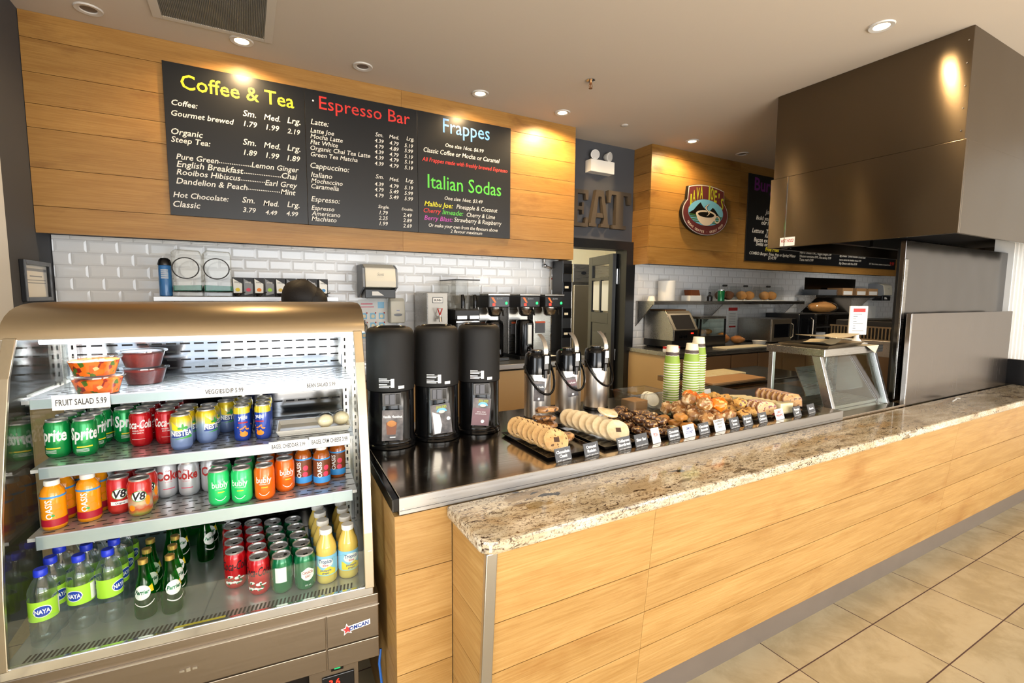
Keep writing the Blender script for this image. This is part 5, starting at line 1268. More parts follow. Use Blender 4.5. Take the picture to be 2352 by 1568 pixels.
# double grinder
t = thing('coffee_grinder', 'black twin coffee grinder with two clear hoppers', 'grinder', (1.515, 3.47, CT))
MB().box(-.10, .10, 0, .34, .0, .34).build('body', 'black_plastic', t, bevel=.006)
MB().box(-.092, .092, -.006, -.0005, .14, .32).build('front_plate', 'display_black', t, bevel=.003)
mb = MB().box(-.098, .098, -.004, -.0005, .322, .330).box(-.098, .098, -.004, -.0005, .13, .138).build('trim', 'chrome', t)
mb = MB(); text_flat(mb, 'BUNN', (0, -.0068, .28), (1, 0, 0), (0, 0, 1), width=.07, height=.016, align='c', bold=.03); mb.build('brand_lettering', 'ink_white', t)
MB().box(-.105, .105, .0, .36, .3405, .42).build('grinder_head', 'black_satin', t, bevel=.008)
for x in (-.052, .052):
    mb = MB().hexa([(x-.03, .06, .421), (x+.03, .06, .421), (x+.03, .30, .421), (x-.03, .30, .421)], [(x-.048, .0, .53), (x+.048, .0, .53), (x+.048, .34, .53), (x-.048, .34, .53)])
    mb.hexa([(x-.048, .0, .531), (x+.048, .0, .531), (x+.048, .34, .531), (x-.048, .34, .531)], [(x-.048, .0, .645), (x+.048, .0, .645), (x+.048, .34, .645), (x-.048, .34, .645)]); hp = mb.build('hopper', 'smoke_plastic', t)
    MB().box(x-.051, x+.051, -.003, .345, .6455, .655).build('hopper_lid', 'black_satin', hp)
    MB().tube([(x, -.02, .43), (x, -.024, .50), (x, -.015, .535)], [.014, .016, .012], 10).build('handle', 'black_gloss', t)
    MB().box(x-.042, x+.042, -.012, -.0005, .345, .375).build('selector', 'chrome', t, bevel=.003)
# three coffee brewers
pm('switch_orange', 'F2662A', .4, emit='FF5A20', estr=.8)
def brewer(x, label, first=[None]):
    if first[0] is None:
        t = thing('coffee_brewer', label, 'coffee brewer', (x, 3.46, CT), 0, 'coffee brewers in a row on the back counter'); first[0] = t
        MB().box(-.095, .095, .0, .36, .435, .53).build('brew_head', 'black_satin', t, bevel=.006)
        MB().box(-.098, .098, -.004, .365, .5305, .545).build('top_lid', 'steel_satin', t, bevel=.003)
        cpn = MB().box(-.09, .09, -.006, -.0005, .44, .525).build('control_panel', 'display_black', t, bevel=.002)
        MB().prism([(-.075, .515), (-.055, .515), (-.03, .475), (-.045, .475)], 1, -.0075, -.0062).build('lit_stripe', 'switch_orange', cpn)
        MB().box(-.062, -.04, -.008, -.0062, .448, .468).build('red_switch', 'led_red', cpn)
        mb = MB().ball((.062, -.007, .47), .011, .004, .011, 12, 8); mb.build('ready_lamp', 'led_green', cpn)
        mb = MB(); text_flat(mb, 'BUNN', (0, -.0072, .50), (1, 0, 0), (0, 0, 1), width=.05, height=.013, align='c', bold=.03); mb.build('brand_lettering', 'grey_plastic', t)
        MB().lathe([(.03, .36), (.05, .375), (.066, .43), (.066, .434)], 20, cy=.085).build('filter_basket', 'steel_satin', t)
        MB().tube([(.02, .02, .42), (.02, -.02, .41), (.022, -.03, .37)], .008, 8).build('basket_handle', 'black_gloss', t)
        MB().box(-.095, .095, .2, .36, .03, .4345).build('column', 'steel_satin', t, bevel=.003)
        MB().box(-.095, .095, .0, .36, .0, .029).build('base', 'black_plastic', t, bevel=.004)
        MB().box(-.07, .03, .195, .1995, .20, .30).build('instruction_plate', 'card_grey', t)
        MB().box(-.07, .03, .192, .1945, .29, .305).build('orange_strip', 'orange_label', t)
        return t
    return dup(first[0], (x, 3.46, CT), 0, label)
brewer(1.785, 'coffee brewer on the left of the three, beside the grinder'); brewer(2.075, 'middle coffee brewer of the three, black server standing under it'); brewer(2.32, 'coffee brewer on the right of the three, beside the rack')
t = thing('coffee_server', 'black coffee server standing under the middle brewer', 'server', (2.075, 3.55, CT+.03))
MB().lathe([(.07, 0), (.078, .004), (.078, .26), (.07, .29), (.055, .30)], 24).build('body', 'black_gloss', t)
MB().box(-.018, .018, -.092, -.0785, .10, .26).build('gauge', 'label_white', t, bevel=.003)
MB().box(-.026, .026, -.0855, -.0775, .085, .275).build('gauge_frame', 'black_plastic', t, bevel=.003)
MB().tube([(0, -.07, .07), (0, -.11, .06), (0, -.11, .03)], .012, 8).build('tap', 'black_plastic', t)
t = thing('coffee_server', 'black coffee server standing under the brewer beside the grinder', 'server', (1.785, 3.55, CT+.03))
MB().lathe([(.07, 0), (.078, .004), (.078, .26), (.07, .29), (.055, .30)], 24).build('body', 'black_gloss', t)
MB().tube([(0, -.07, .07), (0, -.11, .06), (0, -.11, .03)], .012, 8).build('tap', 'black_plastic', t)
t = thing('cream_jug', 'small white creamer cup on the back counter beside the brewers', 'cup', (2.06, 3.33, CT))
MB().lathe([(.018, 0), (.026, .04), (.027, .06), (.025, .06), (.017, .004), (0, .003)], 18, cap1=False).build('body', 'paper', t)
MB().tube([(.025, 0, .048), (.04, 0, .042), (.038, 0, .02), (.02, 0, .014)], .0035, 8).build('handle', 'paper', t)
o = MB().box(-.06, .06, -.04, .04, 0, .035).mat(1).box(-.058, .058, -.038, .038, .0351, .037).build('napkin_tray', ['dark_metal', 'paper'], None, (2.19, 3.34, CT), .1, bevel=.002); tag(o, 'flat tray of napkins on the back counter by the rack', 'tray')

# ------------------------------------------------------------------ barista, back turned, only the hair showing over the fridge
hc = PY(693, 684, 2.70)
person = thing('person', 'person with dark hair standing behind the fridge with back turned', 'person', (hc.x, 2.70, 0))
H = hc.z-.045   # centre of the head
def skin_body(name, pts, edges, rad, mat, parent, root=0, sub=2):
    me = bpy.data.meshes.new(name); me.from_pydata(pts, edges, []); me.materials.append(MATS[mat])
    o = bpy.data.objects.new(name, me); COL.objects.link(o); o.parent = parent
    o.modifiers.new('skin', 'SKIN').use_smooth_shade = True
    for i, r in enumerate(rad): v = me.skin_vertices[0].data[i]; v.radius = (r if isinstance(r, tuple) else (r, r)); v.use_root = (i == root)
    s = o.modifiers.new('subdivision', 'SUBSURF'); s.levels = sub; s.render_levels = sub
    return o
h = H-.10
P_ = [(0, 0, .90), (0, .01, 1.08), (0, .0, 1.30), (0, .01, h-.10), (0, .015, h-.02), (0, .02, H-.03), (0, .02, H+.05),
      (-.10, 0, .86), (-.11, .01, .48), (-.11, 0, .07), (-.11, .10, .035), (.10, 0, .86), (.11, .01, .48), (.11, 0, .07), (.11, .10, .035),
      (-.17, .01, h-.13), (-.22, .04, h-.38), (-.18, .24, h-.45), (-.17, .31, h-.45), (.17, .01, h-.13), (.22, .04, h-.38), (.18, .24, h-.45), (.17, .31, h-.45)]
E_ = [(0, 1), (1, 2), (2, 3), (3, 4), (4, 5), (5, 6), (0, 7), (7, 8), (8, 9), (9, 10), (0, 11), (11, 12), (12, 13), (13, 14), (3, 15), (15, 16), (16, 17), (17, 18), (3, 19), (19, 20), (20, 21), (21, 22)]
R_ = [(.15, .11), (.13, .10), (.15, .11), (.10, .08), .05, (.075, .085), (.072, .085), .085, .055, .04, .035, .085, .055, .04, .035, .055, .042, .03, .033, .055, .042, .03, .033]
body = skin_body('body', P_, E_, R_, 'skin', person)
mb = MB()
for s in (-1,): mb.ball((s*.098, .02, H-.0), .012, .02, .03, 10, 8)
mb.build('ear', 'skin', person)
mb = MB().ball((0, .0, H+.035), .098, .112, .105, 20, 14, .04, 2).ball((.045, -.03, H+.02), .075, .075, .085, 14, 10, .08, 5); mb.build('hair', 'hair', person)
mb = MB()
prof_ = [(.17, .87), (.155, 1.0), (.165, 1.2), (.185, h-.16), (.15, h-.09), (.075, h-.055)]
vs = []; n = 24
for r, z in prof_:
    for j in range(n): a = 2*PI*j/n; vs.append((r*1.12*math.cos(a), .005+r*.82*math.sin(a), z))
mb.add(vs, [(i*n+j, i*n+(j+1) % n, (i+1)*n+(j+1) % n, (i+1)*n+j) for i in range(len(prof_)-1) for j in range(n)], True)
for s in (-1, 1): mb.tube([(s*.15, .01, h-.12), (s*.19, .02, h-.2), (s*.225, .035, h-.32)], [.075, .068, .062], 14)
mb.build('shirt', 'shirt', person)
mb = MB()
for s in (-1, 1): mb.tube([(s*.085, 0, .95), (s*.10, .0, .86), (s*.112, .01, .48), (s*.112, 0, .09)], [.11, .115, .08, .065], 16)
mb.build('trousers', 'trousers', person)
mb = MB()
for s in (-1, 1): mb.ball((s*.11, .055, .045), .055, .13, .05, 14, 8, zmin=.002)
mb.build('shoes', 'shoe', person)

# ------------------------------------------------------------------ kitchen on the right
KT = 1.0505
SH = 1.535
t = thing('wall_shelf', 'long stainless shelf on the kitchen tiles', 'shelf', (3.62, 3.60, SH))
MB().box(0, 2.6, 0, WF-3.60, -.035, 0).build('board', 'steel_satin', t, bevel=.002)
for x in (.0, 1.06, 2.4): MB().prism([(.02, -.036), (WF-3.60, -.036), (WF-3.60, -.27)], 0, x, x+.012).build('bracket', 'steel_satin', t)
t = thing('paper_roll', 'tall white paper roll standing on the kitchen shelf', 'roll', (PY(1531, 670, 3.74).x, 3.74, SH))
MB().lathe([(.085, 0), (.088, .003), (.088, .21), (.085, .213), (.022, .213), (.022, .05)], 28, cap1=False).build('paper', 'paper', t)
t = thing('upturned_cup', 'white cup upside down at the left end of the kitchen shelf', 'cup', (3.68, 3.70, SH))
MB().lathe([(.044, 0), (.042, .004), (.030, .045), (.026, .05), (0, .05)], 20, cap1=False).build('body', 'paper', t)
x = PY(1588, 683, 3.72).x
o = MB().box(-.09, .09, -.06, .06, 0, .06).build('carton', 'paper', None, (x, 3.72, SH), bevel=.002); tag(o, 'white carton under the small brown box on the kitchen shelf', 'box')
o = MB().hexa([(-.05, -.05, 0), (.08, -.05, 0), (.08, .05, 0), (-.05, .05, 0)], [(-.065, -.05, .06), (.06, -.05, .06), (.06, .05, .06), (-.065, .05, .06)]).build('tea_carton', 'label_brown', None, (x, 3.72, SH+.0605), bevel=.002); tag(o, 'small brown box tipped on the white carton', 'box')
t = thing('squeeze_bottle', 'short black bottle lying left of the green tin on the kitchen shelf', 'bottle', (PY(1630, 684, 3.7).x, 3.70, SH))
MB().lathe([(.03, 0), (.032, .05), (.012, .07), (.012, .085)], 16).build('body', 'black_plastic', t); MB().lathe([(.014, .0855), (.012, .1)], 12).build('cap', 'black_gloss', t)
x = PY(1653, 676, 3.66).x
o = MB().lathe([(.034, 0), (.037, .003), (.037, .125), (.035, .128)], 24).mat(1).lathe([(.0375, .118), (.0375, .128), (.035, .131), (0, .131)], 24, cap0=False, cap1=False); o = o.build('tin', ['can_dark_green', 'aluminium'], None, (x, 3.640, SH)); tag(o, 'green tin in front of the left bread bin', 'tin')
pm('bread', 'C98F4C', .6, var=.25, vscale=14, bump=.3, bscale=40); pm('bread_dark', '6B452C', .7, var=.2, vscale=14); pm('crust', 'B4763A', .5, var=.25, vscale=18, bump=.4, bscale=60)
for i, (u, lb, bm) in enumerate(((1668, 'left clear bread bin on the kitchen shelf', 'bread_dark'), (1716, 'middle clear bread bin on the kitchen shelf', 'bread'), (1768, 'right clear bread bin on the kitchen shelf', 'bread'))):
    x = PY(u, 680, 3.72).x
    t = thing('bread_bin', lb, 'bread bin', (x, 3.745, SH), 0, 'clear bread bins on the kitchen shelf')
    MB().box(-.165, .165, -.115, .115, 0, .014).build('tray', 'white_plastic', t, bevel=.004)
    c6 = [(.16, .015), (.145, .16), (.13, .172), (-.13, .172), (-.145, .16), (-.16, .015)]
    mb = MB().add([(x_, y_, z_) for y_ in (-.105, .105) for x_, z_ in c6], [(i, i+1, 7+i, 6+i) for i in range(5)]+[(5, 4, 3, 2, 1, 0), (6, 7, 8, 9, 10, 11)]); mb.build('cover', 'clear_plastic', t)
    MB().tube([(-.03, 0, .178), (.03, 0, .178)], .012, 8).build('knob', 'black_plastic', t)
    for k, dx in enumerate((-.072, .068)):
        o = MB().ball((0, 0, .052), .062, .06, .052, 14, 9, .06, i*3+k, zmin=.0005).build('loaf', bm, None, (x+dx, 3.745, SH+.0145)); tag(o, '%s loaf in the %s' % ('left' if k == 0 else 'right', lb.replace(' on the kitchen shelf', '')), 'loaf', 'loaves in the bread bins')
# notice with red heading
a = PY(1671, 752, WF); b = PY(1694, 706, WF)
t = thing('wall_notice', 'white kitchen notice with a red heading on the tiles', 'notice', (a.x, WF-.0008, a.z))
MB().box(0, b.x-a.x, -.0005, .0005, 0, b.z-a.z).build('sheet', 'paper', t)
MB().box(0, b.x-a.x, -.001, -.0006, (b.z-a.z)*.84, b.z-a.z).box(.02, b.x-a.x-.02, -.001, -.0006, .0, .018).build('heading', 'red_label', t)
mb = MB()
for i in range(7): mb.box(.02, b.x-a.x-.03, -.001, -.0006, .05+i*.02, .054+i*.02)
mb.build('print', 'grey_plastic', t)
# conveyor toaster
t = thing('conveyor_toaster', 'stainless conveyor toaster with a black base and dials', 'toaster', (3.72, 3.43, KT))
sd = [(0, .09), (.0, .2), (.10, .36), (.13, .385), (.40, .385), (.40, .09)]
MB().prism(sd, 0, .012, .36).build('casing', 'steel_warm', t, bevel=.004)
MB().prism(sd, 0, 0, .0115).build('side_panel', 'steel_satin', t, bevel=.002)
MB().box(.0, .37, .01, .40, .02, .0895).build('base', 'black_plastic', t, bevel=.004)
for x in (.03, .33):
    for y in (.05, .36): MB().tube([(x, y, 0), (x, y, .0195)], .015, 10).build('foot', 'rubber', t)
mb = MB().hexa([(.05, .008, .205), (.32, .008, .205), (.32, .012, .205), (.05, .012, .205)], [(.05, .092, .345), (.32, .092, .345), (.32, .10, .345), (.05, .10, .345)]); mb.v = [(x, y-.006, z) for x, y, z in mb.v]; mb.build('feed_slot', 'gap_dark', t)
MB().box(.02, .35, -.004, -.0005, .092, .19).build('control_strip', 'dark_metal', t)
for x in (.1, .16):
    mb = MB().lathe([(.018, 0), (.016, .018), (0, .02)], 16, cap1=False); mb.xf(Matrix.Translation((x, -.0045, .135)) @ Matrix.Rotation(PI/2, 4, 'X')); mb.build('dial', 'black_gloss', t)
MB().box(.25, .285, -.008, -.0045, .155, .168).build('red_light', 'led_red', t)
MB().box(.03, .33, .14, .36, .3855, .40).build('top_rack', 'copper', t, bevel=.003)
# heated case
t = thing('warming_case', 'small black glass-sided warming case beside the toaster', 'case', (4.15, 3.46, KT))
MB().box(0, .40, 0, .38, 0, .12).build('base', 'black_plastic', t, bevel=.004)
mb = MB()
for x in (0, .385):
    for y in (0, .365): mb.box(x, x+.015, y, y+.015, .1205, .30)
mb.build('posts', 'black_plastic', t)
MB().box(0, .40, 0, .38, .3005, .325).build('top', 'steel_satin', t, bevel=.003)
MB().box(.016, .384, .003, .007, .121, .30).box(.003, .007, .016, .364, .121, .30).box(.393, .397, .016, .364, .121, .30).build('glass', 'case_glass', t)
for k in range(3):
    o = MB().ball((0, 0, .03), .045, .045, .03, 12, 8, .06, k, zmin=.0005).build('pastry', 'crust', None, (4.24+k*.11, 3.62, KT+.1208)); tag(o, '%s pastry inside the black warming case' % ['left', 'middle', 'right'][k], 'pastry', 'pastries in the warming case')
t = thing('carton', 'flat red and white carton in front of the toaster', 'box', (3.60, 3.36, KT), .12)
MB().box(-.06, .10, -.05, .03, 0, .028).build('lower_half', 'paper', t); MB().box(-.06, .10, -.05, .03, .0285, .05).build('red_top', 'red_label', t); MB().box(-.05, .09, -.04, .02, .0502, .051).build('white_panel', 'paper', t)
for i, (x, y, rx, rz_, lb) in enumerate(((4.70, 3.62, .095, .14, 'left of the two bags of bread rolls beside the microwave'), (4.92, 3.58, .10, .10, 'right of the two bags of bread rolls beside the microwave'))):
    t = thing('bread_bag', lb, 'bag', (x, y, KT), .2*i, 'bags of bread rolls on the kitchen worktop')
    MB().ball((0, 0, rz_*.5), rx, rx*.8, rz_*.5, 20, 12, .08, i+3, zmin=.0005).build('bag', 'film', t)
    MB().ball((0, 0, rz_*.47), rx*.9, rx*.72, rz_*.44, 20, 12, .08, i+8, zmin=.008).rough(.003, 20, i).build('rolls', 'crust', t)
t = thing('bowl', 'white plastic tub between the bread bags and the microwave', 'bowl', (5.05, 3.40, KT)); MB().lathe([(.06, 0), (.075, .045), (.078, .047), (.073, .047), (.058, .004), (0, .003)], 22, cap1=False).build('body', 'white_plastic', t)
o = MB().box(0, .72, 0, .18, 0, .014).build('cutting_board', 'paper_cream', None, (4.25, 3.205, KT), bevel=.004); tag(o, 'long pale cutting board at the front of the kitchen worktop', 'board')
def ovenbox(name, label, x0, x1, y0, y1, h, mats):
    t = thing(name, label, 'oven', (x0, y0, KT)); w_ = x1-x0
    MB().box(0, w_, 0, y1-y0, .02, h).build('casing', mats[0], t, bevel=.004)
    for x in (.03, w_-.03): MB().tube([(x, .05, 0), (x, .05, .0195)], .015, 10).build('foot', 'rubber', t)
    dd = MB().box(.0, w_*.78, -.012, -.0005, .03, h-.005).build('door', mats[1], t, bevel=.003)
    MB().box(.04, w_*.70, -.015, -.0125, .07, h-.06).build('window', 'display_black', dd)
    MB().tube([(w_*.75, -.013, .06), (w_*.75, -.04, .08), (w_*.75, -.04, h-.07), (w_*.75, -.013, h-.05)], .008, 8).build('handle', 'chrome', dd)
    MB().box(w_*.79, w_, -.008, -.0005, .03, h-.005).build('control_panel', 'black_plastic', t, bevel=.002)
    return t
ovenbox('microwave', 'stainless microwave with a black window on the kitchen worktop', 5.25, 5.73, 3.40, 3.82, .285, ('steel_satin', 'steel_warm'))
ovenbox('toaster_oven', 'black oven behind the stainless microwave', 5.80, 6.12, 3.42, 3.84, .335, ('black_satin', 'black_plastic'))
t = thing('over_shelf', 'steel stand with a bag of bread on top in the kitchen', 'stand', (6.20, 3.44, KT))
MB().box(0, .90, 0, .36, .315, .335).build('top', 'steel_satin', t, bevel=.002)
for x, y in ((.02, .02), (.88, .02), (.02, .34), (.88, .34)): MB().box(x-.015, x+.015, y-.015, y+.015, 0, .3145).build('leg', 'steel_satin', t)
MB().box(.04, .86, .02, .34, .15, .165).build('lower_shelf', 'steel_satin', t)
t = thing('bread_bag', 'orange bag of sliced bread on the steel stand', 'bag', (6.62, 3.60, KT+.338))
MB().ball((0, 0, .075), .30, .12, .075, 22, 12, .08, 4, zmin=.0005).build('bag', 'film', t); MB().ball((0, 0, .07), .27, .105, .066, 20, 12, .1, 9).build('loaf', 'bread', t)
for k in range(3): o = MB().box(-.13, .13, -.1, .1, 0, .045).build('takeout_box', 'white_plastic', None, (6.42+.0*k, 3.60, KT+k*.0455), bevel=.006); tag(o, '%s white takeout box of the stack under the steel stand' % ['bottom', 'middle', 'top'][k], 'box', 'takeout boxes under the steel stand')
bpy.data.objects.remove(o)
t = thing('wall_plate', 'stainless splash plate behind the far kitchen shelf', 'wall plate', (6.65, WF-.003, 1.055))
MB().box(0, 1.28, 0, .0028, 0, .80).build('sheet', 'steel_hood', t)
t = thing('wall_shelf', 'far stainless kitchen shelf loaded with pans and cartons', 'shelf', (6.45, 3.60, 1.615))
MB().box(0, 1.65, 0, WF-.0045-3.60, -.03, 0).build('board', 'steel_satin', t, bevel=.002)
for x in (.05, 1.4): MB().prism([(.02, -.031), (WF-.0045-3.60, -.031), (WF-.0045-3.60, -.28)], 0, x, x+.012).build('bracket', 'steel_satin', t)
for k in range(4):
    o = MB().hexa([(-.2, -.1, 0), (.2, -.1, 0), (.2, .1, 0), (-.2, .1, 0)], [(-.23, -.115, .018), (.23, -.115, .018), (.23, .115, .018), (-.23, .115, .018)]).build('baking_pan', 'grey_plastic', None, (6.75, 3.72, 1.6155+k*.0185)); tag(o, '%s grey pan of the stack on the far kitchen shelf' % ['bottom', 'second', 'third', 'top'][k], 'pan', 'stacked grey pans')
for k, (x, mt) in enumerate(((7.25, 'cardboard'), (7.6, 'cardboard'), (7.92, 'cardboard'))):
    t = thing('open_carton', '%s open brown carton on the far kitchen shelf' % ['left', 'middle', 'right'][k], 'box', (x, 3.72, 1.6155), 0, 'open cartons on the far kitchen shelf')
    mb = MB().box(-.13, .13, -.1, .1, 0, .006).box(-.13, -.126, -.1, .1, .006, .10).box(.126, .13, -.1, .1, .006, .10).box(-.126, .126, -.1, -.096, .006, .10).box(-.126, .126, .096, .1, .006, .10); mb.build('carton', 'cardboard', t)
    MB().box(-.11, .11, -.102, -.1005, .01, .06).build('label_panel', 'paper', t)
o = MB().box(0, .42, -.0005, .0005, 0, .26).build('wall_notice', 'paper', None, (8.16, WF-.0012, 1.20)); tag(o, 'wide white sheet below the far towel dispenser', 'notice')
# grill under the hood
t = thing('grill', 'stainless grill with slatted sides standing under the hood', 'grill', (4.40, 1.76, 0))
MB().box(0, 1.5, 0, .56, 1.12, 1.245).build('body', 'steel_lip', t, bevel=.003)
for x, y in ((.03, .03), (1.47, .03), (.03, .53), (1.47, .53)): MB().box(x-.025, x+.025, y-.025, y+.025, 0, 1.1195).build('leg', 'steel_satin', t)
mb = MB().box(0, .012, 0, .56, 1.246, 1.256).box(0, .012, 0, .56, 1.345, 1.357).mat(1).box(.008, .012, 0, .56, 1.256, 1.345).mat(0)
for i in range(22): mb.box(-.004, .0075, .008+i*.0252, .018+i*.0252, 1.256, 1.345)
mb.build('slatted_guard', ['steel_canopy', 'dark_metal'], t)
MB().box(.03, 1.48, .03, .53, 1.246, 1.40).build('griddle', 'black_satin', t, bevel=.006)
MB().box(.03, 1.47, .03, .53, .42, .44).build('lower_shelf', 'steel_satin', t)
t = thing('gas_pipe', 'black upright pipe with a valve lever beside the hood', 'pipe', (4.30, 1.80, 0))
MB().tube([(0, 0, .02), (0, 0, 1.50), (0, 0, 1.955)], .022, 12).build('pipe', 'black_satin', t)
MB().tube([(-.0, -.02, 1.66), (-.05, -.03, 1.60), (-.06, -.03, 1.50)], .010, 8).build('lever', 'black_plastic', t)
MB().tube([(-.03, -.03, 1.72), (-.03, -.03, 1.92)], .010, 10).build('gas_hose', 'chrome', t); MB().lathe([(.016, 1.70), (.018, 1.715), (.016, 1.73)], 12, cx=-.03, cy=-.03).build('valve', 'red_label', t)
# ------------------------------------------------------------------ coffee urns on the serving counter
TOP = ZS+.0005
def facing(x, y, psi=0): return math.atan2(-x, y)+psi
def urn_build(t):
    MB().lathe([(.096, 0), (.102, .002), (.103, .012), (.0985, .016), (.0985, .022), (.101, .026), (.099, .034), (.0945, .04), (.0945, .236)], 40, cap1=False).build('lower_body', 'black_gloss', t)
    MB().lathe([(.0935, .2365), (.0975, .240), (.0975, .455), (.096, .472), (.090, .486), (.078, .494), (.072, .494)], 40, cap0=False, cap1=False).build('upper_shell', 'charcoal_shell', t)
    MB().lathe([(.0725, .490), (.068, .497), (.062, .494), (.058, .486), (.03, .484), (.028, .490), (0, .491)], 32, cap0=False, cap1=False).build('lid', 'black_gloss', t)
    th_ = MB().box(-.040, .034, -.101, -.09, .184, .236).mat(1).box(.014, .028, -.103, -.1012, .190, .230).build('tap_housing', ['black_plastic', 'black_gloss'], t, bevel=.002)
    MB().box(-.030, -.014, -.1045, -.1012, .190, .230).build('tap_block', 'card_steel', th_, bevel=.002); MB().box(-.012, .010, -.1055, -.1012, .188, .231).build('tap_lever', 'card_steel', th_, bevel=.002)
    mb = MB()
    for k, z in enumerate((.291, .285, .279, .268, .262, .256)): patch(mb, .0979, -.054 if k < 3 else -.054, (-.02, -.004, -.012)[k % 3], z, z+.0028, n=6)
    patch(mb, .0979, -.006, .008, .256, .292, n=4); mb.build('white_print', 'ink_white', t)
    mb = MB(); patch(mb, .0979, .024, .050, .250, .262, n=6); mb.build('serial_sticker', 'paper', t)
URN = None
pm('card_steel', '4E4E54', .4)
UP_ = [(.520, 1.998, 'leftmost of three black coffee urns, nearest the fridge', .06), (.727, 2.012, 'middle of three black coffee urns on the serving counter', .12), (.940, 2.028, 'rightmost of three black coffee urns, beside the steel airpots', .16)]
for i, (x, y, lb, psi) in enumerate(UP_):
    if URN is None:
        URN = thing('coffee_urn', lb, 'coffee urn', (x, y, TOP), facing(x, y, psi), 'black coffee urns on the serving counter'); urn_build(URN)
    else: dup(URN, (x, y, TOP), facing(x, y, psi), lb)
def card(i, w_, h, z, tilt, label, build):
    x, y, _, psi = UP_[i]; a = facing(x, y, psi)
    d = .108
    t = thing('flavour_card', label, 'card', (x+d*math.sin(a), y-d*math.cos(a), TOP+z), (0, tilt, a), 'flavour cards hanging on the urns')
    MB().box(-w_/2, w_/2, -.0006, .0006, -h, 0).build('sheet', 'card_photo', t); build(t, w_, h)
m, nt, b = newmat('card_photo'); tc = N(nt, 'ShaderNodeTexCoord'); n = N(nt, 'ShaderNodeTexNoise', i_Scale=22.0, i_Detail=3.0); L(nt, tc.outputs['Object'], n.inputs['Vector'])
cr = N(nt, 'ShaderNodeValToRGB'); e = cr.color_ramp.elements; e[0].position = .38; e[0].color = rgb('2C282A'); e[1].position = .66; e[1].color = rgb('6E6664'); L(nt, n.outputs[0], cr.inputs[0]); L(nt, cr.outputs[0], b.inputs['Base Color']); b.inputs['Roughness'].default_value = .4
pm('card_mauve', '75555A', .45, var=.25, vscale=30)
def bdome(t, x, z, s):
    mb = MB().prism([(x+s*math.cos(a), z+s*.75*math.sin(a)) for a in [PI*k/12 for k in range(13)]], 1, -.0014, -.0008); mb.build('logo_arch', 'sign_sky', t)
    mb = MB().prism([(x+s*.6*math.cos(a), z+s*.3*math.sin(a)) for a in [2*PI*k/14 for k in range(14)]], 1, -.0017, -.0015); mb.build('logo_cup', 'sign_cream', t)
    mb = MB(); text_flat(mb, "JAVA JOE'S", (x, -.0016, z+s*.72), (1, 0, 0), (0, 0, 1), width=s*2, height=s*.5, align='c', bold=.02); mb.build('logo_lettering', 'sign_lime', t)
def b1(t, w_, h):
    mb = MB(); text_flat(mb, 'Vanilla Hazelnut', (0, -.001, -.032), (1, 0, 0), (0, 0, 1), width=w_*.92, height=.011, align='c', bold=.02); mb.box(-.01, .012, -.001, -.0007, -h+.012, -h+.016); mb.build('lettering', 'ink_white', t)
    MB().hexa([(-.022, -.0009, -.10), (.012, -.0009, -.10), (.012, -.0007, -.10), (-.022, -.0007, -.10)], [(-.026, -.0009, -.05), (.018, -.0009, -.05), (.018, -.0007, -.05), (-.026, -.0007, -.05)]).build('glass_picture', 'label_brown', t)
    MB().ball((-.004, -.0012, -.055), .018, .0005, .013, 10, 6).build('ice_picture', 'crust', t)
def b2(t, w_, h):
    MB().prism([(-.035, -.03), (-.005, -.045), (.0, -.09), (-.01, -.125), (-.035, -.125)], 1, -.001, -.0007).build('cup_picture', 'label_white', t); bdome(t, .005, -.033, .022)
    MB().ball((.03, -.001, -.066), .008, .0004, .008, 10, 6).build('badge', 'ink_white', t)
def b3(t, w_, h):
    MB().box(-w_/2+.001, w_/2-.001, -.0009, -.0007, -h+.001, -.045).build('mauve_panel', 'card_mauve', t); bdome(t, .005, -.033, .022)
    mb = MB(); text_flat(mb, 'JOE & ONE', (0, -.0013, -.065), (1, 0, 0), (0, 0, 1), width=.04, height=.005, align='c'); text_flat(mb, 'HOUSE BLEND', (0, -.0013, -.074), (1, 0, 0), (0, 0, 1), width=.05, height=.005, align='c'); mb.ball((.01, -.0012, -.105), .008, .0004, .008, 10, 6); mb.build('lettering', 'ink_white', t)
card(0, .082, .125, .168, .03, 'dark flavour card with an iced drink on the leftmost urn', b1)
card(1, .082, .128, .168, -.10, 'tilted flavour card with a white cup on the middle urn', b2)
card(2, .080, .125, .170, .10, 'mauve flavour card on the rightmost urn', b3)

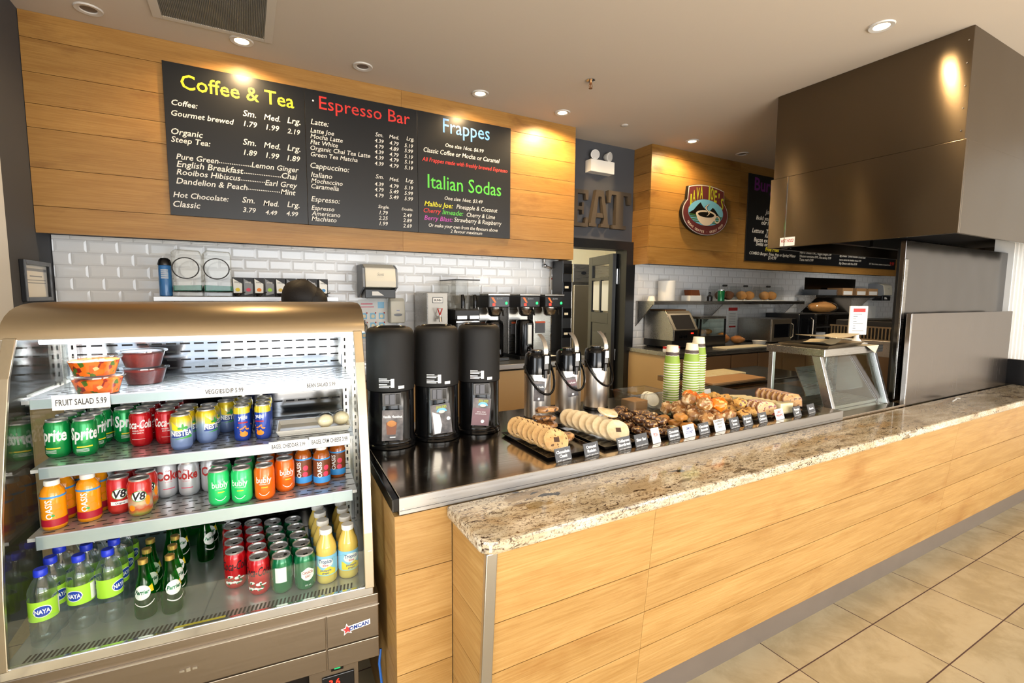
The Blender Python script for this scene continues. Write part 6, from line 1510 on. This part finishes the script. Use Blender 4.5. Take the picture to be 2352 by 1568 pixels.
# ------------------------------------------------------------------ airpots
def airpot_build(t):
    MB().lathe([(.066, 0), (.070, .002), (.070, .014), (.067, .016)], 36).build('base', 'black_plastic', t)
    MB().lathe([(.0672, .0165), (.0678, .02), (.0678, .236)], 36, cap0=False, cap1=False).build('steel_body', 'airpot_steel', t)
    MB().lathe([(.0688, .2365), (.069, .24), (.0675, .315), (.064, .332), (.052, .343), (0, .345)], 36, cap0=False, cap1=False).build('head', 'black_gloss', t)
    MB().lathe([(.030, .3455), (.030, .351), (.026, .353), (0, .353)], 20, cap0=False, cap1=False, cy=.012).build('lid_button', 'black_plastic', t)
    MB().box(-.014, .014, -.096, -.060, .262, .335).build('spout_block', 'black_plastic', t, bevel=.006)
    MB().box(-.0105, .0105, -.099, -.0962, .296, .334).build('spout_plate', 'chrome', t, bevel=.001)
    MB().tube([(0, -.084, .261), (0, -.084, .222)], .010, 10).build('spout_nozzle', 'black_plastic', t)
    mb = MB(); path = [(-.085, .338), (-.088, .352), (-.084, .375), (-.070, .400), (-.045, .422), (-.015, .436)]
    vs = []
    for y, z in path: vs += [(-.011, y, z), (.011, y, z)]
    for y, z in path: vs += [(-.011, y+.004, z-.003), (.011, y+.004, z-.003)]
    n = len(path); o = 2*n; fs = []
    for i in range(n-1):
        fs += [(2*i, 2*i+1, 2*i+3, 2*i+2), (o+2*i+1, o+2*i, o+2*i+2, o+2*i+3), (2*i, 2*i+2, o+2*i+2, o+2*i), (2*i+1, o+2*i+1, o+2*i+3, 2*i+3)]
    fs += [(0, o, o+1, 1), (2*n-2, 2*n-1, o+2*n-1, o+2*n-2)]
    mb.add(vs, fs, True); mb.build('pump_lever', 'chrome', t)
    pts = [(-.0745*math.cos(PI*k/16), -.112*math.sin(PI*k/16)*.95-.004, .27-.125*math.sin(PI*k/16)) for k in range(17)]
    MB().tube(pts, .0062, 8).build('carry_handle', 'black_gloss', t)
    for s in (-1, 1): MB().ball((s*.072, 0, .27), .009, .010, .010, 10, 8).build('pivot', 'black_plastic', t)
steel('airpot_steel', 'DAD6CF', .30, 2, .0004, 9, .06)
AP = None
AL = [(1.290, 2.070, 'left of three steel airpots, nearest the black urns', .48), (1.497, 2.092, 'middle of three steel airpots, tag hanging askew', .50), (1.705, 2.115, 'right of three steel airpots, beside the clear lid box', .60)]
for x, y, lb, psi in AL:
    if AP is None: AP = thing('airpot', lb, 'airpot', (x, y, TOP), facing(x, y, psi), 'steel airpots on the serving counter'); airpot_build(AP)
    else: dup(AP, (x, y, TOP), facing(x, y, psi), lb)
for i, (tilt, lb) in enumerate(((.02, 'dark tag hanging straight on the left airpot'), (-.18, 'dark tag hanging askew on the middle airpot'))):
    x, y, _, psi = AL[i]; a = facing(x, y, psi-.35); d = .0735
    t = thing('flavour_tag', lb, 'tag', (x+d*math.sin(a), y-d*math.cos(a), TOP+.205), (0, tilt, a), 'flavour tags on the airpots')
    MB().box(-.027, .027, -.0006, .0006, -.10, 0).build('sheet', 'card_photo', t); MB().box(-.026, .026, -.001, -.0007, -.045, -.012).build('picture', 'card_mauve' if i else 'card_grey', t)
    mb = MB(); text_flat(mb, 'Irish Vanilla' if i == 0 else 'Dark Roast', (0, -.0012, -.032), (1, 0, 0), (0, 0, 1), width=.044, height=.009, align='c', bold=.02); mb.ball((.0, -.0012, -.088), .006, .0004, .006, 10, 6); mb.build('lettering', 'ink_white', t)

# ------------------------------------------------------------------ paper cups, upside down in three stacks
bands('cup_print', [(0, 'E9DFC2'), (.001, '86A236'), (.052, 'E9E2CC'), (.0555, '4A3B34'), (.074, 'E8DEBF')], .55, 0, 0, True, .006)
CUP = None; NC = 0
def cup_stack(x, y, n, where):
    global CUP
    for k in range(n):
        z = TOP+k*.0142
        lb = ('bottom cup' if k == 0 else ('top cup' if k == n-1 else 'cup number %d from the bottom' % (k+1)))+' of the '+where
        if CUP is None:
            CUP = thing('paper_cup', lb, 'paper cup', (x, y, z), facing(x, y), 'upturned green paper cups')
            MB().lathe([(.0437, .004), (.0425, .012), (.0312, .108), (.0295, .108), (.0292, .102), (0, .102)], 28, cap0=False, cap1=False).build('cup_wall', 'cup_print', CUP)
            MB().lathe([(.0436, .006), (.0437, .0008), (.0458, .002), (.0458, .0058), (.0440, .007)], 28, cap0=False, cap1=False).build('rolled_rim', 'cup_rim', CUP)
        else: dup(CUP, (x+random.uniform(-.0003, .0003), y+random.uniform(-.0003, .0003), z), facing(x, y)+random.uniform(-.5, .5), lb)
pm('cup_rim', 'E9E3CE', .5)
cup_stack(2.135, 1.968, 18, 'left cup stack, beside the clear box'); cup_stack(2.222, 1.905, 19, 'front cup stack, nearest the pastries'); cup_stack(2.335, 1.955, 21, 'tallest cup stack, behind the other two')

# clear box of napkins and lids
t = thing('clear_box', 'clear plastic box of napkins and white lids beside the airpots', 'box', (1.915, 1.985, TOP))
def openbox(w0, d0, w1, d1, h, th):
    mb = MB(); o4 = lambda w_, d_, z: [(-w_, -d_, z), (w_, -d_, z), (w_, d_, z), (-w_, d_, z)]
    mb.add(o4(w0, d0, 0)+o4(w1, d1, h)+o4(w1-th, d1-th, h)+o4(w0-th, d0-th, th), [(3, 2, 1, 0)]+[(i, (i+1) % 4, 4+(i+1) % 4, 4+i) for i in range(4)]+[(4+i, 4+(i+1) % 4, 8+(i+1) % 4, 8+i) for i in range(4)]+[(8+i, 8+(i+1) % 4, 12+(i+1) % 4, 12+i) for i in range(4)]+[(12, 13, 14, 15)]); return mb
openbox(.100, .078, .122, .095, .105, .003).build('tub', 'clear_plastic', t)
mb = MB()
for a, b, c, d in ((-.13, .13, -.103, -.0955), (-.13, .13, .0955, .103), (-.13, -.1225, -.0955, .0955), (.1225, .13, -.0955, .0955)): mb.box(a, b, c, d, .102, .106)
mb.build('rim', 'clear_plastic', t)
t = MB().box(-.052, .052, -.05, .05, 0, .055).build('napkin_stack', 'cardboard', None, (1.872, 1.985, TOP+.0035), .05, bevel=.003); tag(t, 'stack of brown napkins inside the clear box', 'napkins')
for k in range(2):
    t = thing('cup_lid', '%s white cup lid leaning inside the clear box' % ('front', 'back')[k], 'lid', (1.972, 1.955+k*.028, TOP+.049), (1.15, 0, -.3), 'white lids in the clear box')
    MB().lathe([(.044, 0), (.0455, .003), (.042, .006), (.038, .016), (.036, .017), (.034, .012), (0, .012)], 28, cap0=False, cap1=False).build('lid', 'cup_rim', t)

# ------------------------------------------------------------------ pastries
def dough(name, c0, c1, chips=None, rough=.35, coat=.5, cs=55, amt=.66):
    m, nt, b = newmat(name); tc = N(nt, 'ShaderNodeTexCoord'); n = N(nt, 'ShaderNodeTexNoise', i_Scale=26.0, i_Detail=5.0); L(nt, tc.outputs['Object'], n.inputs['Vector'])
    r = N(nt, 'ShaderNodeMapRange'); r.inputs[1].default_value = .35; r.inputs[2].default_value = .68; L(nt, n.outputs[0], r.inputs[0])
    mx = N(nt, 'ShaderNodeMix', data_type='RGBA'); L(nt, r.outputs[0], mx.inputs[0]); mx.inputs[6].default_value = rgb(c0); mx.inputs[7].default_value = rgb(c1); out = mx.outputs[2]
    if chips:
        n2 = N(nt, 'ShaderNodeTexNoise', i_Scale=float(cs), i_Detail=1.0); L(nt, tc.outputs['Object'], n2.inputs['Vector'])
        g = N(nt, 'ShaderNodeMath', operation='GREATER_THAN'); g.inputs[1].default_value = amt; L(nt, n2.outputs[0], g.inputs[0])
        m2 = N(nt, 'ShaderNodeMix', data_type='RGBA'); L(nt, g.outputs[0], m2.inputs[0]); L(nt, out, m2.inputs[6]); m2.inputs[7].default_value = rgb(chips); out = m2.outputs[2]
    L(nt, out, b.inputs['Base Color']); b.inputs['Roughness'].default_value = rough; b.inputs['Coat Weight'].default_value = coat; b.inputs['Coat Roughness'].default_value = .08
    n3 = N(nt, 'ShaderNodeTexNoise', i_Scale=45.0, i_Detail=4.0); L(nt, tc.outputs['Object'], n3.inputs['Vector'])
    bp = N(nt, 'ShaderNodeBump', i_Strength=.8, i_Distance=.004); L(nt, n3.outputs[0], bp.inputs['Height']); L(nt, bp.outputs[0], b.inputs['Normal']); L(nt, bp.outputs[0], b.inputs['Coat Normal'])
dough('cookie_chunk', 'C4965C', 'DFBA80', '6A4628', cs=85, amt=.635); dough('cookie_oat', '9C6A3A', 'BC8A54', '4A2C1A', cs=60, amt=.59); dough('cookie_pale', 'DABF92', 'EFDDB6', None)
dough('choc_drizzle', '43281A', '6B4326', 'C79A5E', cs=90, amt=.60); dough('muffin_brown', '94602F', 'CD9E60', 'D9B98C', cs=45, amt=.56); dough('orange_glaze', 'E26C0C', 'F68E22', 'FBC070', cs=40, amt=.62)
dough('caramel', 'B97A34', 'CE9146', None, coat=.3); dough('scone', 'CC9748', 'E6BC72', '6B3C22', cs=55, amt=.60); dough('cake_cream', 'EAD9A6', 'F5EAC4', None, coat=.3); dough('loaf_crumb', 'BE8A48', 'D6A866', '7A4A22', cs=60, amt=.61); dough('loaf_crust', '7E4A22', '9C6432', None)
dough('choc_chip', '3A2216', '553422', None); dough('cranberry', 'D0A266', 'E6C690', '8A2A2A', cs=55, amt=.60)
pm('tray_black', '1B1816', .22, .4, coat=.3)
TRZ = TOP+.0
def tray(x0, x1, y0, y1, label):
    t = thing('pastry_tray', label, 'tray', ((x0+x1)/2, (y0+y1)/2, TRZ), 0, 'pastry trays on the serving counter'); w_, d = (x1-x0)/2, (y1-y0)/2
    mb = openbox(w_-.012, d-.012, w_, d, .014, .003); mb.build('pan', 'tray_black', t)
    return t
YA, YBk = 1.500, 1.885
TR = [(.985, 1.235, 'chocolate chunk and oatmeal cookies'), (1.262, 1.486, 'pale wrapped cookies'), (1.512, 1.735, 'chocolate drizzled squares'), (1.748, 1.866, 'caramel squares'), (1.885, 2.150, 'muffins with orange glaze'), (2.172, 2.395, 'golden scones'), (2.425, 2.605, 'cream layered slices'), (2.635, 2.82, 'loaf slices')]
for x0, x1, nm in TR: tray(x0, x1, YA, YBk if x0 < 2.1 else 1.86, 'black tray of %s on the serving counter' % nm)
TZ = TRZ+.0035
def disc(r, th, seed, mat, chip=False):
    mb = MB().lathe([(0, 0), (r*.90, 0), (r, th*.35), (r*.96, th*.75), (r*.75, th), (0, th*1.12)], 26, cap0=False, cap1=False).rough(.0038, 24, seed).rough(.0014, 90, seed)
    if chip: mb.mat(1).box(-.011, .011, -.009, .010, th*.95, th*1.22)
    return mb.mesh('cookie', [mat, 'choc_chip'] if chip else [mat])
def place(me, name, label, cat, loc, rot, group):
    o = bpy.data.objects.new(name, me); COL.objects.link(o); o.location = loc; o.rotation_euler = rot; tag(o, label, cat, group); return o
NTH = ['first', 'second', 'third', 'fourth', 'fifth', 'sixth', 'seventh', 'eighth', 'ninth', 'tenth', 'eleventh', 'twelfth', 'thirteenth', 'fourteenth']
# row of leaning cookies: standing on edge, tipped towards the back
def lean_row(n, x0, x1, y0, y1, mat, label, r=.052, th=.016, tip=.86, group=''):
    me = [disc(r, th, k, mat) for k in range(3)]; mf = disc(r*1.02, th, 9, mat, True)
    for k in range(n):
        s = k/(n-1); x = x0+(x1-x0)*s; y = y0+(y1-y0)*s
        h = r*math.sin(tip)+.002
        place(mf if k == 0 else me[k % 3], 'cookie', ('frontmost cookie with a chocolate chunk' if k == 0 else NTH[k]+' cookie from front')+' in the row of '+label, 'cookie', (x, y, TZ+h), (tip+random.uniform(-.03, .03), random.uniform(-.05, .05), facing(x, y)*.55+random.uniform(-.07, .07)), group)
lean_row(8, 1.070, 1.040, 1.575, 1.825, 'cookie_chunk', 'chocolate chunk cookies', group='leaning chocolate chunk cookies')
lean_row(8, 1.388, 1.335, 1.570, 1.848, 'cookie_pale', 'pale cookies', r=.051, group='leaning pale cookies')
me = [disc(.054, .020, 20+k, 'cookie_oat') for k in range(3)]
for k, (x, y, z, rx, w_) in enumerate(((1.168, 1.815, .0, .1, 'bottom'), (1.170, 1.80, .027, .2, 'second'), (1.165, 1.81, .054, .3, 'third'), (1.172, 1.795, .094, .4, 'topmost'), (1.172, 1.675, .0, .1, 'lone front'))):
    place(me[k % 3], 'oatmeal_cookie', '%s brown oatmeal cookie behind the chunk cookie row' % w_, 'cookie', (x, y, TZ+.0115+z), (rx*.35, .05, k*1.0), 'brown oatmeal cookies')
o = place(disc(.047, .016, 31, 'cookie_pale'), 'cookie', 'pale cookie lying flat on top of the pale row', 'cookie', (1.405, 1.66, TZ+.099), (.25, .1, .3), None)
# chocolate squares
def square(w_, d, h, seed, mat):
    mb = MB(); mb.ball((0, 0, h/2), w_*.62, d*.62, h*.62, 22, 14, .05, seed)
    mb.v = [(max(-w_/2, min(w_/2, x))*1.0, max(-d/2, min(d/2, y)), max(0, min(h, z))) for x, y, z in mb.v]
    mb.rough(.004, 38, seed); mb.v = [(x, y, max(.0005, z)) for x, y, z in mb.v]
    return mb.mesh('square', [mat])
me = [square(.058, .052, .03, 40+k, 'choc_drizzle') for k in range(4)]
cs = [(1.56, 1.54), (1.63, 1.545), (1.70, 1.55), (1.545, 1.61), (1.618, 1.615), (1.69, 1.62), (1.56, 1.69), (1.635, 1.69), (1.70, 1.70), (1.555, 1.77), (1.63, 1.765), (1.56, 1.845), (1.64, 1.84), (1.705, 1.79)]
for k, (x, y) in enumerate(cs):
    place(me[k % 4], 'chocolate_square', '%s chocolate drizzled square on the tray floor, counted from front' % NTH[k], 'pastry', (x, y, TZ+.001), (0, 0, random.uniform(-.4, .4)), 'chocolate drizzled squares, bottom layer')
for k, (x, y) in enumerate(((1.59, 1.58), (1.665, 1.59), (1.60, 1.66), (1.67, 1.67), (1.595, 1.74), (1.67, 1.75), (1.60, 1.82))):
    place(me[(k+1) % 4], 'chocolate_square', '%s chocolate drizzled square of the upper layer, counted from front' % NTH[k], 'pastry', (x, y, TZ+.035), (random.uniform(-.12, .12), random.uniform(-.12, .12), random.uniform(-.5, .5)), 'chocolate drizzled squares, upper layer')
place(me[0], 'chocolate_square', 'topmost chocolate drizzled square at the back of the pile', 'pastry', (1.655, 1.845, TZ+.038), (0, .1, .3), None)
mc = [square(.07, .055, .03, 60+k, 'caramel') for k in range(2)]
for k, (x, y, z, w_) in enumerate(((1.806, 1.55, 0, 'front'), (1.806, 1.625, 0, 'middle'), (1.806, 1.60, .034, 'topmost'), (1.806, 1.705, 0, 'back'))):
    place(mc[k % 2], 'caramel_square', '%s smooth caramel square beside the chocolate squares' % w_, 'pastry', (x, y, TZ+.001+z), (0, 0, .15*k), 'caramel squares')
md = [square(.065, .055, .028, 64+k, 'choc_drizzle') for k in range(1)]
for k, y in enumerate((1.79, 1.845)): place(md[0], 'brownie', '%s dark brownie behind the caramel squares' % ('front', 'back')[k], 'pastry', (1.806, y, TZ+.001), (0, 0, .2*k), 'dark brownies')
# muffins and orange glazed buns
def lump(rx, ry, rz_, seed, mat, nz_=.13): return MB().ball((0, 0, rz_*.8), rx, ry, rz_, 30, 18, nz_, seed, zmin=.0005).rough(.007, 42, seed).rough(.003, 110, seed+5).mesh('bun', [mat])
mm = [lump(.037, .035, .032, 70+k, 'muffin_brown') for k in range(3)]; mo = [lump(.042, .042, .032, 80+k, 'orange_glaze', .06) for k in range(2)]
ms = [(1.93, 1.545), (2.01, 1.55), (2.095, 1.555), (1.935, 1.635), (2.02, 1.64), (2.10, 1.645), (1.94, 1.725), (2.025, 1.73), (2.105, 1.735), (1.945, 1.815), (2.03, 1.82)]
for k, (x, y) in enumerate(ms): place(mm[k % 3], 'muffin', '%s brown muffin on the tray floor, counted from front left' % NTH[k], 'muffin', (x, y, TZ+.0065), (0, 0, k*1.1), 'brown muffins')
for k, (x, y, w_) in enumerate(((1.965, 1.60, 'front left'), (1.975, 1.70, 'back left'))): place(mm[(k+1) % 3], 'muffin', '%s brown muffin of the upper layer' % w_, 'muffin', (x, y, TZ+.071), (.1, .1, k*2.0), 'brown muffins, upper layer')
for k, (x, y, w_) in enumerate(((2.055, 1.585, 'front'), (2.065, 1.685, 'middle'), (2.07, 1.775, 'back'))): place(mo[k % 2], 'orange_glazed_bun', '%s shiny orange glazed bun on the muffins' % w_, 'bun', (x, y, TZ+.066), (.08, -.05, k*1.3), 'orange glazed buns')
# scones
me = [lump(.037, .033, .024, 90+k, 'scone', .12) for k in range(3)]
sp_ = [(2.222, 1.56), (2.297, 1.575), (2.225, 1.65), (2.305, 1.66), (2.225, 1.735), (2.335, 1.735), (2.262, 1.80)]
for k, (x, y) in enumerate(sp_): place(me[k % 3], 'scone', '%s golden scone on the tray floor, counted from front left' % NTH[k], 'scone', (x, y, TZ+.0065), (0, 0, k*.9), 'golden scones')
for k, (x, y, w_) in enumerate(((2.265, 1.62, 'front'), (2.275, 1.715, 'middle'), (2.28, 1.79, 'back'))): place(me[(k+1) % 3], 'scone', '%s golden scone of the upper layer' % w_, 'scone', (x, y, TZ+.05), (.1, .05, k*1.7), 'golden scones, upper layer')
# loaf slices standing
def slice_(w_, h, th, mat, seed):
    pts = [(-w_/2, 0), (w_/2, 0), (w_/2*1.04, h*.6), (w_*.36, h*.93), (0, h), (-w_*.36, h*.93), (-w_/2*1.04, h*.6)]
    mb = MB().mat(1).prism(pts, 1, 0, th).mat(0).prism([(x*.93, h*.04+z*.92) for x, z in pts], 1, -.001, -.0002).prism([(x*.93, h*.04+z*.92) for x, z in pts], 1, th+.0002, th+.001)
    return mb.mesh('slice', [mat, 'loaf_crust'])
me = slice_(.10, .075, .02, 'cranberry', 1)
for k in range(3): place(me, 'cranberry_loaf_slice', '%s cranberry loaf slice leaning beside the scones' % ['front', 'middle', 'back'][k], 'cake slice', (2.384, 1.535+k*.030, TZ+.006), (-.28, 0, -.55), 'cranberry loaf slices')
me = slice_(.10, .075, .02, 'loaf_crumb', 2)
for k in range(6): place(me, 'banana_loaf_slice', '%s banana loaf slice from front in the row by the glass case' % NTH[k], 'cake slice', (2.715+.004*k, 1.60+k*.036, TZ+.006), (-.30, 0, -.65), 'banana loaf slices')
# cream layered slices lying in a fan
def layered(l, w_, h):
    mb = MB().mat(0).box(-l/2, l/2, -w_/2, w_/2, 0, h*.3).box(-l/2, l/2, -w_/2, w_/2, h*.42, h*.75).mat(1).box(-l/2, l/2, -w_/2, w_/2, h*.3, h*.42).mat(2).box(-l/2, l/2, -w_/2, w_/2, h*.75, h)
    return mb.mesh('layered_slice', ['cake_cream', 'loaf_crust', 'cake_cream'])
me = layered(.115, .022, .05)
for k in range(7): place(me, 'layered_slice', '%s cream layered slice from front, standing in the row' % NTH[k], 'cake slice', (2.515-.004*k, 1.60+k*.034, TZ+.004), (.12, 0, -.5), 'cream layered slices')
t = thing('wrapped_slice', 'pale cake slice in clear film at the front of the layered slices', 'cake slice', (2.52, 1.532, TZ+.001), -.15)
MB().box(-.045, .045, -.018, .018, .001, .06).build('cake', 'cake_cream', t, bevel=.004); MB().box(-.050, .050, -.0225, .0225, 0, .066).build('film', 'film', t, bevel=.006)

# ------------------------------------------------------------------ name cards in clear holders
def namecard(x, y, lines, label, white=False, w_=.078, h=.052, ink='ink_white', yaw=.10):
    t = thing('name_card', label, 'name card', (x, y, TOP), yaw, 'name cards along the pastry trays')
    th = .30
    M = Matrix.Rotation(-th, 4, 'X')
    mb = MB().box(-w_/2, w_/2, -.0012, .0012, .001, h); mb.xf(M); mb.build('card', 'paper' if white else 'card_slate', t)
    mb = MB().box(-w_/2-.0015, w_/2+.0015, .0014, .0026, .001, h+.001); mb.xf(M); mb.box(-w_/2-.0015, w_/2+.0015, -.034, -.002, 0, .0012); mb.build('holder', 'clear_plastic', t)
    mb = MB(); n = len(lines)
    for i, s in enumerate(lines):
        hh = h*(.22 if n < 3 else .15); z = h*(.5+.30*(n-1)/2*1.0)-i*h*.30-hh*.35 if n < 3 else h*(.74-.24*i)
        text_flat(mb, s, (0, -.0017, z+.002), (1, 0, 0), (0, 0, 1), width=min(w_*.86, len(s)*w_*.085+.006), height=hh, align='c', bold=.02 if white else .035)
    if not white: text_flat(mb, "joe's goodies", (0, -.0017, .004), (1, 0, 0), (0, 0, 1), width=w_*.82, height=.0052, align='c')
    mb.xf(M); mb.build('lettering', ink, t)
pm('card_slate', '4A4B4E', .4)
CARDS = [(1.041, ['Chocolate', 'Chunk'], 0), (1.176, ['Oatmeal', 'Raisin'], 0), (1.345, ['Toblerone', 'Shortbread'], 0), (1.440, ['Skor Bar'], 0), (1.527, ['Pecan', 'Pecan'], 1), (1.632, ['Chocolate', 'Macaroon'], 0), (1.728, ['LEMON', 'COCONUT'], 2), (1.826, ['Chocolate', 'Brownie'], 0), (1.934, ['RASPBERRY', 'WHITE', 'CHOC'], 3), (2.04, ['Cheese', 'Scone'], 0), (2.140, ['Blueberry', 'Scone'], 0), (2.256, ['Lemon', 'Cranberry'], 0), (2.395, ['CARROT', 'PINEAPPLE'], 4), (2.548, ['Pumpkin', 'Loaf'], 0), (2.678, ['Banana'], 0)]
for x, ls, wh in CARDS:
    s = ' '.join(ls).lower()
    if wh == 1: namecard(x, 1.472, ['PECAN'], 'narrow white handwritten pecan card beside the dark toffee bar card', True, .050, .066, 'ink_red')
    elif wh: namecard(x, 1.470, ls, 'white handwritten card reading %s, on the front edge' % s, True, .080, .056, {2: 'ink_blue', 3: 'ink_black', 4: 'ink_red'}[wh])
    else: namecard(x, 1.470, ls, 'dark name card for %s on the front edge' % ({'toblerone shortbread': 'nougat shortbread', 'skor bar': 'toffee bar'}.get(s, s)))

# ------------------------------------------------------------------ glass display case on the ledge
LZ = .9185
DX0, DX1, DYF, DYT, DYB, DZ = 2.935, 3.575, 1.492, 1.588, 1.905, 1.286
t = thing('glass_display_case', 'small steel framed display case with sloping glass front', 'display case', (DX0, DYF, LZ))
w_ = DX1-DX0; yt = DYT-DYF; yb = DYB-DYF; hz = DZ-LZ
MB().box(-.012, w_+.012, yt-.03, yb+.012, hz-.045, hz).build('top_frame', 'steel_satin', t, bevel=.003)
for x in (0, w_-.028):
    MB().hexa([(x, 0, 0), (x+.028, 0, 0), (x+.028, .05, 0), (x, .05, 0)], [(x, yt, hz-.0455), (x+.028, yt, hz-.0455), (x+.028, yt+.05, hz-.0455), (x, yt+.05, hz-.0455)]).build('front_post', 'steel_lip', t, bevel=.002)
    MB().box(x, x+.028, yb-.028, yb, 0, hz-.0455).build('back_post', 'steel_lip', t, bevel=.002)
MB().hexa([(.029, .012, 0.002), (w_-.029, .012, .002), (w_-.029, .017, .002), (.029, .017, .002)], [(.029, yt+.012, hz-.046), (w_-.029, yt+.012, hz-.046), (w_-.029, yt+.017, hz-.046), (.029, yt+.017, hz-.046)]).build('front_glass', 'case_glass', t)
for x in (.010, w_-.016): MB().prism([(.06, .004), (yb-.03, .004), (yb-.03, hz-.05), (yt+.06, hz-.05)], 0, x, x+.005).build('side_glass', 'case_glass', t)
MB().box(.03, w_-.03, .06, yb-.03, .002, .02).build('floor_pan', 'steel_satin', t)
MB().hexa([(w_*.42, yb-.10, .02), (w_-.03, yb-.10, .02), (w_-.03, yb-.092, .02), (w_*.42, yb-.092, .02)], [(w_*.42, yb-.02, .2), (w_-.03, yb-.02, .2), (w_-.03, yb-.012, .2), (w_*.42, yb-.012, .2)]).build('back_slope', 'steel_satin', t)
t = thing('sheet_pan', 'shallow metal sheet pan on top of the glass display case', 'pan', (DX0+.26, (DYT+DYB)/2-.02, DZ+.0008), .12)
openbox(.245, .130, .262, .146, .018, .003).build('pan', 'steel_warm', t)
for k, (dx, dy, rz_, lb) in enumerate(((-.02, .02, .2, 'lower brown paper sheet curling in the sheet pan'), (.04, -.01, -.15, 'upper brown paper sheet curling in the sheet pan'))):
    mb = MB(); n = 8
    mb.add([(-.17+.34*i/n, y, .004+k*.012+.0016*(abs(i-4)**2)*(.9 if y < 0 else .5)) for i in range(n+1) for y in (-.09, .09)], [(2*i, 2*i+2, 2*i+3, 2*i+1) for i in range(n)], True)
    mb.add([(-.17+.34*i/n, y, .0055+k*.012+.0016*(abs(i-4)**2)*(.9 if y < 0 else .5)) for i in range(n+1) for y in (-.09, .09)], [(2*i+1, 2*i+3, 2*i+2, 2*i) for i in range(n)], True)
    o = mb.build('paper_sheet', 'paper_cream', None, (DX0+.26+dx, (DYT+DYB)/2-.02+dy, DZ+.0045+k*.030), rz_); tag(o, lb, 'paper')
mb = MB().add([(-.07, -.080, .0), (.08, -.080, 0), (.06, .05, 0), (-.07, .05, 0), (.005, -.098, -.045)], [(0, 1, 2, 3), (0, 4, 1)]).add([(-.07, -.080, .001), (.08, -.080, .001), (.06, .05, .001), (-.07, .05, .001), (.005, -.099, -.044)], [(3, 2, 1, 0), (1, 4, 0)])
o = mb.build('folded_paper', 'paper_cream', None, (DX0+.50, DYT+.043, DZ+.0008), 0); tag(o, 'pale paper corner hanging over the front of the display case', 'paper')
sx = PY(1971, 780, DYT+.09).x
t = thing('menu_stand', 'white upright menu stand on top of the display case', 'menu stand', (sx, DYT+.10, DZ+.0012), -.42)
MB().lathe([(.062, 0), (.064, .005), (.03, .012), (.014, .035), (.013, .055)], 24).build('foot', 'white_plastic', t)
MB().box(-.062, .062, -.006, .006, .0555, .245).build('frame', 'white_plastic', t, bevel=.003)
MB().box(-.052, .052, -.0075, -.0062, .066, .236).build('page', 'paper', t)
MB().box(-.042, .042, -.0082, -.0077, .205, .228).build('red_heading', 'ink_red', t)
mb = MB()
for i, (a, b) in enumerate(((-.04, .02), (-.04, -.01), (-.04, -.02), (-.04, -.015), (-.04, .03), (-.04, -.022), (-.04, -.02), (-.042, .036))): mb.box(a, b, -.0082, -.0077, .19-i*.0155, .193-i*.0155)
mb.build('print', 'ink_black', t)
# prep boards and other bits behind
o = MB().box(0, .62, 0, .22, 0, .016).build('serving_board', 'cardboard', None, (2.95, 2.33, .9405), bevel=.003); tag(o, 'brown board lying behind the cups and pastries', 'board')
o = MB().box(0, .50, 0, .22, 0, .018).build('cutting_board', 'cake_cream', None, (3.15, 2.56, .9405), bevel=.004); tag(o, 'white cutting board behind the brown board', 'board')
o = MB().hexa([(-.06, -.04, 0), (.06, -.04, 0), (.06, .04, 0), (-.06, .04, 0)], [(-.055, -.035, .05), (.055, -.035, .05), (.05, .035, .03), (-.05, .035, .03)]).build('napkin_stack', 'paper', None, (2.50, 2.06, TOP), .2, bevel=.003); tag(o, 'small white napkin pile behind the tallest cup stack', 'napkins')
t = thing('steam_pan', 'stainless pan with a lid behind the display case', 'pan', (3.20, 2.45, .9595))
bpy.data.objects.remove(t)
# on the granite
t = thing('plastic_spoon', 'white plastic spoon lying on the granite worktop', 'spoon', (PZ(2195, 918, ZG).x, PZ(2195, 918, ZG).y, ZG+.0005), .18)
MB().tube([(-.10, 0, .003), (.03, 0, .003)], .004, 8, True, .6).build('handle', 'white_plastic', t); MB().ball((.055, 0, .004), .028, .017, .004, 14, 8).build('bowl', 'white_plastic', t)
q = PZ(2338, 884, ZG)
t = thing('table_sign', 'dark wooden sign block at the far right end of the granite worktop', 'sign', (q.x, q.y, ZG+.0005), -.3)
MB().box(0, .03, -.10, .10, 0, .20).build('back', 'black_satin', t, bevel=.003); MB().box(.0305, .05, -.10, .10, 0, .20).build('wooden_face', 'counter_wood', t, bevel=.003)
